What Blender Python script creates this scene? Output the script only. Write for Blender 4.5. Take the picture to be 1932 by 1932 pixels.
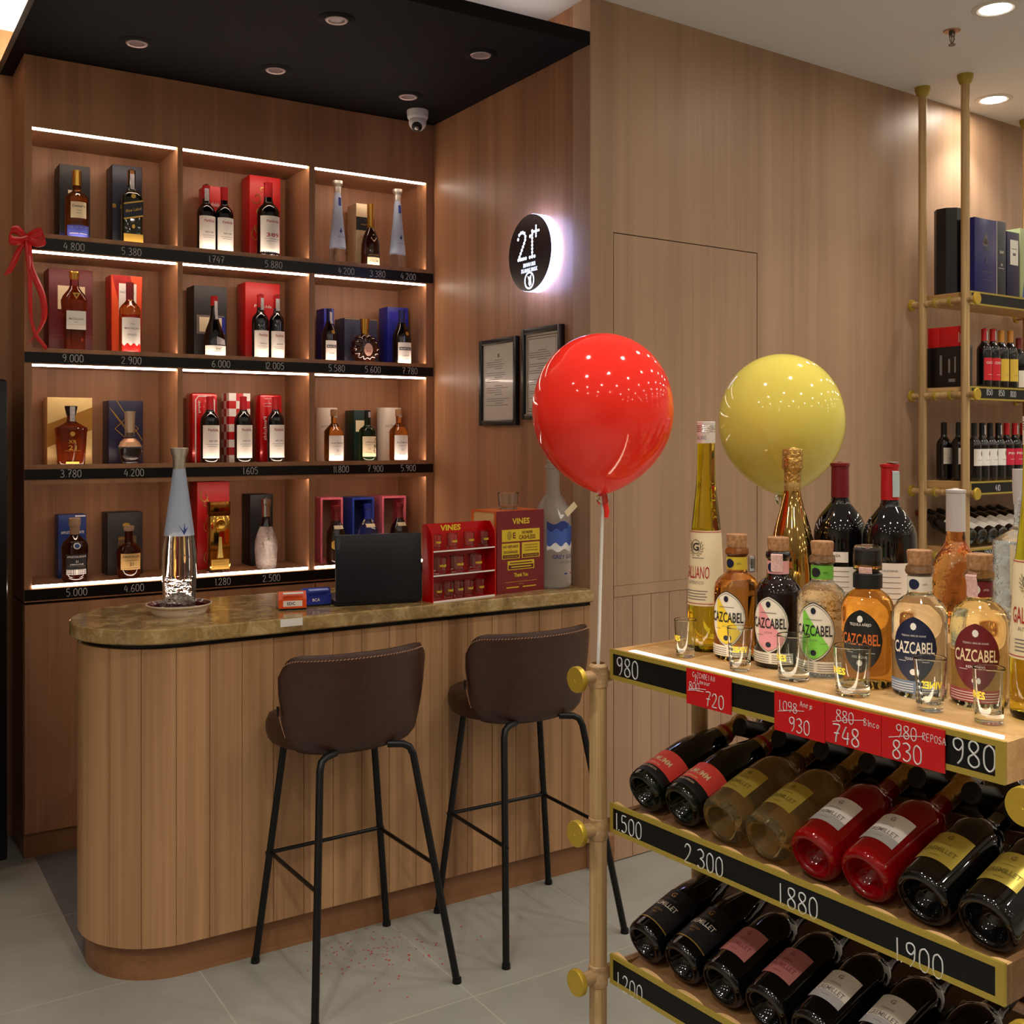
import bpy, bmesh, math, random
from math import sin, cos, pi, radians, sqrt, atan2
from mathutils import Vector, Matrix

random.seed(7)
S = bpy.context.scene
for o in list(bpy.data.objects):
    bpy.data.objects.remove(o)

# ------------------------------------------------------------------ camera
EYE = 1.55
FOC = 2030.0            # focal length in pixels of the 1932 px frame
HOR = 827.0             # row of the horizon
TH = radians(57.6)      # heading of the camera from +X
cd = bpy.data.cameras.new('camera')
cd.sensor_width = 36.0
cd.lens = 36.0 * FOC / 1932.0
cd.shift_y = -(966.0 - HOR) / 1932.0
cd.clip_start = 0.02
cam = bpy.data.objects.new('camera', cd)
S.collection.objects.link(cam)
cam.location = (0, 0, EYE)
cam.rotation_euler = (radians(90), 0, TH - radians(90))
S.camera = cam

# ------------------------------------------------------------------ world, exposure
w = bpy.data.worlds.new('World')
S.world = w
w.use_nodes = True
w.node_tree.nodes['Background'].inputs[0].default_value = (1.0, .86, .70, 1)
w.node_tree.nodes['Background'].inputs[1].default_value = 0.02
S.view_settings.view_transform = 'Standard'
S.view_settings.look = 'None'
S.view_settings.exposure = 0.10
S.view_settings.gamma = 1.0
S.view_settings.use_curve_mapping = False
DOWNLIGHT = 105.0        # radiance of each lit ceiling lamp's panel
DOWNSPOT = 35.0         # watts of the downward beam of each ceiling lamp
NICHE_LED = 25.0
COVE_LED = 70.0
TRAY_LED = 11.0
SIGN_LED = 9.0

# ------------------------------------------------------------------ pixel rays -> places in the room
FWD = Vector((cos(TH), sin(TH), 0))
RGT = Vector((sin(TH), -cos(TH), 0))
CAMP = Vector((0, 0, EYE))


def ray(u, v):
    return FWD + RGT * ((u - 966.0) / FOC) + Vector((0, 0, (HOR - v) / FOC))


def at_z(u, v, z):
    d = ray(u, v)
    return CAMP + d * ((z - EYE) / d.z)


def at_y(u, v, y):
    d = ray(u, v)
    return CAMP + d * (y / d.y)


def at_x(u, v, x):
    d = ray(u, v)
    return CAMP + d * (x / d.x)


class Frame:
    """a vertical frame: origin and rotation about z"""
    def __init__(s, x, y, deg):
        s.o = Vector((x, y, 0)); s.a = radians(deg)
        s.ex = Vector((cos(s.a), sin(s.a), 0)); s.ey = Vector((-sin(s.a), cos(s.a), 0))

    def P(s, a, b, z=0.0):
        return s.o + s.ex * a + s.ey * b + Vector((0, 0, z))

    def L(s, p):
        q = Vector((p[0], p[1], 0)) - s.o
        return Vector((q.dot(s.ex), q.dot(s.ey), p[2]))

    def hit_a(s, u, v, a):     # ray meets plane local x = a
        d = ray(u, v); n = s.ex
        t = (s.o + n * a - CAMP).dot(n) / d.dot(n)
        return s.L(CAMP + d * t)

    def hit_b(s, u, v, b):     # ray meets plane local y = b
        d = ray(u, v); n = s.ey
        t = (s.o + n * b - CAMP).dot(n) / d.dot(n)
        return s.L(CAMP + d * t)


WALL = Frame(2.31, 3.115, 2.75)    # x along the long wood wall, y into it
RACK = Frame(1.30, 1.686, 3.8)     # x into the display rack, y away from the camera along it

# ------------------------------------------------------------------ materials
MATS = {}


def lin(c):
    return tuple(((x / 255.0) / 12.92 if x / 255.0 <= .04045 else ((x / 255.0 + .055) / 1.055) ** 2.4) for x in c) + (1.0,)


def mat(name, rgb, rough=.5, metal=0.0, trans=0.0, ior=1.45, emit=0.0, ecol=None, coat=0.0, sss=0.0, spec=None, noise=None, bump=None):
    if name in MATS:
        return MATS[name]
    m = bpy.data.materials.new(name); m.use_nodes = True
    nt = m.node_tree; b = nt.nodes['Principled BSDF']
    b.inputs['Base Color'].default_value = lin(rgb)
    b.inputs['Roughness'].default_value = rough
    b.inputs['Metallic'].default_value = metal
    b.inputs['Transmission Weight'].default_value = trans
    b.inputs['IOR'].default_value = ior
    b.inputs['Coat Weight'].default_value = coat
    b.inputs['Coat Roughness'].default_value = .05
    if spec is not None:
        b.inputs['Specular IOR Level'].default_value = spec
    if sss:
        b.inputs['Subsurface Weight'].default_value = sss
        b.inputs['Subsurface Radius'].default_value = (.06, .03, .02)
    if emit:
        b.inputs['Emission Color'].default_value = lin(ecol or rgb)
        b.inputs['Emission Strength'].default_value = emit
    if noise:                       # (scale, second colour, contrast position)
        tc = nt.nodes.new('ShaderNodeTexCoord'); n = nt.nodes.new('ShaderNodeTexNoise'); r = nt.nodes.new('ShaderNodeValToRGB')
        mp = nt.nodes.new('ShaderNodeMapping')
        sc = noise[0] if isinstance(noise[0], tuple) else (noise[0],) * 3
        mp.inputs['Scale'].default_value = sc
        n.inputs['Scale'].default_value = 1.0; n.inputs['Detail'].default_value = 6; n.inputs['Roughness'].default_value = .6
        r.color_ramp.elements[0].position = noise[2] if len(noise) > 2 else .35
        r.color_ramp.elements[1].position = noise[3] if len(noise) > 3 else .68
        r.color_ramp.elements[0].color = lin(noise[1]); r.color_ramp.elements[1].color = lin(rgb)
        nt.links.new(tc.outputs['Object'], mp.inputs[0]); nt.links.new(mp.outputs[0], n.inputs['Vector'])
        nt.links.new(n.outputs[0], r.inputs[0]); nt.links.new(r.outputs[0], b.inputs['Base Color'])
    if bump:
        tc = nt.nodes.new('ShaderNodeTexCoord'); n = nt.nodes.new('ShaderNodeTexNoise'); bp = nt.nodes.new('ShaderNodeBump')
        n.inputs['Scale'].default_value = bump[0]; n.inputs['Detail'].default_value = 3
        bp.inputs['Strength'].default_value = bump[1]; bp.inputs['Distance'].default_value = bump[2]
        nt.links.new(tc.outputs['Object'], n.inputs['Vector']); nt.links.new(n.outputs[0], bp.inputs['Height'])
        nt.links.new(bp.outputs[0], b.inputs['Normal'])
    MATS[name] = m
    return m


def wood(name, dark, light, rough=.42, plank=None, axis='z', fine=1.0, offset=(0, 0, 0), streak=(6.0, .10), big=.55):
    """laminate with long grain along one axis; plank = (axis index, width) gives every board its own tone"""
    if name in MATS:
        return MATS[name]
    m = bpy.data.materials.new(name); m.use_nodes = True
    nt = m.node_tree; N = nt.nodes; L = nt.links; b = N['Principled BSDF']
    tc = N.new('ShaderNodeTexCoord')
    ai = 'xyz'.index(axis)

    def mapped(across, along):
        mp = N.new('ShaderNodeMapping')
        sc = [across] * 3; sc[ai] = along
        mp.inputs['Scale'].default_value = sc; mp.inputs['Location'].default_value = offset
        L.new(tc.outputs['Object'], mp.inputs[0])
        return mp.outputs[0]

    def noise(vec, detail, rgh, dist=0.0):
        n = N.new('ShaderNodeTexNoise'); n.inputs['Scale'].default_value = 1.0
        n.inputs['Detail'].default_value = detail; n.inputs['Roughness'].default_value = rgh
        n.inputs['Distortion'].default_value = dist
        L.new(vec, n.inputs['Vector']); return n.outputs[0]

    def math_(op, a, c):
        n = N.new('ShaderNodeMath'); n.operation = op
        for i, x in enumerate((a, c)):
            if isinstance(x, (int, float)):
                n.inputs[i].default_value = x
            else:
                L.new(x, n.inputs[i])
        return n.outputs[0]
    g1 = noise(mapped(streak[0], streak[1]), 2, .5, .2)                 # wide streaks
    g2 = noise(mapped(34 * fine, .55 * fine), 5, .62, .55)              # grain
    g3 = noise(mapped(190 * fine, 2.2 * fine), 3, .6)                   # pores
    f = math_('ADD', math_('MULTIPLY', g1, big), math_('ADD', math_('MULTIPLY', g2, .75 - big * .5), math_('MULTIPLY', g3, .26)))
    if plank:
        sx = N.new('ShaderNodeSeparateXYZ'); L.new(tc.outputs['Object'], sx.inputs[0])
        q = math_('FLOOR', math_('MULTIPLY', math_('ADD', sx.outputs[plank[0]], plank[2] if len(plank) > 2 else 0.0), 1.0 / plank[1]), 0.0)
        wn = N.new('ShaderNodeTexWhiteNoise'); wn.noise_dimensions = '1D'; L.new(q, wn.inputs['W'])
        f = math_('ADD', f, math_('MULTIPLY', math_('SUBTRACT', wn.outputs[0], .5), .22))
    r = N.new('ShaderNodeValToRGB'); r.color_ramp.elements[0].position = .36; r.color_ramp.elements[1].position = .78
    r.color_ramp.elements[0].color = lin(dark); r.color_ramp.elements[1].color = lin(light)
    L.new(f, r.inputs[0]); L.new(r.outputs[0], b.inputs['Base Color'])
    b.inputs['Roughness'].default_value = rough
    b.inputs['Specular IOR Level'].default_value = .4
    bp = N.new('ShaderNodeBump'); bp.inputs['Strength'].default_value = .12; bp.inputs['Distance'].default_value = .002
    L.new(g3, bp.inputs['Height']); L.new(bp.outputs[0], b.inputs['Normal'])
    MATS[name] = m
    return m


WOOD = wood('wall_laminate', (120, 80, 54), (178, 128, 92), big=.65)
WOODW = wood('long_wall_laminate', (140, 108, 84), (176, 142, 114), fine=.9, big=.7)
WOODC = wood('counter_boards', (118, 80, 50), (188, 144, 102), plank=(0, .096, .004), fine=.6, streak=(9, .25))
WOODK = wood('plinth_laminate', (108, 70, 44), (150, 104, 68), axis='x', fine=.8)
OAK = wood('oak_tray', (164, 120, 70), (220, 180, 124), axis='y', fine=1.6, rough=.5)
BAMBOO = wood('bamboo_pole', (112, 82, 48), (216, 180, 126), fine=2.2, rough=.45, streak=(40, 1.2), big=.4)
BAMBOOX = wood('bamboo_rod', (110, 80, 50), (200, 164, 118), axis='x', fine=2.2, rough=.45, streak=(40, 1.2), big=.4)
BRASS = mat('brass', (196, 164, 58), .36, .55)
BRASSP = mat('brass_paint', (172, 150, 62), .45, .35)
BLACK = mat('black_acrylic', (8, 8, 9), .3, spec=.3)
CHALKB = mat('black_board', (10, 10, 11), .45, spec=.3)
CHALK = mat('chalk', (205, 205, 205), .9)
WHITEP = mat('paper_white', (236, 230, 222), .7)
CREAM = mat('paper_cream', (232, 214, 176), .7)
GREYINK = mat('ink_grey', (120, 112, 108), .8)
INK = mat('ink_black', (24, 22, 24), .6)
REDINK = mat('ink_red', (170, 30, 36), .6)
GOLDINK = mat('ink_gold', (196, 156, 70), .35, .6)
GOLD = mat('gold_foil', (226, 178, 84), .22, 1.0)
RED = mat('red_print', (190, 18, 22), .4)
REDM = mat('red_metal_tin', (196, 16, 20), .22, .2, coat=.5)
CARDRED = mat('card_red', (190, 18, 22), .35)
DKRED = mat('dark_red_card', (96, 14, 20), .45)
MAROON = mat('maroon_print', (118, 26, 32), .35)
NAVY = mat('navy_card', (20, 24, 44), .4)
NIGHT = mat('black_card', (22, 21, 23), .45)
CHAR = mat('charcoal_card', (40, 38, 38), .5)
BLUE = mat('blue_card', (26, 34, 140), .4)
RBLUE = mat('royal_blue_card', (16, 44, 110), .4)
SILVER = mat('silver', (200, 198, 196), .2, 1.0)
STEELK = mat('black_steel', (14, 14, 15), .38, .3)
CORK = mat('cork', (186, 140, 98), .8, noise=(160, (140, 96, 60)))
WINE = mat('dark_wine_glass', (9, 6, 8), .04, spec=.6, coat=.3)
WINEG = mat('dark_green_glass', (8, 16, 7), .04, spec=.6, coat=.3)
COGNAC = mat('dark_cognac_glass', (40, 10, 4), .04, coat=.4)
AMBER = mat('amber_liquor', (236, 176, 84), .0, trans=1.0, ior=1.4)
GOLDLIQ = mat('gold_liquor', (226, 172, 66), .0, trans=1.0, ior=1.4)
PALELIQ = mat('pale_liquor', (246, 240, 200), .0, trans=1.0, ior=1.4)
CLEAR = mat('clear_glass', (244, 248, 246), .0, trans=1.0, ior=1.45)
CLEARB = mat('rippled_clear_glass', (244, 246, 250), .0, trans=1.0, ior=1.45, bump=(30, .35, .012))
CLEARD = mat('embossed_clear_glass', (238, 244, 246), .02, trans=1.0, ior=1.45, bump=(90, .5, .006))
YELLIQ = mat('yellow_liquor', (248, 232, 60), .0, trans=1.0, ior=1.4)
FROST = mat('frosted_glass', (190, 204, 228), .5, trans=.35, ior=1.3)
FROSTG = mat('frosted_grey_glass', (208, 202, 194), .36, trans=.72, ior=1.25)
CAPRED = mat('capsule_red', (176, 22, 28), .35)
CAPDRED = mat('capsule_dark_red', (112, 18, 24), .4)
CAPBLK = mat('capsule_black', (14, 14, 15), .4)
SEAL = mat('tax_seal_paper', (216, 212, 208), .7, noise=(300, (150, 140, 150)))
SEALP = mat('pink_tax_seal', (232, 196, 188), .7, noise=(300, (200, 150, 150)))


def emitter(name, rgb, strength):
    m = bpy.data.materials.new(name); m.use_nodes = True
    nt = m.node_tree; nt.nodes.remove(nt.nodes['Principled BSDF'])
    e = nt.nodes.new('ShaderNodeEmission'); e.inputs[0].default_value = lin(rgb); e.inputs[1].default_value = strength
    nt.links.new(e.outputs[0], nt.nodes['Material Output'].inputs[0])
    return m


E_DOWN = emitter('downlight_glow', (255, 242, 224), DOWNLIGHT)
E_NICHE = emitter('niche_led', (255, 232, 210), NICHE_LED)
E_COVE = emitter('cove_led', (255, 226, 196), COVE_LED)
E_COVEF = emitter('cove_led_dim', (255, 236, 226), COVE_LED * .12)
E_TRAY = emitter('tray_led', (255, 236, 206), TRAY_LED)
E_SIGN = emitter('sign_rim_glow', (176, 188, 255), SIGN_LED)
E_SIGNT = emitter('sign_letter_glow', (226, 234, 255), 2.2)

# ------------------------------------------------------------------ mesh building
FONT = {}


def font(text, bold=0.0, spacing=1.0):
    key = (text, bold, spacing)
    if key not in FONT:
        cu = bpy.data.curves.new('lettering', 'FONT'); cu.body = text; cu.resolution_u = 2
        cu.offset = bold; cu.space_character = spacing
        ob = bpy.data.objects.new('lettering', cu)
        me = ob.to_mesh()
        vs = [v.co.copy() for v in me.vertices]; fs = [tuple(p.vertices) for p in me.polygons]
        ob.to_mesh_clear(); bpy.data.objects.remove(ob); bpy.data.curves.remove(cu)
        xs = [v.x for v in vs] or [0]
        ys = [v.y for v in vs] or [0]
        FONT[key] = (vs, fs, min(xs), max(xs), min(ys), max(ys))
    return FONT[key]


STROKE = {
 '0': [[(.28, 1), (.1, .85), (.05, .5), (.1, .15), (.28, 0), (.46, .15), (.5, .5), (.46, .85), (.28, 1)]],
 '1': [[(.2, 1), (.22, 0)]],
 '2': [[(.05, .8), (.15, .97), (.35, .97), (.45, .8), (.38, .55), (.2, .25), (.05, .03), (.5, .03)]],
 '3': [[(.05, .9), (.25, 1), (.45, .85), (.4, .62), (.22, .53), (.42, .45), (.5, .25), (.35, .03), (.15, .02), (.04, .12)]],
 '4': [[(.3, 1), (.05, .35), (.5, .35)], [(.42, .7), (.38, 0)]],
 '5': [[(.45, 1), (.12, 1), (.1, .58), (.3, .62), (.47, .45), (.45, .15), (.25, 0), (.06, .08)]],
 '6': [[(.42, .98), (.2, .8), (.07, .45), (.1, .12), (.28, 0), (.46, .12), (.46, .38), (.28, .5), (.1, .35)]],
 '7': [[(.05, 1), (.5, 1), (.3, .5), (.22, 0)], [(.12, .5), (.45, .52)]],
 '8': [[(.28, .53), (.1, .7), (.12, .92), (.28, 1), (.44, .92), (.45, .72), (.28, .53), (.08, .35), (.08, .12), (.28, 0), (.48, .12), (.47, .35), (.28, .53)]],
 '9': [[(.46, .75), (.3, .52), (.1, .62), (.08, .88), (.27, 1), (.44, .9), (.46, .6), (.42, .25), (.25, 0)]],
 '.': [[(.1, .0), (.12, .06)]],
 'A': [[(.02, 0), (.25, 1), (.48, 0)], [(.1, .38), (.4, .38)]],
 'B': [[(.08, 0), (.08, 1), (.35, .95), (.4, .75), (.1, .55), (.45, .4), (.45, .12), (.08, 0)]],
 'C': [[(.46, .85), (.25, 1), (.06, .7), (.06, .3), (.25, 0), (.46, .15)]],
 'E': [[(.45, 1), (.08, 1), (.08, 0), (.45, 0)], [(.08, .52), (.38, .52)]],
 'F': [[(.45, 1), (.08, 1), (.08, 0)], [(.08, .52), (.38, .52)]],
 'J': [[(.4, 1), (.4, .2), (.22, 0), (.05, .15)]],
 'L': [[(.08, 1), (.08, 0), (.42, 0)]],
 'N': [[(.06, 0), (.06, 1), (.44, 0), (.44, 1)]],
 'O': [[(.28, 1), (.1, .85), (.05, .5), (.1, .15), (.28, 0), (.46, .15), (.5, .5), (.46, .85), (.28, 1)]],
 'P': [[(.08, 0), (.08, 1), (.4, .95), (.45, .72), (.35, .52), (.08, .48)]],
 'R': [[(.08, 0), (.08, 1), (.4, .95), (.43, .72), (.1, .5), (.46, 0)]],
 'S': [[(.45, .9), (.25, 1), (.08, .82), (.2, .58), (.42, .4), (.42, .12), (.22, 0), (.04, .12)]],
 'Z': [[(.05, 1), (.45, 1), (.05, 0), (.47, 0)]],
 'a': [[(.4, .55), (.15, .6), (.06, .3), (.15, .02), (.4, .15), (.42, .6), (.44, 0)]],
 'c': [[(.42, .5), (.2, .6), (.06, .3), (.2, 0), (.42, .1)]],
 'e': [[(.08, .32), (.42, .36), (.35, .58), (.15, .58), (.06, .25), (.2, 0), (.42, .1)]],
 'j': [[(.3, .6), (.3, -.15), (.1, -.25)]],
 'l': [[(.2, 1), (.2, 0)]],
 'n': [[(.08, .6), (.08, 0)], [(.08, .4), (.25, .6), (.42, .45), (.42, 0)]],
 'o': [[(.25, .6), (.06, .3), (.25, 0), (.45, .3), (.25, .6)]],
 'r': [[(.1, .6), (.1, 0)], [(.1, .4), (.25, .6), (.4, .55)]],
 'u': [[(.08, .6), (.1, .1), (.3, .02), (.42, .2)], [(.43, .6), (.44, 0)]],
 'v': [[(.05, .6), (.24, 0), (.44, .6)]],
}


class MB:
    """collects shapes into one mesh"""
    def __init__(s):
        s.v = []; s.f = []; s.m = []

    def add(s, vs, fs, mi=0, M=None):
        n = len(s.v)
        s.v += [tuple(M @ Vector(p)) if M is not None else tuple(p) for p in vs]
        s.f += [tuple(i + n for i in f) for f in fs]
        s.m += mi if isinstance(mi, list) else [mi] * len(fs)
        return s

    def box(s, x0, y0, z0, x1, y1, z1, mi=0, b=0.0, M=None):
        if x1 < x0: x0, x1 = x1, x0
        if y1 < y0: y0, y1 = y1, y0
        if z1 < z0: z0, z1 = z1, z0
        if b <= 0:
            vs = [(x0, y0, z0), (x1, y0, z0), (x1, y1, z0), (x0, y1, z0), (x0, y0, z1), (x1, y0, z1), (x1, y1, z1), (x0, y1, z1)]
            return s.add(vs, [(3, 2, 1, 0), (4, 5, 6, 7), (0, 1, 5, 4), (1, 2, 6, 5), (2, 3, 7, 6), (3, 0, 4, 7)], mi, M)
        bm = bmesh.new(); bmesh.ops.create_cube(bm, size=1.0)
        for v in bm.verts:
            v.co = Vector(((x0 + x1) / 2 + v.co.x * (x1 - x0), (y0 + y1) / 2 + v.co.y * (y1 - y0), (z0 + z1) / 2 + v.co.z * (z1 - z0)))
        bmesh.ops.bevel(bm, geom=bm.edges[:] + bm.verts[:], offset=b, segments=2, affect='EDGES', profile=.5)
        bm.verts.index_update()
        s.add([v.co for v in bm.verts], [tuple(v.index for v in f.verts) for f in bm.faces], mi, M)
        bm.free(); return s

    def lathe(s, prof, seg=28, mi=0, sq=2.0, flat=1.0, M=None, mfun=None, ripple=None):
        """prof: (radius, z) from bottom to top, r = 0 closes an end; sq > 2 squares the section, flat squashes it along y"""
        P = [prof[0]]                              # holding rings beside sharp corners keep long faces straight
        def sharp(k):
            if k <= 0 or k >= len(prof) - 1: return True
            (a, b), (c, d), (e, f) = prof[k - 1], prof[k], prof[k + 1]
            u = Vector((c - a, d - b)); v = Vector((e - c, f - d))
            return u.length < 1e-7 or v.length < 1e-7 or u.angle(v) > .32
        for k, ((r0, z0), (r1, z1)) in enumerate(zip(prof, prof[1:])):
            L_ = sqrt((r1 - r0) ** 2 + (z1 - z0) ** 2)
            if L_ > .008 and r0 > 1e-6 and r1 > 1e-6:
                e = min(.0016, L_ * .2) / L_
                P += [(r0 + (r1 - r0) * q, z0 + (z1 - z0) * q) for q, kk in ((e, k), (1 - e, k + 1)) if sharp(kk)]
            P.append((r1, z1))
        prof = P
        rows = []; vs = []
        for r, z in prof:
            if r <= 1e-6:
                rows.append([len(vs)]); vs.append((0, 0, z)); continue
            row = []
            for k in range(seg):
                a = 2 * pi * k / seg
                q = r / (abs(cos(a)) ** sq + abs(sin(a)) ** sq) ** (1 / sq) if sq != 2 else r
                if ripple: q *= ripple(a, z)
                row.append(len(vs)); vs.append((q * cos(a), q * sin(a) * flat, z))
            rows.append(row)
        fs = []; ms = []
        for j in range(len(rows) - 1):
            A, B = rows[j], rows[j + 1]
            mm = mfun((prof[j][1] + prof[j + 1][1]) / 2) if mfun else mi
            for k in range(seg):
                k2 = (k + 1) % seg
                if len(A) == 1 and len(B) == 1: continue
                if len(A) == 1: fs.append((A[0], B[k2], B[k]))
                elif len(B) == 1: fs.append((A[k], A[k2], B[0]))
                else: fs.append((A[k], A[k2], B[k2], B[k]))
                ms.append(mm)
        return s.add(vs, fs, ms, M)

    def cyl(s, p0, p1, r0, r1=None, seg=16, mi=0, M=None):
        r1 = r0 if r1 is None else r1
        p0 = Vector(p0); p1 = Vector(p1); d = p1 - p0
        q = d.to_track_quat('Z', 'Y').to_matrix().to_4x4(); q.translation = p0
        if M is not None: q = M @ q
        return s.lathe([(0, 0), (r0, 0), (r1, d.length), (0, d.length)], seg, mi, M=q)

    def disc(s, c, n, r, seg=24, mi=0, t=.001):
        c = Vector(c); return s.cyl(c, c + Vector(n).normalized() * t, r, r, seg, mi)

    def tube(s, pts, r, seg=8, mi=0, M=None, closed=False, rs=None):
        pts = [Vector(p) for p in pts]; n = len(pts); vs = []; fs = []; up = None
        for i, p in enumerate(pts):
            if closed: t = pts[(i + 1) % n] - pts[i - 1]
            else: t = (pts[min(i + 1, n - 1)] - pts[max(i - 1, 0)])
            t = t.normalized() if t.length > 1e-9 else Vector((0, 0, 1))
            if up is None:
                up = t.orthogonal().normalized()
            up = (up - t * up.dot(t))
            up = up.normalized() if up.length > 1e-6 else t.orthogonal().normalized()
            sd = t.cross(up); rr = rs[i] if rs else r
            for k in range(seg):
                a = 2 * pi * k / seg
                vs.append(p + (up * cos(a) + sd * sin(a)) * rr)
        for i in range(n if closed else n - 1):
            j = (i + 1) % n
            for k in range(seg):
                k2 = (k + 1) % seg
                fs.append((i * seg + k, i * seg + k2, j * seg + k2, j * seg + k))
        if not closed:
            fs.append(tuple(range(seg - 1, -1, -1))); fs.append(tuple((n - 1) * seg + k for k in range(seg)))
        return s.add(vs, fs, mi, M)

    def prism(s, poly, z0, z1, mi=0, M=None):
        n = len(poly)
        vs = [(x, y, z0) for x, y in poly] + [(x, y, z1) for x, y in poly]
        fs = [tuple(range(n - 1, -1, -1)), tuple(range(n, 2 * n))] + [(i, (i + 1) % n, (i + 1) % n + n, i + n) for i in range(n)]
        return s.add(vs, fs, mi, M)

    def quad(s, a, b, c, d, mi=0, M=None):
        return s.add([a, b, c, d], [(0, 1, 2, 3)], mi, M)

    def text(s, txt, size, fn, mi=0, cx=0.0, cy=0.0, bold=0.0, width=None, spacing=1.0, slant=0.0, mirror=False):
        """printed letters centred on (cx, cy); fn maps (x, y) to a point; size is the cap height"""
        vs, fs, x0, x1, y0, y1 = font(txt, bold, spacing)
        k = size / .7
        kx = width / (x1 - x0) if width else k
        if mirror: kx = -kx
        out = [fn((v.x - (x0 + x1) / 2) * kx + cx + slant * v.y * k, (v.y - .35) * k + cy) for v in vs]
        return s.add(out, fs, mi)

    def write(s, txt, size, M, mi=0, x=0.0, y=0.0, r=None, adv=.64, slope=0.0, wob=.02):
        """chalk writing from (x, y) rightwards"""
        r = r or size * .035
        for i, ch in enumerate(txt):
            if ch == '.' : pass
            for st in STROKE.get(ch, []):
                pts = []
                for (a, b) in st:
                    pts.append((x + a * size, y + slope * (x + a * size) + b * size * (1 + random.uniform(-wob, wob)), r * .4))
                P = []
                for q in range(len(pts) - 1):       # soften the corners
                    p0 = Vector(pts[max(q - 1, 0)]); p1 = Vector(pts[q]); p2 = Vector(pts[q + 1]); p3 = Vector(pts[min(q + 2, len(pts) - 1)])
                    for t in (0, .34, .67):
                        P.append(.5 * ((2 * p1) + (p2 - p0) * t + (2 * p0 - 5 * p1 + 4 * p2 - p3) * t * t + (3 * p1 - p0 - 3 * p2 + p3) * t ** 3))
                P.append(Vector(pts[-1]))
                s.tube(P, r, 5, mi, M)
            x += size * (.3 if ch in '.l1jr' else adv if ch != ' ' else .4)
        return x


C0 = S.collection


def obj(name, mb, mats, parent=None, label=None, smooth=38, recalc=True):
    me = bpy.data.meshes.new(name)
    me.from_pydata(mb.v, [], mb.f)
    for m in (mats if isinstance(mats, (list, tuple)) else [mats]):
        me.materials.append(m)
    me.polygons.foreach_set('material_index', mb.m)
    me.update()
    if recalc:
        bm = bmesh.new(); bm.from_mesh(me)
        bmesh.ops.recalc_face_normals(bm, faces=bm.faces[:]); bm.to_mesh(me); bm.free()
    if smooth:
        me.polygons.foreach_set('use_smooth', [True] * len(me.polygons))
        me.set_sharp_from_angle(angle=radians(smooth))
    o = bpy.data.objects.new(name, me); C0.objects.link(o)
    if parent is not None: o.parent = parent
    if label: o['label'] = label
    return o


def tag(o, label, cat, group=None, kind=None):
    o['label'] = label; o['category'] = cat
    if group: o['group'] = group
    if kind: o['kind'] = kind
    return o


def thing(name, label, cat, loc=(0, 0, 0), rotz=0.0, group=None, mtx=None):
    o = bpy.data.objects.new(name, None); C0.objects.link(o)
    o.empty_display_size = .05
    if mtx is not None: o.matrix_world = mtx
    else:
        o.location = loc; o.rotation_euler = (0, 0, rotz)
    return tag(o, label, cat, group)


def struct(name, mb, mats, parent=None, label=None, loc=(0, 0, 0), rotz=0.0, **k):
    o = obj(name, mb, mats, parent, label, **k)
    if parent is None:
        o['kind'] = 'structure'; o.location = loc; o.rotation_euler = (0, 0, rotz)
    return o


def copy_tree(o, parent=None):
    c = o.copy(); C0.objects.link(c); c.parent = parent
    for ch in [x for x in bpy.data.objects if x.parent == o]:
        copy_tree(ch, c)
    return c


def face_y(x, y, z):       # writing on a face that looks towards -Y
    return Matrix(((1, 0, 0, x), (0, 0, -1, y), (0, 1, 0, z), (0, 0, 0, 1)))


def face_x(x, y, z):       # writing on a face that looks towards -X
    return Matrix(((0, 0, -1, x), (-1, 0, 0, y), (0, 1, 0, z), (0, 0, 0, 1)))


def on(M, off=.0006):
    return lambda x, y: M @ Vector((x, y, off))

# ------------------------------------------------------------------ bottles


def prof_at(prof, z):
    best = prof[0][0]
    for (r0, z0), (r1, z1) in zip(prof, prof[1:]):
        if z1 > z0 and z0 <= z <= z1:
            return r0 + (r1 - r0) * (z - z0) / (z1 - z0)
        best = r1
    return best


def smooth_prof(prof, n=3):
    """rounds the corners of a profile (keeps the ends)"""
    p = prof
    for _ in range(1):
        q = [p[0]]
        for i in range(1, len(p) - 1):
            a, b, c = p[i - 1], p[i], p[i + 1]
            la = sqrt((a[0] - b[0]) ** 2 + (a[1] - b[1]) ** 2); lc = sqrt((c[0] - b[0]) ** 2 + (c[1] - b[1]) ** 2)
            if la < 1e-6 or lc < 1e-6 or b[0] < 1e-6:
                q.append(b); continue
            ka = min(.3, .012 / la); kc = min(.3, .012 / lc)
            q.append((b[0] + (a[0] - b[0]) * ka, b[1] + (a[1] - b[1]) * ka))
            q.append(((b[0] * 6 + a[0] * ka * 1 + c[0] * kc * 1) / (6 + ka + kc), (b[1] * 6 + a[1] * ka + c[1] * kc) / (6 + ka + kc)))
            q.append((b[0] + (c[0] - b[0]) * kc, b[1] + (c[1] - b[1]) * kc))
        q.append(p[-1]); p = q
    return p


def foot(r, punt=.018):
    return [(0, punt), (r * .22, punt * .96), (r * .42, punt * .8), (r * .58, punt * .5), (r * .66, punt * .2), (r * .70, .0016), (r * .75, 0), (r * .86, .0004), (r * .94, .0035), (r * .985, .009), (r, .017)]


def P_wine(h, r, sh=.60):
    return foot(r) + [(r, sh * h), (r * .97, (sh + .035) * h), (r * .86, (sh + .075) * h), (r * .66, (sh + .11) * h), (r * .46, (sh + .145) * h), (r * .39, (sh + .18) * h),
                      (r * .37, .97 * h), (r * .385, .975 * h), (r * .385, h - .001), (0, h)]


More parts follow.
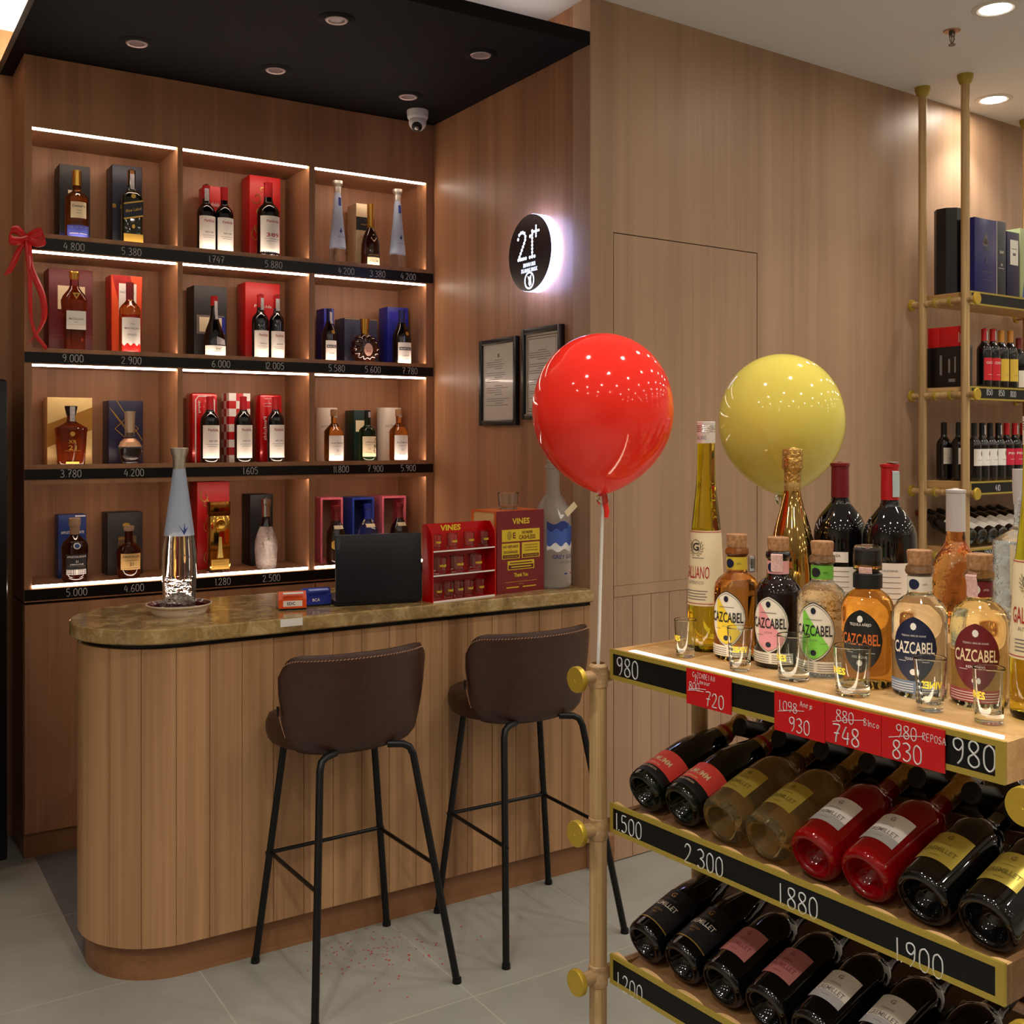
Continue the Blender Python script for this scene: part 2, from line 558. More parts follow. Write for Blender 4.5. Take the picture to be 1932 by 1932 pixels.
def P_champ(h, r):
    return foot(r, .03) + [(r, .40 * h), (r * .97, .48 * h), (r * .86, .57 * h), (r * .68, .67 * h), (r * .5, .76 * h), (r * .39, .84 * h), (r * .345, .89 * h), (r * .345, .93 * h), (r * .40, .94 * h), (r * .40, h - .002), (0, h)]


def P_spirit(h, r, sh=.60, neck=.36, nb=.72):
    return foot(r, .008) + [(r, sh * h), (r * .96, (sh + .035) * h), (r * .78, (sh + .075) * h), (r * (neck + .1), (nb - .01) * h), (r * neck, (nb + .02) * h), (r * neck, h - .001), (0, h)]


class Bottle:
    def __init__(s, name, label, cat, loc, prof, glass, sq=2.0, flat=1.0, rotz=0.0, group=None, mtx=None, seg=30, glassname='glass_body', mfun=None, ripple=None):
        s.root = thing(name, label, cat, loc, rotz, group, mtx)
        s.prof = prof; s.sq = sq; s.flat = flat; s.h = prof[-1][1]; s.seg = seg
        if glass is not None:
            mb = MB(); mb.lathe(prof, seg, 0, sq, flat, mfun=mfun, ripple=ripple)
            s.body = obj(glassname, mb, glass, s.root, smooth=50)

    def r(s, z):
        return prof_at(s.prof, z)

    def fn(s, zc=0.0, off=.0012, turn=0.0):
        """maps label space (arc x, height y) to the front of the bottle"""
        def f(x, y):
            z = zc + y; r = s.r(z)
            if s.sq > 2.5:
                return Vector((x, -(r * s.flat) - off, z))
            a = x / max(r, .004) + turn
            return Vector(((r + off) * sin(a), -(r + off) * cos(a) * s.flat, z))
        return f

    def patch(s, mb, x0, x1, z0, z1, mi=0, off=.0007, top=None, bot=None, turn=0.0, nx=14, nz=6):
        f = s.fn(0, off, turn); vs = []; fs = []
        for i in range(nx + 1):
            x = x0 + (x1 - x0) * i / nx
            za = bot(x) if bot else z0; zb = top(x) if top else z1
            for j in range(nz + 1):
                vs.append(f(x, za + (zb - za) * j / nz))
        for i in range(nx):
            for j in range(nz):
                a = i * (nz + 1) + j; b = (i + 1) * (nz + 1) + j
                fs.append((a, b, b + 1, a + 1))
        return mb.add(vs, fs, mi)

    def cap(s, z0, mt, name='capsule', off=.0008, z1=None, top=True, label=None):
        z1 = s.h if z1 is None else z1
        pr = [(s.r(z0) + off, z0)] + [(r + off, z) for r, z in s.prof if z0 < z < z1 and r > 0] + [(s.r(z1 - .0005) + off, z1)]
        pr = [(pr[0][0] - off * 2, z0)] + pr
        if top: pr += [(pr[-1][0] * .9, z1 + .001), (0, z1 + .001)]
        mb = MB(); mb.lathe(pr, 22, 0, 2.0 if s.sq < 2.5 else 3.0, s.flat if s.sq > 2.5 else 1.0)
        return obj(name, mb, mt, s.root, label)

    def stopper(s, prof, mt, name='stopper', seg=22):
        mb = MB(); mb.lathe(prof, seg, 0)
        return obj(name, mb, mt, s.root)

    def seal(s, z0, turn=.35, w=.012, mt=None):
        """tax paper strip over the cap and down the neck"""
        mb = MB(); s.patch(mb, -w / 2, w / 2, z0, s.h, 0, .0026, turn=turn, nx=3, nz=4)
        rt = s.r(s.h - .002); c = Vector((sin(turn), -cos(turn), 0)); sd = Vector((cos(turn), sin(turn), 0))
        a = c * (rt + .0026); b = c * (-rt * .2); zz = Vector((0, 0, s.h + .0025))
        mb.quad(a - sd * w / 2 + zz, a + sd * w / 2 + zz, b + sd * w / 2 + zz, b - sd * w / 2 + zz, 0)
        return obj('tax_seal', mb, mt or SEAL, s.root, recalc=False)

    def paper(s, name, z0, z1, width, mats, deco=None, turn=0.0, top=None, bot=None, x0=None, nx=14):
        mb = MB(); x0 = -width / 2 if x0 is None else x0
        s.patch(mb, x0, x0 + width, z0, z1, 0, .0007, top, bot, turn, nx=nx)
        if deco: deco(mb, s)
        return obj(name, mb, mats, s.root, recalc=False)

# ================================================================== the room
TILE = mat('floor_tile', (168, 162, 146), .33)
def tile_mat(name, c1, c2, x0, y0, size, grout, rough):
    m = bpy.data.materials.new(name); m.use_nodes = True
    nt = m.node_tree; N = nt.nodes; L = nt.links; b = N['Principled BSDF']
    tc = N.new('ShaderNodeTexCoord'); mp = N.new('ShaderNodeMapping'); mp.inputs['Location'].default_value = (-x0, -y0, 0)
    L.new(tc.outputs['Object'], mp.inputs[0])
    br = N.new('ShaderNodeTexBrick'); br.offset = 0.0; br.inputs['Scale'].default_value = 1.0
    br.inputs['Brick Width'].default_value = size; br.inputs['Row Height'].default_value = size
    br.inputs['Mortar Size'].default_value = .0022; br.inputs['Mortar Smooth'].default_value = .1
    L.new(mp.outputs[0], br.inputs['Vector'])
    n = N.new('ShaderNodeTexNoise'); n.inputs['Scale'].default_value = 2.6; n.inputs['Detail'].default_value = 7; n.inputs['Roughness'].default_value = .6
    L.new(tc.outputs['Object'], n.inputs['Vector'])
    r = N.new('ShaderNodeValToRGB'); r.color_ramp.elements[0].position = .3; r.color_ramp.elements[1].position = .72
    r.color_ramp.elements[0].color = lin(c1); r.color_ramp.elements[1].color = lin(c2)
    L.new(n.outputs[0], r.inputs[0]); L.new(r.outputs[0], br.inputs['Color1']); L.new(r.outputs[0], br.inputs['Color2'])
    br.inputs['Mortar'].default_value = lin(grout)
    L.new(br.outputs['Color'], b.inputs['Base Color']); b.inputs['Roughness'].default_value = rough
    return m


TILEL = tile_mat('light_stone_tile', (132, 131, 122), (154, 153, 145), .31, .18, .6, (164, 162, 152), .36)
TILED = tile_mat('dark_stone_tile', (84, 84, 86), (104, 104, 104), .64, .13, .6, (150, 142, 128), .38)
PLASTER = mat('ceiling_paint', (224, 221, 220), .9)
SHOPW = mat('shop_wall_paint', (206, 196, 182), .8)
DARKC = mat('soffit_black_paint', (14, 12, 13), .7, spec=.15)

mb = MB()
mb.box(-3, -7, -.1, .64, 4.7, 0, 0); mb.box(.64, -7, -.1, 9, 3.36, 0, 0); mb.box(.64, 3.36, -.1, 9, 4.7, 0, 1)
struct('floor', mb, [TILEL, TILED], smooth=0)
struct('ceiling', MB().box(-3, -7, 3.14, 9, 4.7, 3.24), PLASTER, smooth=0)
struct('wall_back', MB().box(-3, 4.6, 0, 2.36, 4.7, 3.14), WOOD, smooth=0)
struct('wall_left', MB().box(-3.1, -7, 0, -3, 4.7, 3.14), SHOPW, smooth=0)
struct('wall_rear', MB().box(-3.1, -7.1, 0, 9.1, -7, 3.14), SHOPW, smooth=0)
struct('wall_far', MB().box(9, -7, 0, 9.1, 4.7, 3.14), SHOPW, smooth=0)
struct('wall_alcove', MB().box(2.31, 3.125, 0, 2.36, 4.6, 3.14), WOOD, smooth=0)

# long wood wall with a flush door
DS0, DS1, DZ, G = .112, .872, 2.30, .0035
mb = MB()
mb.box(.0, 0, 0, DS0 - G, .1, 3.14); mb.box(DS0 - G, 0, DZ + G, DS1 + G, .1, 3.14); mb.box(DS1 + G, 0, 0, 6.8, .1, 3.14)
mb.box(DS0 - G, .06, 0, DS1 + G, .1, DZ + G, 1)
wallr = struct('wall_right', mb, [WOODW, CHALKB], loc=WALL.o, rotz=WALL.a, smooth=0)
mb = MB(); mb.box(DS0, .001, 1.0095, DS1, .04, DZ)
door = struct('door_1', mb, WOODW, loc=WALL.o, rotz=WALL.a, smooth=0)
door['label'] = 'flush wooden door in the long wall with a planked lower half'; door['category'] = 'door'
struct('door_rail', MB().box(DS0, -.001, .969, DS1, .04, 1.0085), WOODW, door, smooth=0)
mb = MB(); x = DS0
while x < DS1 - .01:
    x2 = min(x + .0925, DS1); mb.box(x, .001, .004, x2 - .0025, .04, .9675, 0); x = x2
mb.box(DS0, .008, .004, DS1, .03, .9675, 1)
struct('door_boards', mb, [WOODW, CHALKB], door, smooth=0)
p = WALL.hit_b(1418, 1063, 0)
mb = MB(); mb.box(p.x - .016, -.004, p.z - .033, p.x + .016, .002, p.z + .033, 0, .006); mb.box(p.x - .008, -.0075, p.z - .02, p.x + .008, -.003, p.z + .02, 1, .003)
struct('door_handle', mb, [SILVER, mat('grey_metal', (110, 108, 104), .35, .9)], door)
# skirting of the short wall end beside the counter
mb = MB(); mb.box(.0, -.006, 0, DS0 - G, .0, .10)
struct('baseboard_right', mb, WOODK, loc=WALL.o, rotz=WALL.a, smooth=0)

# dark dropped soffit over the bar alcove, LED coves on its upper edges
mb = MB(); mb.box(.56, 3.115, 2.965, 2.309, 4.6, 3.012)
soffit = struct('ceiling_soffit', mb, DARKC, smooth=0)
cv = thing('cove_light', 'bright LED cove strip hidden on top of the black dropped ceiling', 'light', (.6, 3.2, 3.012))
obj('led_strip', MB().box(.03, .02, .0, .045, 1.38, .012), E_COVE, cv, smooth=0)
obj('led_strip', MB().box(.05, .06, .0, 1.68, .075, .008), E_COVEF, cv, smooth=0)

# lamps in the soffit, switched off
LENS = mat('lamp_lens_off', (150, 132, 138), .25, .3)
RIMD = mat('lamp_rim_dark', (190, 168, 168), .35, .5)
proto = None
PL = ['at the back near the wall on the window-side end', 'in the middle of the back row', 'at the back beside the security camera', 'in the middle of the front row', 'at the front near the alcove corner', '']
nm = ['unlit recessed lamp in the black soffit above the two whisky boxes', 'unlit recessed lamp in the black soffit above the middle shelf column',
      'unlit recessed lamp in the black soffit just behind the security camera', 'unlit recessed lamp in the black soffit nearest its cut-off front middle edge',
      'unlit recessed lamp in the black soffit above the round lit sign']
for (u, v), lb in zip([(258, 80), (520, 131), (770, 181), (635, 36), (907, 102)], nm):
    c = at_z(u, v, 2.965)
    if proto is None:
        proto = t = thing('recessed_lamp', lb, 'ceiling lamp', c, group='unlit lamps in the black soffit')
        obj('trim_ring', MB().lathe([(.038, .0005), (.040, -.006), (.046, -.007), (.062, -.002), (.064, .0)], 28, 0), DARKC, t)
        obj('bezel', MB().lathe([(.026, .0), (.028, -.006), (.036, -.0075), (.039, -.004), (.039, .0)], 28, 0), RIMD, t)
        obj('lens', MB().lathe([(0, -.0035), (.012, -.005), (.026, -.003), (.027, 0)], 24, 0), LENS, t)
    else:
        t = copy_tree(proto); t.location = c; t['label'] = lb

# security camera
c = at_z(788, 209, 2.965)
t = thing('security_camera', 'white dome security camera under the black soffit in the alcove corner', 'camera', c, radians(-35))
WPL = mat('white_plastic', (226, 222, 220), .4)
obj('mount', MB().lathe([(.046, 0), (.047, -.004), (.045, -.03), (.040, -.040), (0, -.040)], 28), WPL, t)
M = Matrix.Translation((0, -.004, -.052)) @ Matrix.Rotation(radians(-42), 4, 'X') @ Matrix.Scale(.76, 4)
obj('eyeball', MB().lathe([(0, -.05)] + [(.05 * sin(a), -.05 * cos(a)) for a in [pi * k / 12 for k in range(1, 12)]] + [(0, .05)], 28, M=M), WPL, t)
obj('lens_cover', MB().lathe([(.03, -.0405), (.029, -.05), (.018, -.054), (0, -.055)], 24, M=M), BLACK, t)
obj('lens', MB().lathe([(.013, -.0545), (.012, -.057), (0, -.058)], 20, M=M), SILVER, t)

# lit ceiling lamps
LRING = mat('lamp_ring_white', (214, 208, 200), .5)
proto = None
spots = []
for j in range(8):
    y = 3.05 - .65 * j
    if j == 7: y = -1.6
    for i in range(-4, 5):
        x = 4.61 + 1.94 * i + (0 if j % 2 == 0 else .97)
        if x < -2.4 or x > 8.6: continue
        if j == 0 and i < 0: continue
        if y > 2.0 and x < 3.0: continue
        spots.append((x, y))
for j in range(4):
    for i in range(-2, 3):
        spots.append((4.61 + 1.94 * i + (.97 if j % 2 else 0), -2.5 - 1.25 * j))
vis = []
for x, y in spots:
    d = Vector((x, y, 3.14)) - CAMP; f = d.dot(FWD)
    inside = False
    if f > .3:
        uu = 966 + FOC * d.dot(RGT) / f; vv = HOR - FOC * d.z / f
        inside = -20 < uu < 1952 and -40 < vv < 1932
    lb = 'lit round ceiling lamp further along the shop ceiling'
    if inside:
        lb = 'lit round ceiling lamp beside the tall pole rack, against the long wall' if y > 2.8 else 'lit round ceiling lamp at the top corner in front of the sprinkler'
    if proto is None:
        proto = t = thing('ceiling_lamp', lb, 'ceiling lamp', (x, y, 3.14), group='lit lamps in the pale ceiling')
        obj('ring', MB().lathe([(.056, .0), (.056, -.004), (.066, -.006), (.082, -.003), (.084, .0)], 32), LRING, t)
        obj('lit_panel', MB().lathe([(0, -.0025), (.056, -.0025)], 24), E_DOWN, t, recalc=False)
        ld = bpy.data.lights.new('beam', 'SPOT'); ld.energy = DOWNSPOT; ld.color = (1.0, .95, .87); ld.spot_size = radians(104); ld.spot_blend = .7; ld.shadow_soft_size = .05
        lo = bpy.data.objects.new('beam', ld); C0.objects.link(lo); lo.parent = t; lo.location = (0, 0, -.012)
    else:
        t = copy_tree(proto); t.location = (x, y, 3.14); t['label'] = lb
        if y > 2.8:
            for ch in t.children:
                if ch.type == 'LIGHT':
                    ch.data = ch.data.copy(); ch.data.energy = DOWNSPOT * .5
        if -1.3 < x < .2 and .3 < y < 2:           # the aisle lamps in front of the rack are stronger
            for ch in t.children:
                if ch.type == 'LIGHT':
                    ch.data = ch.data.copy(); ch.data.energy = DOWNSPOT * 3.0

# sprinkler
c = at_z(1796, 58, 3.14)
t = thing('fire_sprinkler', 'small metal fire sprinkler head hanging from the pale ceiling', 'sprinkler', c)
SPR = mat('sprinkler_metal', (90, 78, 70), .35, .8)
obj('escutcheon', MB().lathe([(0, -.004), (.012, -.006), (.03, -.004), (.033, 0)], 24), mat('copper_plate', (170, 130, 112), .35, .7), t)
mb = MB(); mb.cyl((0, 0, 0), (0, 0, -.022), .0125, .011, 14); mb.tube([(-.011, 0, -.018), (-.014, 0, -.03), (-.004, 0, -.052), (0, 0, -.054)], .0022, 8); mb.tube([(.011, 0, -.018), (.014, 0, -.03), (.004, 0, -.052), (0, 0, -.054)], .0022, 8)
mb.cyl((0, 0, -.02), (0, 0, -.05), .002, .002, 8)
obj('frame', mb, SPR, t)
obj('deflector', MB().lathe([(0, -.055), (.013, -.057), (.014, -.0545), (0, -.053)], 16), SPR, t)

# ------------------------------------------------------------------ black fridge at the picture edge
t = thing('display_fridge', 'tall black fridge cabinet at the far end of the shelving', 'fridge', (.16, 4.08, 0))
obj('cabinet', MB().box(-.36, 0, .09, .36, .5, 1.755, 0, .01), STEELK, t)
obj('door', MB().box(-.358, -.03, .10, .358, -.002, 1.75, 0, .008), BLACK, t)
obj('handle', MB().box(.31, -.055, .7, .325, -.03, 1.2, 0, .004), STEELK, t)
for x in (-.31, .31):
    for y in (.03, .45):
        obj('foot', MB().cyl((x, y, 0), (x, y, .092), .026, .022, 14), STEELK, t)

# ------------------------------------------------------------------ lit shelving in the alcove
BX = [(.632, 1.163), (1.184, 1.713), (1.739, 2.271)]
ROWS = [(2.305, 2.70), (1.88, 2.245), (1.447, 1.825), (1.005, 1.384)]      # floor and top of every row
SY, SB = 4.30, 4.585
SHELF = thing('wall_shelving', 'built-in wooden wall shelving with twelve lit open niches', 'shelving', (.605, SY, .94))
ox, oy, oz = .605, SY, .94


def sbox(mb, x0, y0, z0, x1, y1, z1, mi=0, b=0):
    return mb.box(x0 - ox, y0 - oy, z0 - oz, x1 - ox, y1 - oy, z1 - oz, mi, b)


mb = MB()
for x0, x1 in ((.605, .632), (1.163, 1.184), (1.713, 1.739), (2.271, 2.309)):
    sbox(mb, x0, SY, .945, x1, 4.6, 2.964)
sbox(mb, .632, SB, .945, 2.271, 4.6, 2.964)
for z0, z1 in ((.945, 1.005), (1.384, 1.447), (1.825, 1.88), (2.245, 2.305), (2.70, 2.964)):
    sbox(mb, .606, SY + .0005, z0, 2.308, SB, z1)
for x0, x1 in BX:                    # thin lips that hide the strips at the niche floors
    for j, (z0, z1) in enumerate(ROWS):
        if j < 3: sbox(mb, x0, SY + .0005, z0, x1, SY + .0065, z0 + .0055)
        else: sbox(mb, x0, SY + .0005, z1 - .0055, x1, SY + .0065, z1)
obj('carcass', mb, WOOD, SHELF, smooth=0)
PR = [((2.25, 2.293), [('4.800', 140), ('5.380', 248), ('1.747', 408), ('5.880', 516), ('4.200', 653), ('3.380', 712), ('4.200', 770)]),
      ((1.83, 1.869), [('9.000', 138), ('2.900', 248), ('6.000', 417), ('12.005', 518), ('5.580', 635), ('5.600', 703), ('7.780', 773)]),
      ((1.397, 1.435), [('3.780', 134), ('4.200', 253), ('1.605', 472), ('11.800', 643), ('7.900', 708), ('5.900', 770)]),
      ((.951, .992), [('5.000', 145), ('4.600', 253), ('1.280', 420), ('2.500', 512)])]
for (z0, z1), pl in PR:
    mb = MB(); sbox(mb, .606, SY - .004, z0, 2.304, SY, z1)
    for s, u in pl:
        x = at_y(u, 700, SY).x - ox; wd = sum(.3 if c in '.1' else .64 for c in s) * .027
        mb.write(s, .027, face_y(x - wd / 2, -.004, z0 - oz + .007), 1, r=.0012, wob=.04)
    obj('price_strip', mb, [BLACK, CHALK], SHELF, smooth=0)
for i, (x0, x1) in enumerate(BX):
    for j, (z0, z1) in enumerate(ROWS):
        mb = MB()
        if j < 3: sbox(mb, x0, SY + .001, z1 - .008, x1 - .006, SY + .010, z1 - .0005); obj('led_strip', mb, E_NICHE, SHELF, smooth=0); mb = MB(); sbox(mb, x0 + .004, SY + .0075, z0 + .0002, x1 - .004, SY + .016, z0 + .0024)
        else: sbox(mb, x0, SY - .003, z0 - .008, x1 - .006, SY + .004, z0 + .0015); obj('led_strip', mb, E_NICHE, SHELF, smooth=0); mb = MB(); sbox(mb, x0 + .004, SY + .0075, z1 - .0024, x1 - .004, SY + .016, z1 - .0002)
        obj('led_strip', mb, E_NICHE, SHELF, smooth=0)

t = thing('base_cabinet', 'low wooden cabinet under the lit wall shelving', 'cabinet', (.605, SY, 0))
obj('body', MB().box(0, .02, .09, 1.704, .298, .935), WOOD, t, smooth=0)
for k in range(3):
    obj('door', MB().box(.002 + k * .568, 0, .092, .566 + k * .568, .0195, .935), WOOD, t, smooth=0)
obj('plinth', MB().box(.0, .012, 0, 1.704, .29, .0895), WOODK, t, smooth=0)

# red ribbon bow on the shelf edge
RIB = mat('satin_ribbon', (206, 22, 26), .3, sss=.0)
c = at_y(50, 452, 4.28)
t = thing('ribbon_bow', 'red satin ribbon bow with long trailing tails tied to the shelf end', 'ribbon', c)
K = at_y(337, 700, 4.28).x


def ribbon(name, pts, w0, par, tw=None, wdir=(0, 0, 1)):
    mb = MB(); P = [Vector(p) for p in pts]; Q = []
    for q in range(len(P) - 1):
        p0 = P[max(q - 1, 0)]; p1 = P[q]; p2 = P[q + 1]; p3 = P[min(q + 2, len(P) - 1)]
        for k in range(6):
            u = k / 6
            Q.append(.5 * ((2 * p1) + (p2 - p0) * u + (2 * p0 - 5 * p1 + 4 * p2 - p3) * u * u + (3 * p1 - p0 - 3 * p2 + p3) * u ** 3))
    Q.append(P[-1]); n = len(Q); vs = []
    for i, q in enumerate(Q):
        f = i / (n - 1)
        d = Vector(wdir) if tw is None else (Vector(wdir) * (1 - f) + Vector(tw) * f)
        ww = w0 * (1 if not callable(w0) else 1)
        vs += [q - d.normalized() * ww / 2, q + d.normalized() * ww / 2]
    fs = [(2 * i, 2 * i + 1, 2 * i + 3, 2 * i + 2) for i in range(n - 1)]
    mb.add(vs, fs)
    o = obj(name, mb, RIB, par, recalc=False, smooth=60)
    sm = o.modifiers.new('thickness', 'SOLIDIFY'); sm.thickness = .0012
    return o


ribbon('loop', [(0, 0, 0), (-.03, -.01, .03), (-.055, -.018, .022), (-.058, -.03, -.01), (-.03, -.022, -.012), (0, -.004, 0)], .034, t, wdir=(.25, .2, 1))
ribbon('loop', [(0, 0, 0), (.025, -.01, .02), (.05, -.02, .03), (.056, -.03, .0), (.03, -.022, -.012), (0, -.004, 0)], .034, t, wdir=(-.25, .2, 1))
obj('knot', MB().lathe([(0, -.013), (.01, -.009), (.012, 0), (.01, .009), (0, .013)], 14), RIB, t)
ribbon('tail', [(-.005, -.006, -.005), (-.03, -.014, -.05), (-.045, -.016, -.09), (-.066, -.012, -.135)], .026, t, wdir=(1, .1, .35))
ribbon('tail', [(.004, -.008, -.005), (.012, -.012, -.1), (.05, -.016, -.2), (.058, -.012, -.28), (.035, -.01, -.34), (.0, -.016, -.385)], .024, t, wdir=(1, .2, .1), tw=(.6, .1, .6))
ribbon('tail', [(.0, -.010, -.005), (.008, -.014, -.12), (.01, -.016, -.22), (.014, -.012, -.29), (.03, -.016, -.35), (.066, -.012, -.396)], .016, t, wdir=(1, .3, .0), tw=(.3, .1, 1))

# ------------------------------------------------------------------ round lit age sign on the alcove wall
SX = 2.2495
c = at_x(999, 477, SX)
t = thing('age_sign', 'round backlit black sign reading 21+ on the alcove wall', 'sign', (2.31, c.y, c.z))
R = .147
Mx = Matrix(((0, 0, -1, 0), (-1, 0, 0, 0), (0, 1, 0, 0), (0, 0, 0, 1)))
obj('rim', MB().lathe([(0, .012), (R - .012, .012), (R, .014), (R, .058), (R - .002, .059), (0, .059)], 64, M=Mx), E_SIGN, t)
obj('spacer', MB().cyl((0, 0, 0), (-.012, 0, 0), .05, .05, 20), BLACK, t)
obj('face_plate', MB().lathe([(0, .0592), (R - .001, .0592), (R - .001, .0612), (0, .0612)], 64, M=Mx), mat('sign_face', (12, 12, 26), .25), t)
mb = MB(); F = on(Mx, .0616)
dots2 = [(-.078, .062), (-.07, .078), (-.058, .084), (-.046, .084), (-.034, .079), (-.027, .066), (-.029, .053), (-.036, .041), (-.044, .029), (-.052, .017), (-.060, .005), (-.068, -.007), (-.076, -.018), (-.062, -.018), (-.05, -.018), (-.038, -.018), (-.024, -.018)]
dots1 = [(.006, .062)] + [(.02, .08 - .0135 * k) for k in range(8)] + [(.004, -.018), (.02, -.018), (.036, -.018)]
plus = [(.046, .076 + k * .0095) for k in (-2, -1, 0, 1, 2)] + [(.046 + k * .0095, .076) for k in (-2, -1, 1, 2)]
for pts, rr in ((dots2, .0068), (dots1, .0066), (plus, .0052)):
    for (x, y) in pts:
        a = [F(x + rr * cos(2 * pi * k / 12), y + rr * sin(2 * pi * k / 12)) for k in range(12)]
        mb.add(a, [tuple(range(12))])
mb.text('DIBAWAH UMUR', .015, F, 0, .0, -.044, bold=.02, width=.085)
mb.text('DILARANG MASUK', .015, F, 0, .0, -.065, bold=.02, width=.112)
ring = [(0, 0)]
for k in range(24):
    a0, a1 = 2 * pi * k / 24, 2 * pi * (k + 1) / 24; q = (.0, -.105)
    mb.add([F(q[0] + r_ * cos(a), q[1] + r_ * sin(a)) for r_, a in ((.027, a0), (.034, a0), (.034, a1), (.027, a1))], [(0, 1, 2, 3)])
mb.add([F(x, y - .105) for x, y in ((-.012, .018), (.0, .012), (.014, .022), (.012, .0), (.016, -.016), (.002, -.024), (-.006, -.012), (-.004, .0))], [tuple(range(8))])
obj('lettering', mb, E_SIGNT, t, smooth=0, recalc=False)

# framed certificates
FRB = mat('frame_black', (16, 14, 15), .35)
PAPERG = mat('certificate_paper', (206, 200, 190), .25, coat=.3)


def frame(label, u0, u1, v0, v1, ornate):
    a = at_x(u0, 700, 2.309); b = at_x(u1, 700, 2.309); um = (u0 + u1) / 2
    zt = at_x(um, v0, 2.30).z; zb = at_x(um, v1, 2.30).z
    wd = a.y - b.y; ht = zt - zb
    t = thing('picture_frame', label, 'picture frame', (2.31, (a.y + b.y) / 2, zb), group='framed certificates on the alcove wall')
    fw = .022; M = face_x(0, 0, ht / 2)
    mb = MB()
    for x0, y0, x1, y1 in ((-wd / 2, -ht / 2, -wd / 2 + fw, ht / 2), (wd / 2 - fw, -ht / 2, wd / 2, ht / 2), (-wd / 2 + fw, ht / 2 - fw, wd / 2 - fw, ht / 2), (-wd / 2 + fw, -ht / 2, wd / 2 - fw, -ht / 2 + fw)):
        mb.box(x0, y0, .0005, x1, y1, .022, 0, .003, M)
    obj('frame', mb, FRB, t)
    mb = MB(); iw, ih = wd / 2 - fw, ht / 2 - fw
    mb.box(-iw, -ih, .002, iw, ih, .012, 0, 0, M)
    F = on(M, .0125)
    def rect(x0, y0, x1, y1, mi): mb.quad(F(x0, y0), F(x1, y0), F(x1, y1), F(x0, y1), mi)
    if ornate:
        for q, ww in ((.010, .004), (.02, .0025)):
            for s in (-1, 1):
                rect(s * (iw - q) - ww / 2, -ih + q, s * (iw - q) + ww / 2, ih - q, 1); rect(-iw + q, s * (ih - q) - ww / 2, iw - q, s * (ih - q) + ww / 2, 1)
    else:
        rect(-.007, ih - .055, .007, ih - .04, 1)
    random.seed(5 if ornate else 3)
    for k in range(22):
        y = ih - .065 - k * (2 * ih - .1) / 24
        if k % 6 == 5: continue
        x0 = -iw + .026 if k % 4 else -.03
        rect(x0, y - .0012, x0 + random.uniform(.5, .95) * (iw * 2 - .052) if k % 4 else .03, y + .0012, 2)
    obj('certificate', mb, [PAPERG, mat('ink_brown', (120, 96, 60), .7), GREYINK], t, smooth=0, recalc=False)


frame('black framed certificate with plain text, nearer the shelving', 911, 981, 638, 803, False)
frame('black framed certificate with an ornate border, partly behind the red balloon', 991, 1066, 616, 791, True)

# ================================================================== bar counter
def outline(x0r, cxc, cyc, rad, xr, notch=False, pitch=.096):
    """front edge from the right end to the rounded end, and back along the rear"""
    pts = []
    y0 = cyc - rad
    if not notch:
        pts.append((xr, y0))
        for k in range(33):
            a = -pi / 2 - pi * k / 32
            pts.append((cxc + rad * cos(a), cyc + rad * sin(a)))
        pts.append((xr, cyc + rad))
        return pts
    # arc-length walk with small V grooves
    path = []
    L1 = xr - cxc; L2 = pi * rad; g = .0013

    def at(s):
        if s <= L1: return Vector((xr - s, y0)), Vector((0, -1))
        a = -pi / 2 - (s - L1) / rad
        return Vector((cxc + rad * cos(a), cyc + rad * sin(a))), Vector((cos(a), sin(a)))
    tot = L1 + L2; marks = [k * pitch + .03 for k in range(int(tot / pitch) + 1)]
    ss = sorted(set([round(L1 + L2 * k / 48, 5) for k in range(49)] + [0.0] + [round(m + d, 5) for m in marks for d in (-g, 0, g) if 0 < m + d < tot]))
    for s in ss:
        p, n = at(s)
        if any(abs(s - m) < 1e-4 for m in marks): p = p - n * .0035
        path.append((p.x, p.y))
    path.append((xr, cyc + rad))
    return path


CY0, CRAD = 3.36, .25
t = thing('bar_counter', 'long wooden bar counter with a rounded end and vertical boards', 'counter', (0, 0, 0))
obj('panel', MB().prism(outline(0, .87, CY0, CRAD, 2.308, True), .10, .95), WOODC, t, smooth=20)
obj('shadow_gap', MB().prism(outline(0, .87, CY0, CRAD - .012, 2.308), .95, .966), STEELK, t, smooth=20)
obj('plinth', MB().prism(outline(0, .87, CY0, CRAD - .022, 2.308), 0, .10), WOODK, t, smooth=20)

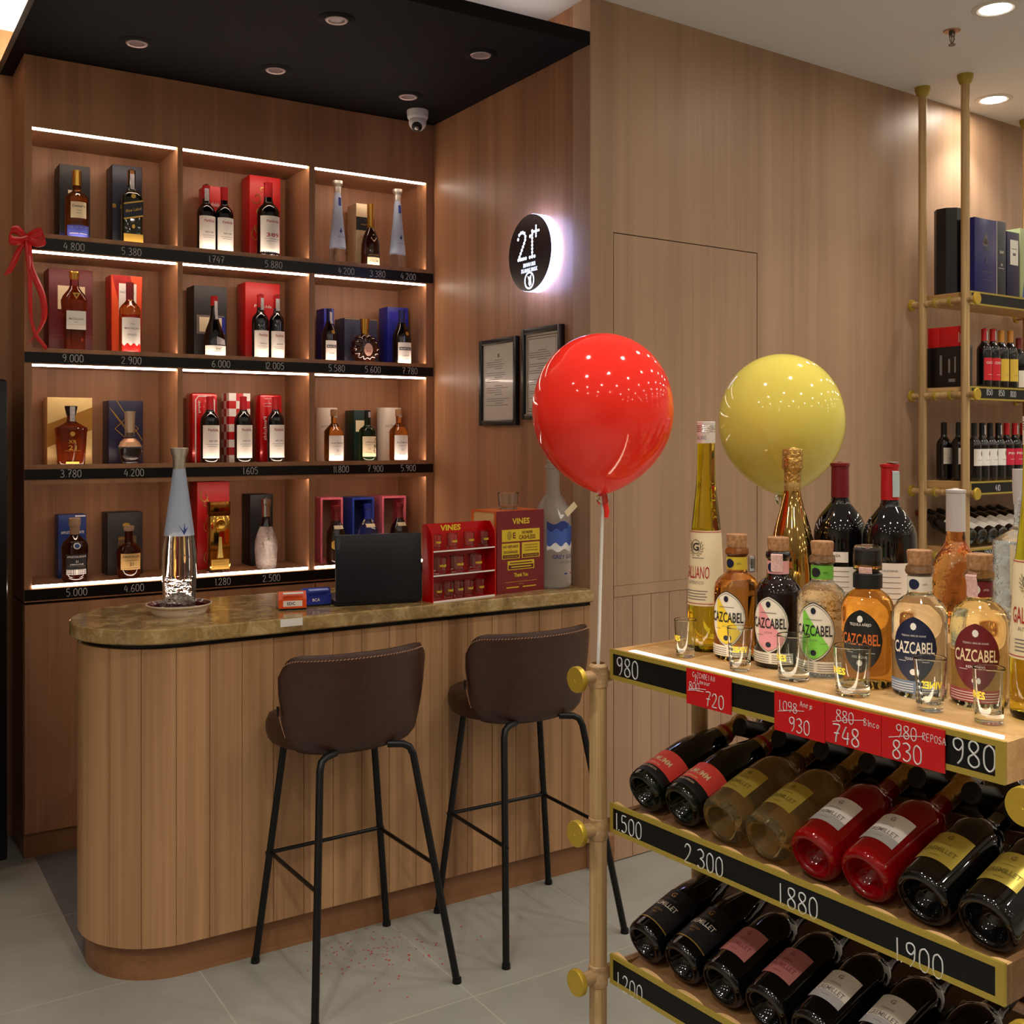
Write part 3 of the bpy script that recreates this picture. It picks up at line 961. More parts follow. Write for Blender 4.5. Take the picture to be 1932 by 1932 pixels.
def stone():
    m = bpy.data.materials.new('brown_marble'); m.use_nodes = True
    nt = m.node_tree; N = nt.nodes; L = nt.links; b = N['Principled BSDF']
    tc = N.new('ShaderNodeTexCoord')
    n1 = N.new('ShaderNodeTexNoise'); n1.inputs['Scale'].default_value = 16; n1.inputs['Detail'].default_value = 8; n1.inputs['Roughness'].default_value = .65; n1.inputs['Distortion'].default_value = .6
    L.new(tc.outputs['Object'], n1.inputs['Vector'])
    r = N.new('ShaderNodeValToRGB'); e = r.color_ramp.elements
    e[0].position = .28; e[0].color = lin((112, 88, 50)); e[1].position = .72; e[1].color = lin((204, 178, 128))
    q = e.new(.5); q.color = lin((158, 128, 80))
    L.new(n1.outputs[0], r.inputs[0])
    v = N.new('ShaderNodeTexVoronoi'); v.feature = 'DISTANCE_TO_EDGE'; v.inputs['Scale'].default_value = 11
    n2 = N.new('ShaderNodeTexNoise'); n2.inputs['Scale'].default_value = 5; n2.inputs['Detail'].default_value = 4
    mx = N.new('ShaderNodeVectorMath'); mx.operation = 'MULTIPLY_ADD'; mx.inputs[1].default_value = (.35, .35, .35)
    L.new(tc.outputs['Object'], n2.inputs['Vector']); L.new(n2.outputs['Color'], mx.inputs[0]); L.new(tc.outputs['Object'], mx.inputs[2])
    L.new(mx.outputs[0], v.inputs['Vector'])
    r2 = N.new('ShaderNodeValToRGB'); r2.color_ramp.elements[0].position = 0; r2.color_ramp.elements[0].color = (.22, .22, .22, 1)
    r2.color_ramp.elements[1].position = .035; r2.color_ramp.elements[1].color = (0, 0, 0, 1)
    L.new(v.outputs['Distance'], r2.inputs[0])
    mix = N.new('ShaderNodeMix'); mix.data_type = 'RGBA'; mix.inputs[7].default_value = lin((212, 190, 150))
    L.new(r2.outputs[0], mix.inputs[0]); L.new(r.outputs[0], mix.inputs[6]); L.new(mix.outputs[2], b.inputs['Base Color'])
    b.inputs['Roughness'].default_value = .12
    return m


MARBLE = stone()
mb = MB(); po = outline(0, .87, CY0, CRAD + .022, 2.306); pi_ = outline(0, .87, CY0, CRAD + .018, 2.306)
n = len(po)
vs = []
for pol, z in ((pi_, .966), (po, .970), (po, 1.006), (pi_, 1.010)):
    vs += [(x, y, z) for x, y in pol]
fs = [tuple(range(n - 1, -1, -1)), tuple(range(3 * n, 4 * n))]
for k in range(3):
    fs += [(k * n + i, k * n + (i + 1) % n, (k + 1) * n + (i + 1) % n, (k + 1) * n + i) for i in range(n)]
mb.add(vs, fs)
tag(obj('countertop', mb, MARBLE, smooth=30), 'polished brown marble worktop with a rounded end on the bar counter', 'countertop')
TOP = 1.010

# paper sticker on the front edge of the stone
x = at_y(550, 1168, 3.088).x
tag(obj('paper_note', MB().box(x - .035, 3.0865, .985, x + .035, 3.0878, 1.008), WHITEP, smooth=0), 'small white paper sticker on the front edge of the marble worktop', 'sticker')

# ------------------------------------------------------------------ bar stools
LEATHER = mat('brown_leather', (64, 36, 27), .38, noise=(30, (52, 28, 21)), bump=(420, .12, .001))
THREAD = mat('stitch_thread', (170, 128, 100), .7)


def make_stool(loc, label):
    t = thing('bar_stool', label, 'stool', loc, radians(1.5), group='leather bar stools at the counter')
    # seat: rounded cushion, slightly dished
    mb = MB(); ns, nr = 44, 7
    rows = []
    prof = [(1.0, .668, 0), (1.03, .69, 0), (1.03, .715, 0), (.99, .735, 0), (.9, .744, 0), (.5, .738, 0), (0, .735, 0)]
    vs = []; fs = []
    for (k, z, _) in prof:
        for i in range(ns):
            a = 2 * pi * i / ns; e_ = 4.5 if sin(a) > 0 else 2.6; q = 1 / (abs(cos(a)) ** e_ + abs(sin(a)) ** e_) ** (1 / e_)
            x = (.196 + .016 * sin(a)) * q * cos(a) * k; y = .132 * q * sin(a) * k + .078
            vs.append((x, y, z + (.008 * (y / .2) if y > .12 else 0) - (.02 if (y > .17 and z < .7) else 0) * 0))
    for j in range(len(prof) - 1):
        for i in range(ns):
            fs.append((j * ns + i, j * ns + (i + 1) % ns, (j + 1) * ns + (i + 1) % ns, (j + 1) * ns + i))
    fs.append(tuple(range(ns - 1, -1, -1)))
    mb.add(vs, fs); obj('seat', mb, LEATHER, t, smooth=60)
    # wrap-around backrest shell
    NX, NZ = 36, 16; th = .034
    A = radians(80); RX, RY = .232, .098

    def shell(s, q, off):
        ph = s * A
        h0 = .655 + .020 * abs(s) ** 2
        h1 = .945 + .012 * s * s * 0
        # rounded upper corners
        e = max(0, (abs(s) - .62) / .38)
        h1 -= .11 * (1 - sqrt(max(0, 1 - e ** 2.4)))
        h0 += .035 * (1 - sqrt(max(0, 1 - max(0, (abs(s) - .8) / .2) ** 2.2)))
        z = h0 + (h1 - h0) * q
        flare = .018 * (q - .35) - .02 * (1 - q) ** 3
        rx = RX + flare + off; ry = RY + flare + off
        x = rx * sin(ph) / sin(A) * .98; y = -ry * (cos(ph) - cos(A)) / (1 - cos(A)) + .004
        return Vector((x, y, z))
    vs = []; fs = []
    for lay, off in ((0, 0), (1, -th)):
        for i in range(NX + 1):
            for j in range(NZ + 1):
                s = -1 + 2 * i / NX; q = j / NZ
                oo = off * (1 if .03 < q < .97 and 0 < i < NX else .62) if lay else (0 if (.03 < q < .97 and 0 < i < NX) else -th * .3)
                vs.append(shell(s, q, oo))
    K = (NX + 1) * (NZ + 1)
    idx = lambda l, i, j: l * K + i * (NZ + 1) + j
    for i in range(NX):
        for j in range(NZ):
            fs.append((idx(0, i, j), idx(0, i + 1, j), idx(0, i + 1, j + 1), idx(0, i, j + 1)))
            fs.append((idx(1, i, j), idx(1, i, j + 1), idx(1, i + 1, j + 1), idx(1, i + 1, j)))
        for j in (0, NZ):
            fs.append((idx(0, i, j), idx(1, i, j), idx(1, i + 1, j), idx(0, i + 1, j)))
    for j in range(NZ):
        for i in (0, NX):
            fs.append((idx(0, i, j), idx(0, i, j + 1), idx(1, i, j + 1), idx(1, i, j)))
    mb = MB(); mb.add(vs, fs); obj('backrest', mb, LEATHER, t, smooth=60)
    # stitched seam round the edge
    path = [shell(-1 + 2 * i / 60, .955, .0022) for i in range(61)]
    path = [shell(-.985, .1 + .85 * k / 14, .0016) for k in range(14)] + path[1:-1] + [shell(.985, .95 - .85 * k / 14, .0016) for k in range(15)]
    mb = MB()
    for a, b in zip(path, path[1:]):
        d = b - a; n = max(1, int(d.length / .007))
        for k in range(n):
            p = a + d * (k / n); q = a + d * ((k + .6) / n)
            mb.tube([p + Vector((0, 0, -.0015)), q + Vector((0, 0, .0015))], .0013, 4)
    obj('stitching', mb, THREAD, t, smooth=0)
    tg = shell(-.99, .55, .002)
    obj('fabric_tag', MB().box(tg.x - .003, tg.y - .004, tg.z - .014, tg.x + .002, tg.y + .002, tg.z + .014), BLACK, t, smooth=0)
    # legs
    feet = {}
    for sx in (-1, 1):
        for sy in (-1, 1):
            x1, y1 = sx * .217, (-.222 if sy < 0 else .212)
            x0, y0 = sx * .142, (-.085 if sy < 0 else .165)
            mb = MB()
            if sy < 0: P = [(x0 - sx * .06, y0 + .03, .662), (x0 - sx * .02, y0 + .008, .661), (x0 - sx * .004, y0, .652), (x0 + sx * .004, y0 - .008, .632), (x1, y1, .004)]
            else: P = [(x0 - sx * .05, y0 - .03, .668), (x0, y0, .662), (x0 + sx * .004, y0, .648), (x1, y1, .004)]
            mb.tube(P, .0105, 12)
            lg = obj('leg', mb, STEELK, t)
            mb = MB(); mb.cyl((x1, y1, 0), (x1, y1, .014), .0135, .0125, 12); obj('foot_cap', mb, STEELK, lg)
            q = (.652 - .325) / .652
            feet[(sx, sy)] = Vector((x0 + (x1 - x0) * q, y0 + (y1 - y0) * q, .325))
    for a, b in (((-1, 1), (1, 1)), ((-1, 1), (-1, -1)), ((1, 1), (1, -1))):
        p, q = feet[a], feet[b]; d = (q - p).normalized() * .014
        obj('foot_bar', MB().tube([p - d, q + d], .006, 10), STEELK, t)
    return t


st = make_stool((1.287, 2.888, 0), 'brown leather bar stool with black legs nearer the rounded end of the counter')
s2 = copy_tree(st); s2.location = (1.893, 2.885, 0); s2.rotation_euler = (0, 0, radians(-1))
s2['label'] = 'brown leather bar stool with black legs beside the pole rack under the red balloon'

# red confetti specks on the floor
mb = MB(); random.seed(11)
for k in range(170):
    u = random.gauss(715, 75); v = 1797 - (u - 715) * .12 + random.gauss(0, 26)
    p = at_z(u, v, .0006); r_ = random.uniform(.0012, .0032); a = random.uniform(0, pi)
    mb.add([(p.x + r_ * cos(a + q) * (1.6 if i % 2 else 1), p.y + r_ * sin(a + q), .0012) for i, q in enumerate((0, pi / 2, pi, 3 * pi / 2))], [(0, 1, 2, 3)])
cf = tag(obj('confetti', mb, mat('red_paper', (196, 40, 30), .6), smooth=0, recalc=False), 'scattered red paper specks on the grey floor under the stools', 'confetti', kind='stuff')

# ================================================================== things on the worktop
# tall decanter bottle on a dish
p = at_z(337, 1160, TOP); bx, by = p.x + .01, p.y + .03
t = thing('serving_dish', 'white round dish with a dark rim holding the tall vodka bottle', 'dish', (bx, by, TOP))
obj('bowl', MB().lathe([(0, .0), (.078, 0), (.082, .006), (.085, .02), (.098, .028), (.099, .031), (.096, .032), (.082, .024), (.076, .0115), (0, .011)], 44), mat('dish_ceramic', (224, 208, 188), .3), t)
mb = MB(); mb.lathe([(.0765, .0125), (.081, .0238), (.094, .0318)], 44); obj('inner_rim', mb, mat('dish_dark_red', (64, 14, 16), .15), t)
mb = MB(); f = lambda x, y: Vector((.0855 * sin(x / .085), -.0855 * cos(x / .085), .013 + y)); mb.text('GREY GOOSE', .004, f, 0, .02, .002); mb.text('VODKA', .0025, f, 0, .02, -.005)
obj('lettering', mb, GREYINK, t, smooth=0, recalc=False)


def tower(name, label, loc, h, r, group=None):
    pr = [(0, .012), (r * .5, .01), (r * .8, 0), (r * .92, .003), (r * .97, .02), (r * 1.05, .2 * h), (r * 1.06, .32 * h), (r * .93, .46 * h), (r * .72, .62 * h), (r * .52, .76 * h), (r * .38, .87 * h), (r * .36, .885 * h), (r * .355, .89 * h)]
    top = [(r * .36, .905 * h)]
    B = Bottle(name, label, 'bottle', loc, pr + [(r * .34, .93 * h), (0, .93 * h)], [CLEARB, FROST, CLEAR], group=group, mfun=lambda z: 1 if z > .41 * h else 0 if z < .2 * h else 2, seg=40)
    B.h = h
    B.stopper([(r * .385, .872 * h), (r * .39, .93 * h), (r * .42, .945 * h), (r * .55, .982 * h), (r * .56, h), (r * .5, h + .001), (0, h + .001)], mat('pewter', (196, 188, 176), .3, .8))
    mb = MB(); f = B.fn(.5 * h, .001)
    mb.add([f(x * r, y * r) for x, y in ((-.3, .35), (.02, -.1), (.1, .45), (.14, 0), (.34, .18), (.12, -.22), (.04, -.34), (-.02, -.18))], [tuple(range(8))])
    obj('emblem', mb, mat('ink_blue', (40, 60, 130), .5), B.root, smooth=0, recalc=False)
    return B


B = tower('vodka_bottle', 'tall tapered frosted vodka bottle with rippled clear base standing in a dish', (bx, by, TOP + .0125), .497, .049)
# pile of crushed glass-like crystal inside reads at the base
mb = MB(); random.seed(3)
mb.lathe([(0, .022), (.03, .022), (.026, .036), (.012, .052), (0, .058)], 12, ripple=lambda a, z: 1 + .12 * sin(5 * a) + .08 * cos(9 * a + 40 * z))
obj('crystal_base', mb, CLEARD, B.root, smooth=0)

# card readers
DEVB = mat('reader_black', (18, 18, 22), .4)
p = at_z(556, 1152, TOP)


def reader(label, loc, rz, col, w_, l_, word, cc):
    t = thing('card_reader', label, 'card reader', loc, rz)
    mb = MB(); mb.prism([(-l_ * .9, 0), (l_ * .1, 0), (l_ * .1, .03), (-l_ * .05, .052), (-l_ * .35, .045), (-l_ * .9, .018)], -w_ / 2, w_ / 2, M=Matrix(((0, 0, 1, 0), (-1, 0, 0, 0), (0, 1, 0, 0), (0, 0, 0, 1))))
    obj('body', mb, DEVB, t, smooth=25)
    mb = MB(); mb.prism([(-l_ * .32, .012), (l_ * .105, .006), (l_ * .105, .034), (-l_ * .05, .058), (-l_ * .32, .05)], -w_ / 2 - .002, w_ / 2 + .002, M=Matrix(((0, 0, 1, 0), (-1, 0, 0, 0), (0, 1, 0, 0), (0, 0, 0, 1))))
    obj('printer_cover', mb, mat(cc, col, .35), t, smooth=25)
    mb = MB(); M = Matrix.Translation((0, -l_ * .19, .0543)) @ Matrix.Rotation(radians(16), 4, 'X'); mb.box(-w_ * .38, -l_ * .06, 0, w_ * .38, l_ * .06, .0012, 0, 0, M)
    obj('top_label', mb, WHITEP if 'orange' in cc else mat('reader_blue_light', (120, 140, 210), .4), t, smooth=0)
    mb = MB(); mb.box(-w_ * .36, -l_ * .107, .012, w_ * .36, -l_ * .104, .030, 0)
    mb.text(word, .009, on(face_y(0, -l_ * .1072, .021), .0004), 1, -w_ * .06, 0, bold=.02)
    obj('sticker', mb, [WHITEP if 'orange' in cc else mat(cc, col), INK if 'orange' in cc else WHITEP], t, smooth=0, recalc=False)
    return t


reader('orange and black card reader lying on the marble worktop', (p.x + .0, p.y + .02, TOP), radians(-14), (226, 84, 24), .082, .10, 'EDC', 'reader_orange')
q = at_z(606, 1147, TOP)
reader('blue card reader between the orange reader and the laptop', (q.x + .005, q.y + .05, TOP), radians(-6), (34, 54, 160), .085, .12, 'BCA', 'reader_blue')
q2 = at_z(525, 1138, TOP)

# laptop seen from behind
a = at_z(634, 1146, TOP); b = at_z(797, 1137, TOP)
rz = atan2(b.y - a.y, b.x - a.x); wl = (b - a).length; cc = (a + b) / 2
t = thing('laptop', 'open dark laptop on the worktop with its lid facing out', 'laptop', (cc.x, cc.y, TOP), rz)
LAPT = mat('laptop_shell', (24, 26, 34), .38, .3)
obj('base', MB().box(-wl / 2, .008, 0.003, wl / 2, .205, .018, 0, .004), LAPT, t)
M = Matrix.Translation((0, .004, .012)) @ Matrix.Rotation(radians(-5), 4, 'X')
lid = obj('lid', MB().box(-wl / 2, -.004, 0, wl / 2, .004, .218, 0, .003, M), LAPT, t)
obj('screen', MB().box(-wl / 2 + .008, .0042, .014, wl / 2 - .008, .005, .208, 0, 0, M), BLACK, lid, smooth=0)
mb = MB(); mb.box(-wl / 2 + .006, -.0052, .17, -wl / 2 + .016, -.0042, .206, 0, 0, M)
obj('maker_plate', mb, mat('plate_grey', (70, 72, 78), .4, .5), lid, smooth=0)
obj('keyboard', MB().box(-wl / 2 + .02, .04, .0185, wl / 2 - .02, .14, .0195), DEVB, t, smooth=0)
obj('foot_strip', MB().box(-wl / 2 + .03, .02, 0, wl / 2 - .03, .03, .0035), DEVB, t, smooth=0)

# red stand with branded shot glasses
a = at_z(819, 1138, TOP); b = at_z(935, 1124, TOP)
rz = atan2(b.y - a.y, b.x - a.x); wr = (b - a).length
a = a + Vector((0, .004, 0)); cc = a
t = thing('glass_stand', 'red three-tier stand showing small printed glasses on the worktop', 'display stand', (a.x, a.y, TOP), rz)
GLR = mat('red_acrylic', (190, 10, 16), .2)
ht = at_y(880, 988, cc.y).z - TOP; dp = .058
mb = MB(); mb.prism([(0, 0), (dp, 0), (dp, ht), (.03, ht), (.004, ht - .03), (0, ht - .06)], -.004, 0, M=Matrix(((0, 0, 1, 0), (1, 0, 0, 0), (0, 1, 0, 0), (0, 0, 0, 1))))
obj('side_panel', mb, GLR, t, smooth=0)
mb = MB(); mb.prism([(0, 0), (dp, 0), (dp, ht), (.03, ht), (.004, ht - .03), (0, ht - .06)], wr, wr + .004, M=Matrix(((0, 0, 1, 0), (1, 0, 0, 0), (0, 1, 0, 0), (0, 0, 0, 1))))
obj('side_panel', mb, GLR, t, smooth=0)
mb = MB(); mb.box(0, dp - .004, 0, wr, dp, ht); mb.text('VINES', .018, on(face_y(wr * .42, dp - .004, ht - .016), .0008), 1, bold=.03, width=.085)
obj('back_panel', mb, [GLR, mat('ink_yellow', (232, 202, 40), .5)], t, smooth=0, recalc=False)
SHZ = [.0, .085, .165]
YEL = MATS['ink_yellow']
for z in SHZ:
    mb = MB(); mb.box(0.0005, .002, z, wr - .0005, dp - .0045, z + .003, 0); mb.box(0.0005, .0, z, wr - .0005, .002, z + .0045, 1)
    obj('shelf', mb, [GLR, WHITEP], t, smooth=0)


def shot(name, label, loc, rz, h, r0, r1, group, word='VINES', word_mat=None, cat='glass', mirror=False, extra=False, turn=0.0, thick=.35):
    """small thick-bottomed tumbler"""
    t = thing(name, label, cat, loc, rz, group)
    wl_ = .0016; bt = h * .18
    pr = [(0, .0015), (r0 * .9, 0), (r0, .0015), (r1, h - .001), (r1 - wl_ / 2, h), (r1 - wl_, h - .001), (r0 + (r1 - r0) * .2 - wl_, bt + .002), (r0 * .8, bt), (0, bt)]
    obj('glass_body', MB().lathe(pr, 32), CLEAR, t, smooth=50)
    rr = lambda z: r0 + (r1 - r0) * z / h
    mb = MB()
    f = lambda x, y: Vector(((rr(h * .52 + y) + .0006) * sin(x / rr(h * .5) + turn), -(rr(h * .52 + y) + .0006) * cos(x / rr(h * .5) + turn), h * .52 + y))
    mb.text(word, h * .13, f, 0, bold=.03, width=r1 * 1.25, mirror=mirror)
    if extra:
        for k in range(5):
            wk = r1 * (.2, .34, .26, .36, .3)[k]
            for q in (-1, 0, 1):
                g = lambda x, y, k=k: Vector(((rr(h * .5) + .0009) * sin(x / rr(h * .5) + turn - .95), -(rr(h * .5) + .0009) * cos(x / rr(h * .5) + turn - .95), h * (.62 - .11 * k) + y))
                x0 = q * wk * .66; mb.add([g(x0 - wk * .26, -.0022), g(x0 + wk * .2, -.0026), g(x0 + wk * .26, .0022), g(x0 - wk * .2, .0026)], [(0, 1, 2, 3)], 1)
    obj('printed_word', mb, [word_mat or YEL, INK], t, smooth=0, recalc=False)
    return t


def stand_at(px, y, z):
    c = cos(rz); s = sin(rz)
    return (cc.x + c * px - s * y, cc.y + s * px + c * y, TOP + z)


tiers = [(2, [.03, .098, .170, .234], .053, .016, .019, 'top'), (1, [.045, .118, .198], .057, .0225, .0240, 'middle'), (0, [.035, .083, .125, .168, .216], .056, .0135, .019, 'bottom')]
words_ = ['first', 'second', 'third', 'fourth', 'fifth']
for k, xs, h, r0, r1, tn in tiers:
    kind = {'top': 'shot glass', 'middle': 'wide tumbler', 'bottom': 'slim shot glass'}[tn]
    for i, x in enumerate(xs):
        x = x * wr / .262
        shot('shot_glass', f'{kind} on the {tn} tier of the red stand, {words_[i]} from the laptop', stand_at(x, .0285, SHZ[k] + .0032), rz, h, r0, r1, f'glasses on the {tn} tier of the red stand')

# orange box with maroon payment notice and a tumbler on top
a = at_z(938, 1122, TOP); b = at_z(1026, 1112, TOP)
rz2 = atan2(b.y - a.y, b.x - a.x); wn = (b - a).length
t = thing('notice_board', 'maroon payment notice with yellow panels standing on the worktop', 'sign', (a.x, a.y, TOP), rz2)
hn = at_y(983, 963, (a.y + b.y) / 2).z - TOP
mb = MB(); mb.box(0, 0, 0, wn, .004, hn)
F = on(face_y(wn / 2, 0, hn / 2), .0008); F2 = on(face_y(wn / 2, 0, hn / 2), .0014)


def rr_(x0, y0, x1, y1, mi, f=F): mb.quad(f(x0, y0), f(x1, y0), f(x1, y1), f(x0, y1), mi)


k = hn / .30
mb.text('VINES', .02 * k, F, 1, 0, .112 * k, bold=.03, width=.078)
rr_(-.085, .038 * k, .085, .082 * k, 1); mb.text('WE PREFER', .010, F2, 2, .028, .069 * k, bold=.02, width=.05); mb.text('CASHLESS', .014, F2, 2, .028, .052 * k, bold=.02, width=.075)
mb.add([F2(-.052 + .011 * cos(2 * pi * q / 16), .06 * k + .016 * sin(2 * pi * q / 16)) for q in range(16)], [tuple(range(16))], 3); mb.text('E', .02, F2, 2, -.03, .06 * k, bold=.02)
rr_(-.085, -.025 * k, -.006, .032 * k, 1); mb.text('NO REFUNDS', .009, F2, 2, -.046, .020 * k, bold=.02, width=.066); mb.text('or', .005, F2, 2, -.046, .01 * k); mb.text('EXCHANGES', .009, F2, 2, -.046, .0 * k, bold=.02, width=.062); rr_(-.081, -.022 * k, -.010, -.010 * k, 2, F2)
mb.text('ALL SALES ARE FINAL', .005, on(face_y(wn / 2, 0, hn / 2), .002), 1, -.046, -.016 * k, width=.06)
rr_(.004, -.025 * k, .085, .032 * k, 1)
for q, s_ in enumerate(['IF WE DONT GIVE YOU', 'A RECEIPT WITH', 'YOUR PURCHASE']):
    mb.text(s_, .005, F2, 2, .045, (.022 - .010 * q) * k, bold=.01, width=.06)
rr_(.008, -.022 * k, .081, -.010 * k, 2, F2); mb.text('YOUR ORDER IS FREE', .005, on(face_y(wn / 2, 0, hn / 2), .002), 1, .045, -.016 * k, width=.06)
rr_(-.06, -.066 * k, .06, -.033 * k, 1); rr_(-.05, -.043 * k, .05, -.039 * k, 2, F2); rr_(-.056, -.063 * k, .056, -.048 * k, 2, F2); rr_(-.045, -.0575 * k, .045, -.0535 * k, 1, on(face_y(wn / 2, 0, hn / 2), .002))
mb.text('Thank You', .013, F, 1, -.0, -.085 * k, bold=.03, width=.062)
rr_(-.072, -.1105 * k, .072, -.1095 * k, 1)
mb.text('contact us', .004, F, 1, 0, -.118 * k); rr_(-.065, -.132 * k, -.01, -.128 * k, 1); rr_(.008, -.132 * k, .068, -.128 * k, 1)
obj('board', mb, [MAROON, mat('notice_yellow', (214, 184, 40), .45), mat('notice_brown', (92, 24, 22), .45), mat('notice_ochre', (170, 140, 40), .45)], t, smooth=0, recalc=False)
t = thing('acrylic_box', 'orange box with pale side standing behind the maroon notice', 'box', (a.x, a.y, TOP), rz2)
OR = mat('orange_acrylic', (230, 104, 30), .3)
mb = MB(); mb.box(.002, .006, 0, wn - .002, .15, hn - .004, 1, .002)
obj('core', mb, [OR, mat('box_cream', (228, 190, 128), .5)], t)
mb = MB()
for x0, y0, z0, x1, y1, z1 in ((0, .006, hn - .006, wn, .152, hn), (0, .14, 0, wn, .152, hn - .006), (0, .006, 0, wn, .018, hn - .006), (0, .018, 0, wn, .14, .01)):
    mb.box(x0, y0, z0, x1, y1, z1)
obj('edge_frame', mb, OR, t, smooth=0)
p = at_y(960, 960, a.y + .08)
t = thing('tumbler', 'empty clear glass tumbler standing on top of the orange box', 'glass', (p.x, a.y + .085, TOP + hn), 0)
obj('glass_body', MB().lathe([(0, .001), (.03, 0), (.033, .002), (.038, .058), (.0372, .06), (.0362, .058), (.031, .013), (0, .012)], 36), CLEAR, t, smooth=50)

# giant frosted bottle at the wall
p = at_z(1051, 1113, TOP); r_ = .066
B = Bottle('vodka_bottle', 'giant frosted grey vodka bottle with blue mountain print beside the maroon notice', 'bottle', (p.x + .032, p.y + r_ + .006, TOP), foot(r_) + [(r_, .245), (r_ * .97, .268), (r_ * .86, .292), (r_ * .62, .318), (r_ * .42, .335), (r_ * .36, .36), (r_ * .36, .43), (r_ * .42, .432), (r_ * .42, .445), (r_ * .36, .447), (r_ * .36, .462), (0, .462)], FROSTG, seg=44)
mb = MB()
random.seed(4)
BLU1 = mat('print_blue', (66, 92, 170), .5); BLU2 = mat('print_dark_blue', (34, 50, 120), .5); PW = mat('print_white', (228, 226, 226), .5)
B.patch(mb, -.062, .066, .135, .175, 2, .0006, top=lambda x: .205 + .008 * sin(x * 90) + .004 * sin(x * 260), bot=lambda x: .138 + .006 * sin(x * 120 + 1), nx=26)
B.patch(mb, -.062, .066, .15, .205, 0, .0010, top=lambda x: .232 + .010 * sin(x * 70 + 1.2) + .003 * sin(x * 300), bot=lambda x: .160 + .007 * sin(x * 150), nx=26)
B.patch(mb, -.062, .02, .17, .21, 1, .0014, top=lambda x: .238 + .006 * sin(x * 100 + 2), bot=lambda x: .212 + .006 * sin(x * 170), nx=20)
f = B.fn(.272, .0012)
for gx, gy, s in ((.0, -.012, 1.6), (.034, .004, .8), (.046, -.004, .6)):
    mb.add([f(gx + x * s * .012, gy + y * s * .012) for x, y in ((-1, 1.6), (-.5, .3), (.9, .9), (-.1, -.1), (-.6, -.5), (-.9, .1))], [tuple(range(6))], 2)
f = B.fn(.104, .0012)
mb.text('GREY GOOSE', .014, f, 1, .016, .012, bold=.01, width=.118); mb.text('VODKA', .010, f, 3, .016, -.008, width=.055, spacing=1.3)
for q, mi in ((0, 1), (1, 2), (2, 4)):
    B.patch(mb, .004 + q * .015, .018 + q * .015, .052, .057, mi, .001, nx=3, nz=1)
obj('print', mb, [BLU1, BLU2, PW, GREYINK, REDINK], B.root, smooth=0, recalc=False)
mb = MB(); M = Matrix.Translation((.035, -.062, .285)) @ Matrix.Rotation(radians(-40), 4, 'Y'); mb.box(-.028, -.0016, -.012, .028, 0, .012, 0, 0, M)
obj('swing_tag', mb, CREAM, B.root, smooth=0)

# ================================================================== gift boxes and bottles in the lit niches
FL = [2.305, 1.88, 1.447, 1.005]
BXY = 4.445            # face of the boxes
BTY = 4.365            # bottle axis


def prints(*rects):
    """plain print on a box face; rect = (x0, x1, z0, z1 as fractions, material index)"""
    def deco(mb, x0, x1, z0, z1, y):
        for i, r in enumerate(rects):
            a, b, c, d, mi = r[:5]
            X0, X1 = x0 + (x1 - x0) * a, x0 + (x1 - x0) * b; Z0, Z1 = z0 + (z1 - z0) * c, z0 + (z1 - z0) * d
            yy = y - .0006 - .0003 * i
            mb.quad((X0, yy, Z0), (X1, yy, Z0), (X1, yy, Z1), (X0, yy, Z1), mi)
    return deco


def words_on(*items):
    """(text, fx, fz, cap height, width or None, mi)"""
    def deco(mb, x0, x1, z0, z1, y):
        for (t_, fx, fz, h_, wd, mi) in items:
            mb.text(t_, h_, lambda x, yy: Vector((x, y - .0026, yy)), mi, x0 + (x1 - x0) * fx, z0 + (z1 - z0) * fz, bold=.01, width=wd)
    return deco


def dragon(seed, mi, n=9):
    def deco(mb, x0, x1, z0, z1, y):
        random.seed(seed); W_, H_ = x1 - x0, z1 - z0
        for k in range(n):
            cx = x0 + W_ * random.uniform(.2, .85); cz = z0 + H_ * (.12 + .8 * k / n); rr = W_ * random.uniform(.1, .2); a0 = random.uniform(0, 6)
            P = []
            for q in range(14):
                a = a0 + q * .42; r_ = rr * (1 - q / 18)
                P.append((min(max(cx + r_ * cos(a), x0 + .003), x1 - .003), y - .0008, cz + r_ * 1.3 * sin(a)))
            mb.tube(P, W_ * .018, 4, mi)
    return deco


def giftbox(label, r, u0, u1, v, mats, decos=(), dep=.10, yf=BXY, group=None, lid=False):
    a = at_y(u0, 700, yf).x; b = at_y(u1, 700, yf).x; z0 = FL[r]; z1 = at_y((u0 + u1) / 2, v, yf).z
    dep = min(dep, 4.58 - yf)
    t = thing('gift_box', label, 'box', ((a + b) / 2, yf, z0), group=group)
    w_ = (b - a) / 2; h_ = z1 - z0
    mb = MB(); mb.box(-w_, 0, 0, w_, dep, h_, 0, .0015)
    for d in decos: d(mb, -w_, w_, 0, h_, 0)
    obj('box_body', mb, mats, t, smooth=30, recalc=False)
    if lid:
        mb = MB(); mb.box(-w_ - .0012, -.0012, h_ * .80, w_ + .0012, dep + .0012, h_ + .0012, 0, .001); obj('lid', mb, mats[0], t, smooth=30)
    return t


def sb(name, label, r, u, v, wpx, profile, glass, group=None, y=BTY, **k):
    c = at_y(u, v, y); h = c.z - FL[r]; rad = wpx / 2 / FOC * (c - CAMP).dot(FWD)
    return Bottle(name, label, 'bottle', (c.x, y, FL[r]), profile(h, rad), glass, group=group, **k), h, rad


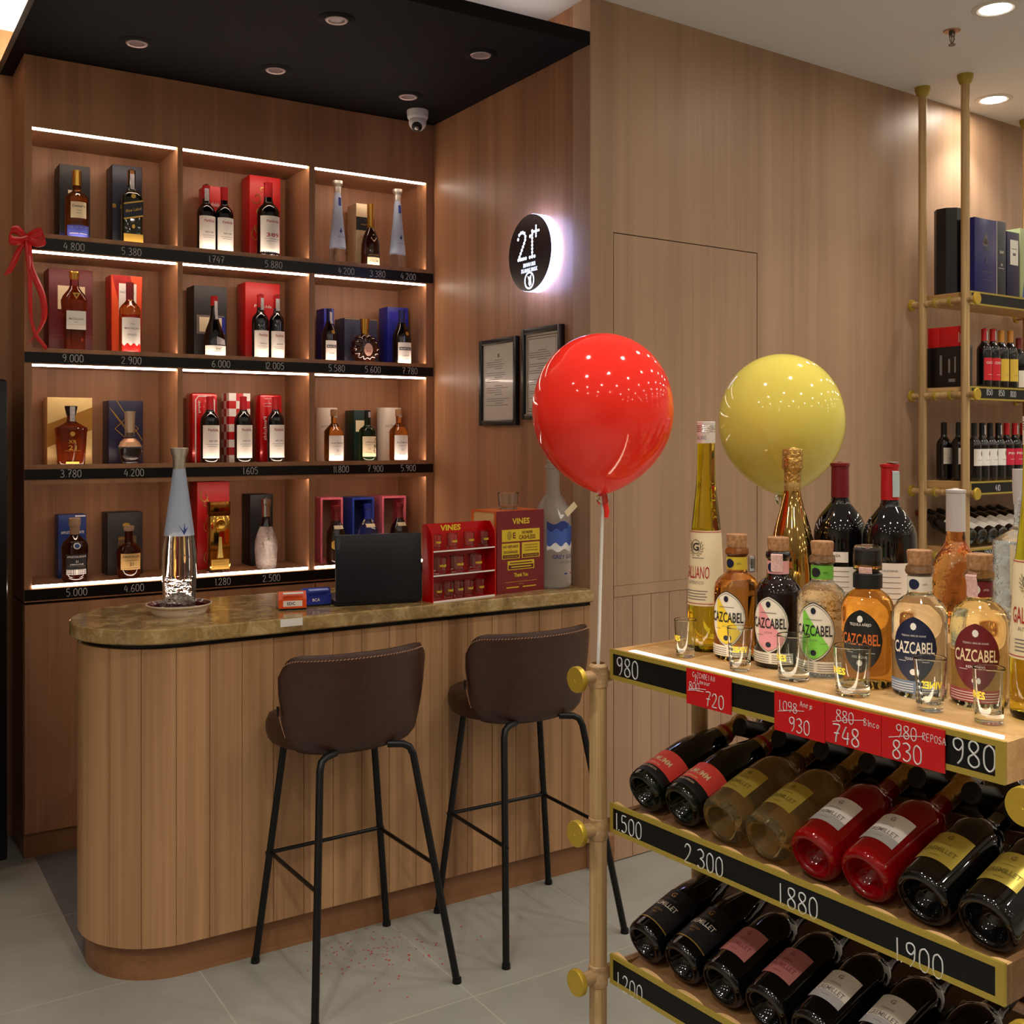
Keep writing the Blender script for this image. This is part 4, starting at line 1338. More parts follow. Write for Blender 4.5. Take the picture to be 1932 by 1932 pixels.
def wl(B, z0, z1, wd, mats, items=(), lines=(), **k):
    """paper label with words: items (text, x, z, cap, width, mi); lines (x0, x1, z, mi)"""
    def deco(mb, B_):
        f = B_.fn(0, .0013)
        for (s, x, z, cap, w_, mi) in items:
            mb.text(s, cap, f, mi, x, z, bold=.01, width=w_)
        for (x0, x1, z, mi) in lines:
            B_.patch(mb, x0, x1, z - .0006, z + .0006, mi, .0013, nx=5, nz=1)
    return B.paper(k.pop('name', 'front_label'), z0, z1, wd, mats, deco, **k)


LM = [WHITEP, REDINK, GREYINK, INK, GOLDINK, CREAM]


def penfold(label, r, u, v, wpx, group, seal_turn=None, sh=.585, lab=(.035, .53), y=BTY, num='BIN 389', red=CAPRED, big=False):
    B, h, rad = sb('wine_bottle', label, r, u, v, wpx, lambda h, q: P_wine(h, q, sh), WINE, group, y)
    B.cap(.80 * h, red)
    w_ = rad * 2.15
    wl(B, lab[0] * h, lab[1] * h, w_, LM, [('Penfolds', rad * .12, (lab[1] - .07) * h, .011, rad * 1.15, 1), (num, rad * .12, (lab[0] + (lab[1] - lab[0]) * .52) * h, .006 if not big else .016, rad * (.9 if not big else 1.2), 2 if not big else 1)],
       [(-rad * .7, rad * .8, (lab[0] + (lab[1] - lab[0]) * .42) * h, 2), (-rad * .5, rad * .6, (lab[0] + (lab[1] - lab[0]) * .36) * h, 2)])
    if seal_turn is not None: B.seal(.76 * h, seal_turn, .016)
    return B


# ---- top row
giftbox('black box with cream and blue print behind the amber whisky, above price 4.800', 0, 112, 170, 312, [NIGHT, mat('print_blue_band', (60, 70, 150), .45), CREAM, GOLDINK],
        [prints((0, 1, 0, .13, 1), (.08, .35, .02, .09, 2), (.6, .9, .02, .09, 2), (.28, .62, .52, .68, 2))], dep=.11)
B, h, r_ = sb('whisky_bottle', 'amber whisky with cream label and blue base print, above price 4.800', 0, 145, 322, 42, lambda h, r: P_spirit(h, r, .58, .36, .70), mat('whisky_amber', (150, 70, 20), 0, trans=.85, ior=1.4), seg=32)
B.cap(.78 * h, GOLD, 'foil_cap'); wl(B, .30 * h, .53 * h, r_ * 1.4, [CREAM, INK, GREYINK], [("Dewar's", 0, .47 * h, .009, r_ * 1.05, 1)], [(-.01, .01, .41 * h, 2), (-.008, .008, .37 * h, 2)])
wl(B, .015 * h, .20 * h, r_ * 2.2, [mat('print_blue_band', (60, 70, 150)), CREAM, GOLDINK], [], [(-r_, r_, .17 * h, 2), (-r_ * .8, -.002, .08 * h, 1), (.002, r_ * .8, .08 * h, 1)], name='base_label')
giftbox('dark navy box behind the square dark whisky, above price 5.380', 0, 212, 268, 313, [NAVY, GOLDINK], [prints((.0, .12, .48, .53, 1))], dep=.11)
B, h, r_ = sb('whisky_bottle', 'square dark green whisky with slanted navy label, above price 5.380', 0, 248, 322, 37, lambda h, r: P_spirit(h, r, .62, .38, .74), mat('whisky_square', (24, 26, 16), .03, coat=.4), sq=5, flat=.9, seg=40)
B.cap(.80 * h, mat('copper_cap', (176, 116, 70), .3, .8), 'cap'); B.seal(.74 * h, .1, .016)
mb = MB(); q = -r_ * .9 - .001
for z0, z1, mi in ((.37, .55, 0), (.35, .37, 1), (.55, .57, 1)):
    mb.quad((-r_ * .95, q, (z0 - .03) * h), (r_ * .95, q, (z0 + .03) * h), (r_ * .95, q, (z1 + .03) * h), (-r_ * .95, q, (z1 - .03) * h), mi)
mb.text('Blue Label', .011, lambda x, y: Vector((x, q - .0006, .46 * h + y + x * .28)), 1, bold=.01, width=r_ * 1.5)
mb.quad((-r_ * .95, q, .02 * h), (r_ * .95, q, .02 * h), (r_ * .95, q, .14 * h), (-r_ * .95, q, .14 * h), 1)
mb.add([(.009 * cos(a), q, .64 * h + .009 * sin(a)) for a in [2 * pi * k / 14 for k in range(14)]], [tuple(range(14))], 1); mb.add([(.006 * cos(a), q, .24 * h + .008 * sin(a)) for a in [2 * pi * k / 10 for k in range(10)]], [tuple(range(10))], 1)
obj('front_label', mb, [NAVY, GOLDINK], B.root, smooth=0, recalc=False)
giftbox('small red box behind the two twin wines, above price 1.747', 0, 387, 416, 351, [RED, WHITEP], [words_on(('Penfolds', .5, .74, .016, .055, 1))], dep=.09)
penfold('dark wine with white paper seal over the cap, above price 1.747', 0, 389, 350, 34, 'twin wines above price 1.747', -.1, y=4.37)
penfold('dark wine with plain red capsule, above price 1.747', 0, 423, 354, 34, 'twin wines above price 1.747', y=4.37)
giftbox('tall red box with gold dragon print behind a large wine, above price 5.880', 0, 471, 529, 333, [RED, GOLDINK], [dragon(3, 1)], dep=.11)
B = penfold('large wine numbered 389 in front of the red dragon box, above price 5.880', 0, 506, 345, 42, None, num='389', big=True, lab=(.02, .54))


def prestige(label, u, v):
    c = at_y(u, v, BTY); h = c.z - FL[0]; r_ = .0345 * h / .34
    pr = [(0, .01), (r_ * .9, 0), (r_, .004), (r_ * .98, .2 * h), (r_ * .84, .36 * h), (r_ * .6, .6 * h), (r_ * .44, .8 * h), (r_ * .36, .86 * h), (r_ * .36, .93 * h), (0, .93 * h)]
    B = Bottle('vodka_bottle', label, 'bottle', (c.x, BTY, FL[0]), pr, [CLEARB, FROST], mfun=lambda z: 1 if z > .27 * h else 0, seg=36, group='tapered frosted vodkas in the top niche')
    B.h = h
    B.stopper([(r_ * .41, .86 * h), (r_ * .41, .93 * h), (r_ * .6, .965 * h), (r_ * .62, h), (0, h)], mat('pewter', (196, 188, 176), .3, .8))
    mb = MB(); f = B.fn(.40 * h, .001)
    mb.add([f(x * .014, y * .014) for x, y in ((-1, 1), (-.2, -.2), (.3, 1), (.5, -.2), (1, .2), (.2, -.9))], [tuple(range(6))]); mb.text('GREY GOOSE', .005, B.fn(.325 * h, .001), 1, .004, 0, width=.034)
    obj('emblem', mb, [mat('ink_blue', (40, 60, 130)), GREYINK], B.root, smooth=0, recalc=False); mb = MB()
    B.patch(mb, -.004, .010, .70 * h, .80 * h, 0, .001, nx=3, nz=2)
    obj('neck_label', mb, [mat('ink_blue', (40, 60, 130)), GREYINK], B.root, smooth=0, recalc=False)


prestige('tapered frosted vodka above the 4.200 tag nearer the middle column', 637, 342)
giftbox('beige and black box behind the dark cognac, above price 3.380', 0, 672, 706, 385, [mat('champagne_card', (196, 174, 140), .35, .3), NIGHT, REDINK, GOLDINK], [prints((0, 1, .60, .80, 1)), words_on(('CLUB', .45, .5, .012, .04, 2), ('Remy Martin', .55, .69, .007, .05, 3))], dep=.1)
B, h, r_ = sb('cognac_bottle', 'slender dark cognac with gold foil neck, above price 3.380', 0, 699, 385, 36, lambda h, r: foot(r) + [(r, .22 * h), (r * .96, .36 * h), (r * .8, .48 * h), (r * .55, .565 * h), (r * .36, .62 * h), (r * .33, .66 * h), (r * .34, h - .001), (0, h)], COGNAC)
B.cap(.62 * h, GOLD, 'foil_neck')
wl(B, .03 * h, .15 * h, r_ * 1.5, [CREAM, INK], [('CLUB', 0, .09 * h, .009, r_, 1)]); mb = MB(); B.patch(mb, -r_ * .75, r_ * .75, .155 * h, .21 * h, 0, .001); mb.text('REMY MARTIN', .005, B.fn(.182 * h, .0016), 1, width=r_ * 1.2); obj('brand_band', mb, [NIGHT, GOLDINK], B.root, recalc=False, smooth=0)
mb = MB(); f = B.fn(.45 * h, .0012); mb.add([f(x, y) for x, y in ((-.014, 0), (0, -.018), (.014, 0), (0, .018))], [(0, 1, 2, 3)]); obj('neck_label', mb, CREAM, B.root, recalc=False, smooth=0)
prestige('tapered frosted vodka above the 4.200 tag at the sign wall', 750, 358)

# ---- second row
giftbox('dark red box with cream panel behind a tall decanter, above price 9.000', 1, 92, 175, 508, [DKRED, CREAM, mat('red_line', (150, 60, 60), .5)], [prints((.2, .82, .52, .80, 1), (.02, .98, .17, .175, 2), (.02, .98, .21, .215, 2))], dep=.11, yf=4.45)
B, h, r_ = sb('decanter_bottle', 'square shouldered amber decanter bottle in a dark red box front, above price 9.000', 1, 140, 513, 46, lambda h, r: [(0, .012), (r * .6, .01), (r * .72, 0), (r * .78, .004), (r * .84, .2 * h), (r * .98, .60 * h), (r, .64 * h), (r * .86, .70 * h), (r * .46, .78 * h), (r * .34, .82 * h), (r * .33, .90 * h), (0, .9 * h)], mat('whisky_red', (120, 40, 14), 0, trans=.85, ior=1.4), sq=3.2, flat=.9, seg=36)
B.h = h; B.stopper([(r_ * .34, .90 * h), (r_ * .36, .92 * h), (r_ * .42, .985 * h), (r_ * .40, h), (0, h)], GOLD); obj('neck_band', MB().lathe([(r_ * .355, .82 * h), (r_ * .355, .90 * h)], 20), CAPDRED, B.root)
B.prof = [(r_ * .9, 0), (r_ * .98, .6 * h)]
wl(B, .27 * h, .50 * h, r_ * 1.5, LM, [('MACALLAN', 0, .40 * h, .008, r_ * 1.1, 2)], [(-r_ * .65, r_ * .65, .33 * h, 4), (-.008, .008, .36 * h, 2)])
B.prof = [(r_ * .98, 0), (r_ * .98, h)]; mb = MB(); f = B.fn(.69 * h, .004); mb.add([f(x, y) for x, y in ((-.014, .01), (.0, -.014), (.014, .01))], [(0, 1, 2)]); mb.add([f(x, y) + Vector((0, -.0006, 0)) for x, y in ((-.007, .006), (.0, -.006), (.007, .006))], [(0, 1, 2)], 1); obj('medallion', mb, [GOLDINK, DKRED], B.root, recalc=False, smooth=0)
# flared orange-red box
a = at_y(208, 700, 4.45).x; b = at_y(268, 700, 4.45).x; zt = at_y(238, 521, 4.45).z - 1.88
t = thing('gift_box', 'flared red and orange patterned box with white panel, above price 2.900', 'box', ((a + b) / 2, 4.45, 1.88))
w_ = (b - a) / 2; mb = MB(); vs = []
for z, k, dy in ((0, .92, .0), (zt, 1.0, -.012)):
    vs += [(-w_ * k, dy, z), (w_ * k, dy, z), (w_ * k, .09, z), (-w_ * k, .09, z)]
mb.add(vs, [(3, 2, 1, 0), (4, 5, 6, 7), (0, 1, 5, 4), (1, 2, 6, 5), (2, 3, 7, 6), (3, 0, 4, 7)], 0)
F_ = lambda x, z, o=.001: Vector((x * w_, -.012 * z - o, z * zt))
mb.add([F_(-.95, 1), F_(-.3, 0.5), F_(-.45, 0), F_(-.9, .0)], [(0, 1, 2, 3)], 1); mb.add([F_(.2, 1), F_(.95, 1), F_(.9, .4)], [(0, 1, 2)], 1)
mb.add([F_(-.5, .5, .0016), F_(.6, .5, .0016), F_(.6, .9, .0016), F_(-.5, .9, .0016)], [(0, 1, 2, 3)], 2); mb.text('MACALLAN', .008, lambda x, y: Vector((x, -.013, .79 * zt + y)), 3, width=w_ * .9)
obj('box_body', mb, [mat('flame_red_card', (214, 32, 20), .4, noise=((30, 30, 18), (150, 14, 12))), mat('flame_orange_card', (236, 88, 40), .4), WHITEP, GREYINK], t, smooth=0, recalc=False)
B, h, r_ = sb('whisky_bottle', 'amber whisky with red neck and large white label, above price 2.900', 1, 245, 533, 39, lambda h, r: P_spirit(h, r, .60, .34, .74), mat('whisky_orange', (190, 92, 22), 0, trans=.9, ior=1.4))
B.cap(.76 * h, CAPDRED); wl(B, .10 * h, .50 * h, r_ * 2.0, [WHITEP, REDINK, GREYINK, mat('flame_red_card', (214, 32, 20))], [('MACALLAN', 0, .35 * h, .008, r_ * 1.4, 2), ('FOLIO', 0, .26 * h, .007, r_ * .8, 2)], [(-.008, .008, .41 * h, 2)])
mb = MB(); B.patch(mb, -r_, r_, .03 * h, .12 * h, 0, .0014, top=lambda x: (.125 + .02 * sin(x * 260)) * h, nx=18); obj('label_flames', mb, MATS['flame_red_card'], B.root, recalc=False)
giftbox('black box with framed cream panel behind the bell shaped wine, above price 6.000', 1, 366, 428, 540, [CHAR, CREAM, GREYINK, BLUE], [prints((.08, .92, .34, .60, 2), (.72, .95, .36, .58, 3), (.16, .84, .37, .57, 1))], dep=.11)
B, h, r_ = sb('wine_bottle', 'bell shaped dark wine with red cap and white base label, above price 6.000', 1, 404, 559, 42, lambda h, r: foot(r) + [(r, .20 * h), (r * .93, .32 * h), (r * .72, .46 * h), (r * .48, .58 * h), (r * .34, .68 * h), (r * .3, .78 * h), (r * .29, .97 * h), (r * .33, h - .001), (0, h)], WINE)
B.cap(.84 * h, CAPRED); B.seal(.62 * h, .25, .012); wl(B, .012 * h, .185 * h, r_ * 2.3, LM, [('RWT', .006, .13 * h, .008, r_ * .5, 2)], [(-r_ * .6, r_ * .7, .09 * h, 2)])
mb = MB(); B.patch(mb, -.002, r_ * .9, .20 * h, .31 * h, 0, .001, top=lambda x: (.33 - x * 1.2) * h); obj('paper_sticker', mb, SEAL, B.root, recalc=False)
giftbox('tall red box behind the two wines, above price 12.005', 1, 463, 528, 534, [RED, WHITEP], [words_on(('Penfolds', .5, .70, .012, .075, 1))], dep=.11)
penfold('tall dark wine with red cap and side seal, first of two above price 12.005', 1, 491, 556, 31, 'two wines above price 12.005', .45, lab=(.02, .44), num='GRANGE')
penfold('dark wine with red cap and square sticker, second of two above price 12.005', 1, 522, 558, 29, 'two wines above price 12.005', 0.1, lab=(.02, .44), num='GRANGE')


def martell(lb_box, lb, u0, u1, vb, u, v, w_):
    giftbox(lb_box, 1, u0, u1, vb, [BLUE, mat('blue_sheen_card', (50, 50, 170), .3)], [prints((.1, .9, .75, .92, 1))], dep=.09)
    B, h, r_ = sb('cognac_bottle', lb, 1, u, v, w_, lambda h, r: foot(r) + [(r, .46 * h), (r * .95, .54 * h), (r * .76, .63 * h), (r * .5, .71 * h), (r * .36, .78 * h), (r * .34, h - .001), (0, h)], mat('cognac_black', (16, 6, 6), .04, coat=.4))
    B.cap(.76 * h, mat('foil_blue', (34, 36, 90), .3, .4)); wl(B, .03 * h, .40 * h, r_ * 1.7, LM, [('VSOP', 0, .16 * h, .006, r_ * .8, 2)], [(-r_ * .5, r_ * .5, .1 * h, 2)])
    mb = MB(); B.patch(mb, -r_ * .7, r_ * .7, .26 * h, .315 * h, 0, .0012); mb.text('MARTELL', .007, B.fn(.287 * h, .0017), 1, width=r_ * 1.2, bold=.01); obj('brand_band', mb, [mat('band_navy', (40, 44, 66), .5), WHITEP], B.root, recalc=False, smooth=0)
    mb = MB(); f = B.fn(.56 * h, .003); mb.add([f(.006 + .008 * cos(a), .009 * sin(a)) for a in [2 * pi * k / 14 for k in range(14)]], [tuple(range(14))]); obj('gold_seal', mb, GOLDINK, B.root, recalc=False, smooth=0)
    return B, h


B, h = martell('narrow blue box half hidden behind the shelf divider, above price 5.580', 'dark cognac with blue foil and paper strip, above price 5.580', 611, 630, 582, 621, 583, 28)
B.seal(.72 * h, .45, .014)
giftbox('dark slate box with gold edge behind the fan shaped cognac, above price 5.600', 1, 650, 712, 601, [mat('slate_card', (52, 54, 76), .4), GOLDINK], [prints((0, 1, .975, .99, 1), (.3, .7, .58, .62, 1))], dep=.11, yf=4.45)
# fan shaped ribbed bottle
c = at_y(688, 601, BTY); h = c.z - 1.88; r_ = h * .335
t = thing('cognac_bottle', 'round ribbed fan shaped cognac bottle with gold neck, above price 5.600', 'bottle', (c.x, BTY, 1.88))
mb = MB(); NA, NB = 72, 10; vs = []; fs = []; cz = r_ * .99
for j in range(NB + 1):
    ph = -pi / 2 + pi * j / NB
    for i in range(NA):
        a = 2 * pi * i / NA; rr = r_ * (1 + .045 * cos(14 * a)) * max(cos(ph), .02) ** .45
        z = cz + rr * sin(a); z = max(z, .0)
        vs.append((rr * cos(a), .038 * sin(ph) * (1 + .12 * cos(14 * a) * cos(ph)), z))
for j in range(NB):
    for i in range(NA):
        fs.append((j * NA + i, j * NA + (i + 1) % NA, (j + 1) * NA + (i + 1) % NA, (j + 1) * NA + i))
fs += [tuple(range(NA - 1, -1, -1)), tuple(NB * NA + i for i in range(NA))]
mb.add(vs, fs); obj('glass_body', mb, mat('xo_glass', (40, 12, 6), .03, coat=.5), t, smooth=50)
obj('gold_neck', MB().lathe([(.017, cz + r_ * .92), (.018, cz + r_ * 1.2), (.021, h * .93), (.022, h - .002), (0, h)], 20), GOLD, t)
mb = MB(); mb.add([(.021 * cos(a), -.0405, cz * .9 + .028 * sin(a)) for a in [2 * pi * k / 20 for k in range(20)]], [tuple(range(20))]); mb.text('XO', .010, lambda x, y: Vector((x, -.0412, cz * .8 + y)), 1, bold=.02); mb.text('REMY MARTIN', .004, lambda x, y: Vector((x, -.0412, cz * .98 + y)), 2, width=.03)
obj('front_label', mb, [mat('copper_label', (196, 158, 140), .4), REDINK, INK], t, smooth=0, recalc=False)
martell('glossy blue box behind the cognac at the end of the row, above price 7.780', 'dark cognac with blue foil and gold seal, above price 7.780', 731, 770, 580, 758, 585, 36)

# ---- third row
giftbox('gold and cream box behind the wide amber decanter, above price 3.780', 2, 89, 174, 750, [mat('gold_card', (214, 182, 120), .35, .3), mat('gold_card_dark', (166, 118, 48), .35, .4)], [lambda mb, x0, x1, z0, z1, y: mb.add([(x0, y - .0007, z0 + (z1 - z0) * .26), (x1, y - .0007, z0 + (z1 - z0) * .52), (x1, y - .0007, z0 + (z1 - z0) * .86), (x0, y - .0007, z0 + (z1 - z0) * .6)], [(0, 1, 2, 3)], 1)], dep=.1, yf=4.46)
B, h, r_ = sb('decanter_bottle', 'wide shouldered amber decanter bottle printed 21, above price 3.780', 2, 134, 766, 58, lambda h, r: [(0, .01), (r * .7, .008), (r * .78, 0), (r * .82, .004), (r * .96, .56 * h), (r, .60 * h), (r * .94, .64 * h), (r * .55, .70 * h), (r * .3, .74 * h), (r * .25, .80 * h), (r * .26, .86 * h), (0, .86 * h)], mat('whisky_xr', (140, 52, 14), 0, trans=.8, ior=1.4), sq=4, flat=.55, seg=44)
B.h = h; B.stopper([(r_ * .27, .84 * h), (r_ * .30, .86 * h), (r_ * .40, .985 * h), (r_ * .38, h), (0, h)], mat('dark_pewter', (60, 54, 50), .3, .7)); mb = MB(); mb.box(-.008, -r_ * .43, .74 * h, .010, -r_ * .40, .99 * h); obj('tax_seal', mb, SEAL, B.root, smooth=0)
q = -r_ * .55 - .001; mb = MB(); mb.text('XR', .013, lambda x, y: Vector((x, q, .40 * h + y)), 0, width=r_ * .5, bold=.01); mb.text('21', .017, lambda x, y: Vector((x, q, .30 * h + y)), 0, width=r_ * .5, bold=.01); mb.add([(.009 * cos(a), q, .53 * h + .009 * sin(a)) for a in [2 * pi * k / 12 for k in range(12)]], [tuple(range(12))])
mb.quad((-r_ * .5, q, .245 * h), (r_ * .5, q, .245 * h), (r_ * .5, q, .25 * h), (-r_ * .5, q, .25 * h)); mb.quad((-r_ * .4, q, .03 * h), (r_ * .4, q, .03 * h), (r_ * .4, q, .065 * h), (-r_ * .4, q, .065 * h))
obj('gold_print', mb, GOLDINK, B.root, smooth=0, recalc=False)


def navy_diag(mb, x0, x1, z0, z1, y):
    W_, H_ = x1 - x0, z1 - z0
    for k in (-.25, -.1, .12):
        mb.add([(x0 + W_ * max(0, k + .1), y - .0007, z1 - (.0 if k > -.1 else .1) * H_), (x0 + W_ * (max(0, k + .1) + .02), y - .0007, z1 - (.0 if k > -.1 else .1) * H_), (x0 + W_ * .98, y - .0007, z0 + H_ * (.32 + k * .5)), (x0 + W_ * .96, y - .0007, z0 + H_ * (.32 + k * .5))], [(0, 1, 2, 3)], 1)
    cx, cz = x0 + W_ * .52, z0 + H_ * .56
    P = [(cx - W_ * .34, y - .001, cz), (cx, y - .001, cz + H_ * .17), (cx + W_ * .34, y - .001, cz), (cx, y - .001, cz - H_ * .17)]
    mb.tube(P, W_ * .015, 4, 1, closed=True)


giftbox('navy box with gold diagonal lines and diamond, next to the gold box', 2, 205, 270, 756, [mat('indigo_card', (26, 22, 56), .35), GOLDINK], [navy_diag], dep=.11, yf=4.46)
B, h, r_ = sb('cognac_bottle', 'small clear faceted bottle with dark liquor and copper shoulder, beside the amber decanter', 2, 245, 776, 40, lambda h, r: [(0, .01), (r * .6, .006), (r * .72, 0), (r * .7, .05 * h), (r * .9, .12 * h), (r, .28 * h), (r * .98, .34 * h), (r * .8, .42 * h), (r * .45, .50 * h), (r * .42, .66 * h), (0, .66 * h)], CLEARD, sq=3, flat=.9)
B.h = h; B.stopper([(r_ * .44, .60 * h), (r_ * .44, .74 * h), (r_ * .48, .95 * h), (r_ * .50, h), (0, h)], mat('pale_metal_cap', (206, 186, 160), .3, .7)); obj('liquor', MB().lathe([(0, .05 * h), (r_ * .55, .055 * h), (r_ * .82, .14 * h), (r_ * .88, .30 * h), (0, .31 * h)], 20), mat('dark_liquor', (24, 10, 16), .1), B.root)
obj('shoulder_foil', MB().lathe([(r_ * 1.0, .335 * h), (r_ * .83, .425 * h), (r_ * .5, .49 * h)], 24, sq=3, flat=.9), mat('copper_foil', (226, 178, 140), .35, .4), B.root)
for k, (u0, u1, v, u, w_) in enumerate([(362, 411, 741, 396, 35), (432, 472, 742, 459, 33), (490, 533, 744, 520, 32)]):
    nm_ = ['red tin with a white outlined front', 'red and white chequered box', 'plain red ribbed tin with white script'][k]
    if k == 1:
        def chk(mb, x0, x1, z0, z1, y):
            for i in range(3):
                for j in range(9):
                    if (i + j) % 2 == 0:
                        mb.quad((x0 + (x1 - x0) * i / 3, y - .0007, z0 + (z1 - z0) * j / 9), (x0 + (x1 - x0) * (i + 1) / 3, y - .0007, z0 + (z1 - z0) * j / 9), (x0 + (x1 - x0) * (i + 1) / 3, y - .0007, z0 + (z1 - z0) * (j + 1) / 9), (x0 + (x1 - x0) * i / 3, y - .0007, z0 + (z1 - z0) * (j + 1) / 9), 1)
                        mb.quad((x0 - .0007, y + .1 * i / 3, z0 + (z1 - z0) * j / 9), (x0 - .0007, y + .1 * (i + 1) / 3, z0 + (z1 - z0) * j / 9), (x0 - .0007, y + .1 * (i + 1) / 3, z0 + (z1 - z0) * (j + 1) / 9), (x0 - .0007, y + .1 * i / 3, z0 + (z1 - z0) * (j + 1) / 9), 1)
        giftbox(nm_ + ' behind the middle of the three wines above price 1.605', 2, u0, u1, v, [RED, WHITEP], [chk], dep=.1)
    else:
        a = at_y(u0, 700, BXY).x; b = at_y(u1, 700, BXY).x; zt = at_y((u0 + u1) / 2, v, BXY).z - 1.447; w_b = (b - a) / 2
        t = thing('gift_tin', nm_ + (' nearest the decanters' if k == 0 else ' nearest the white tubes') + ', above price 1.605', 'tin', ((a + b) / 2, BXY, 1.447))
        mb = MB(); mb.box(-w_b, 0, 0, w_b, .1, zt, 0, .012)
        if k == 0:
            P = [(-w_b * .72, -.001, .0), (-w_b * .72, -.001, zt * .9), (-w_b * .5, -.001, zt * .95), (w_b * .5, -.001, zt * .95), (w_b * .72, -.001, zt * .9), (w_b * .72, -.001, .0)]
            mb.tube(P, .0028, 4, 1); mb.text('Penfolds', .011, lambda x, y: Vector((-w_b * .42 + y, -.0012, zt * .8 + x)), 1, width=.05)
        else:
            for z in (.93, .86, .82): mb.box(-w_b * .6, -.0012, zt * z, 0, .001, zt * z + .002, 1)
            mb.text('Penfolds', .014, lambda x, y: Vector((-w_b * .55 - y, -.0012, zt * .5 - x)), 1, width=.10)
        obj('tin_body', mb, [REDM, WHITEP], t, smooth=40, recalc=False)
    penfold(['dark wine in front of the white outlined red tin, above price 1.605', 'dark wine in front of the chequered box, above price 1.605', 'dark wine in front of the ribbed red tin, above price 1.605'][k], 2, u, 748, w_, 'three wines above price 1.605', lab=(.08, .57), sh=.63)


def tube_box(label, u0, u1, v, mt, ink):
    a = at_y(u0, 700, 4.49).x; b = at_y(u1, 700, 4.49).x; zt = at_y((u0 + u1) / 2, v, 4.49).z - 1.447; rr = (b - a) / 2
    t = thing('gift_tube', label, 'tube box', ((a + b) / 2, 4.495, 1.447))
    mb = MB(); mb.lathe([(0, 0), (rr, 0), (rr, zt - .002), (rr - .002, zt), (0, zt)], 32)
    f = lambda x, y: Vector(((rr + .0008) * sin(x / rr - .1), -(rr + .0008) * cos(x / rr - .1), zt * .66 + y)); mb.text('AULTMORE', .010, f, 1, -.006, 0, width=.06); mb.text('OF THE FOGGIE MOSS', .004, f, 1, -.006, -.03, width=.045)
    obj('tube_body', mb, [mt, ink], t, smooth=40, recalc=False)
    obj('lid', MB().lathe([(rr + .0005, zt * .93), (rr + .001, zt + .0008), (0, zt + .001)], 32), mt, t)


TUBEW = mat('tube_card', (226, 212, 196), .6)
AULT = mat('aultmore_whisky', (214, 130, 46), 0, trans=.95, ior=1.4)


def ault(label, u, v, w_, age):
    B, h, r_ = sb('whisky_bottle', label, 2, u, v, w_, lambda h, r: P_spirit(h, r, .56, .3, .72), AULT, 'amber whiskies beside white tubes')
    B.stopper([(r_ * .31, .86 * h), (r_ * .36, .87 * h), (r_ * .37, h - .002), (0, h)], CORK); B.seal(.84 * h, .3, .014)
    wl(B, .03 * h, .50 * h, r_ * 1.8, LM, [('AULTMORE', 0, .36 * h, .007, r_ * 1.3, 2), (age, 0, .22 * h, .007, None, 2)], [(-r_ * .5, r_ * .5, .30 * h, 2), (-r_ * .4, r_ * .4, .14 * h, 2)])


tube_box('white cylindrical tube next to the middle shelf column, above price 11.800', 597, 635, 770, TUBEW, GREYINK)
ault('amber whisky with cork stopper and white label, above price 11.800', 630, 772, 37, '21')
giftbox('dark green box with cream panel behind the green bottle, above price 7.900', 2, 668, 700, 774, [mat('green_card', (14, 44, 34), .4), CREAM], [prints((.1, .9, .58, .80, 1))], dep=.1, yf=4.46)
B, h, r_ = sb('whisky_bottle', 'green glass whisky with cream label, above price 7.900', 2, 693, 774, 32, lambda h, r: P_spirit(h, r, .58, .36, .7), mat('green_bottle', (20, 46, 10), .03, trans=.5, ior=1.4))
B.cap(.82 * h, CAPBLK); B.seal(.86 * h, .3, .012); wl(B, .10 * h, .49 * h, r_ * 2.0, LM[:0] + [CREAM, INK, GREYINK], [('YAMAZAKI', -.006, .38 * h, .006, r_, 2), ('12', -.006, .25 * h, .007, None, 2)], [(-r_ * .7, .004, .33 * h, 2), (-r_ * .7, .004, .18 * h, 2)])
mb = MB(); f = B.fn(.29 * h, .0015)
for k in range(3): mb.write('ZNE'[k], .016, Matrix.Translation(f(r_ * .42, .018 - .022 * k)) @ Matrix.Rotation(radians(90), 4, 'X'), r=.0011, wob=.2)
obj('brush_characters', mb, INK, B.root, smooth=0)
tube_box('white cylindrical tube at the sign wall end, above price 5.900', 714, 755, 770, TUBEW, GREYINK)
ault('amber whisky with a small star mark at the sign wall end, above price 5.900', 752, 772, 35, '12')

# ---- bottom row
giftbox('royal blue box behind the dark rum, above price 5.000', 3, 110, 163, 971, [RBLUE, WHITEP], [words_on(('APPLETON ESTATE', .5, .72, .010, .085, 1)), prints((.6, .97, .965, .985, 1))], dep=.08, yf=4.47)
B, h, r_ = sb('rum_bottle', 'curved dark rum bottle with black and silver label, above price 5.000', 3, 141, 977, 48, lambda h, r: foot(r * .95, .01) + [(r * .9, .06 * h), (r * .95, .1 * h), (r * .92, .28 * h), (r, .50 * h), (r * .99, .56 * h), (r * .84, .63 * h), (r * .5, .69 * h), (r * .36, .73 * h), (r * .34, .86 * h), (0, .86 * h)], mat('rum_glass', (52, 16, 8), .02, trans=.4, coat=.3, ior=1.4))
B.h = h; B.stopper([(r_ * .36, .74 * h), (r_ * .37, .86 * h), (r_ * .44, .88 * h), (r_ * .45, .99 * h), (r_ * .42, h), (0, h)], mat('wood_stopper', (150, 120, 96), .5))
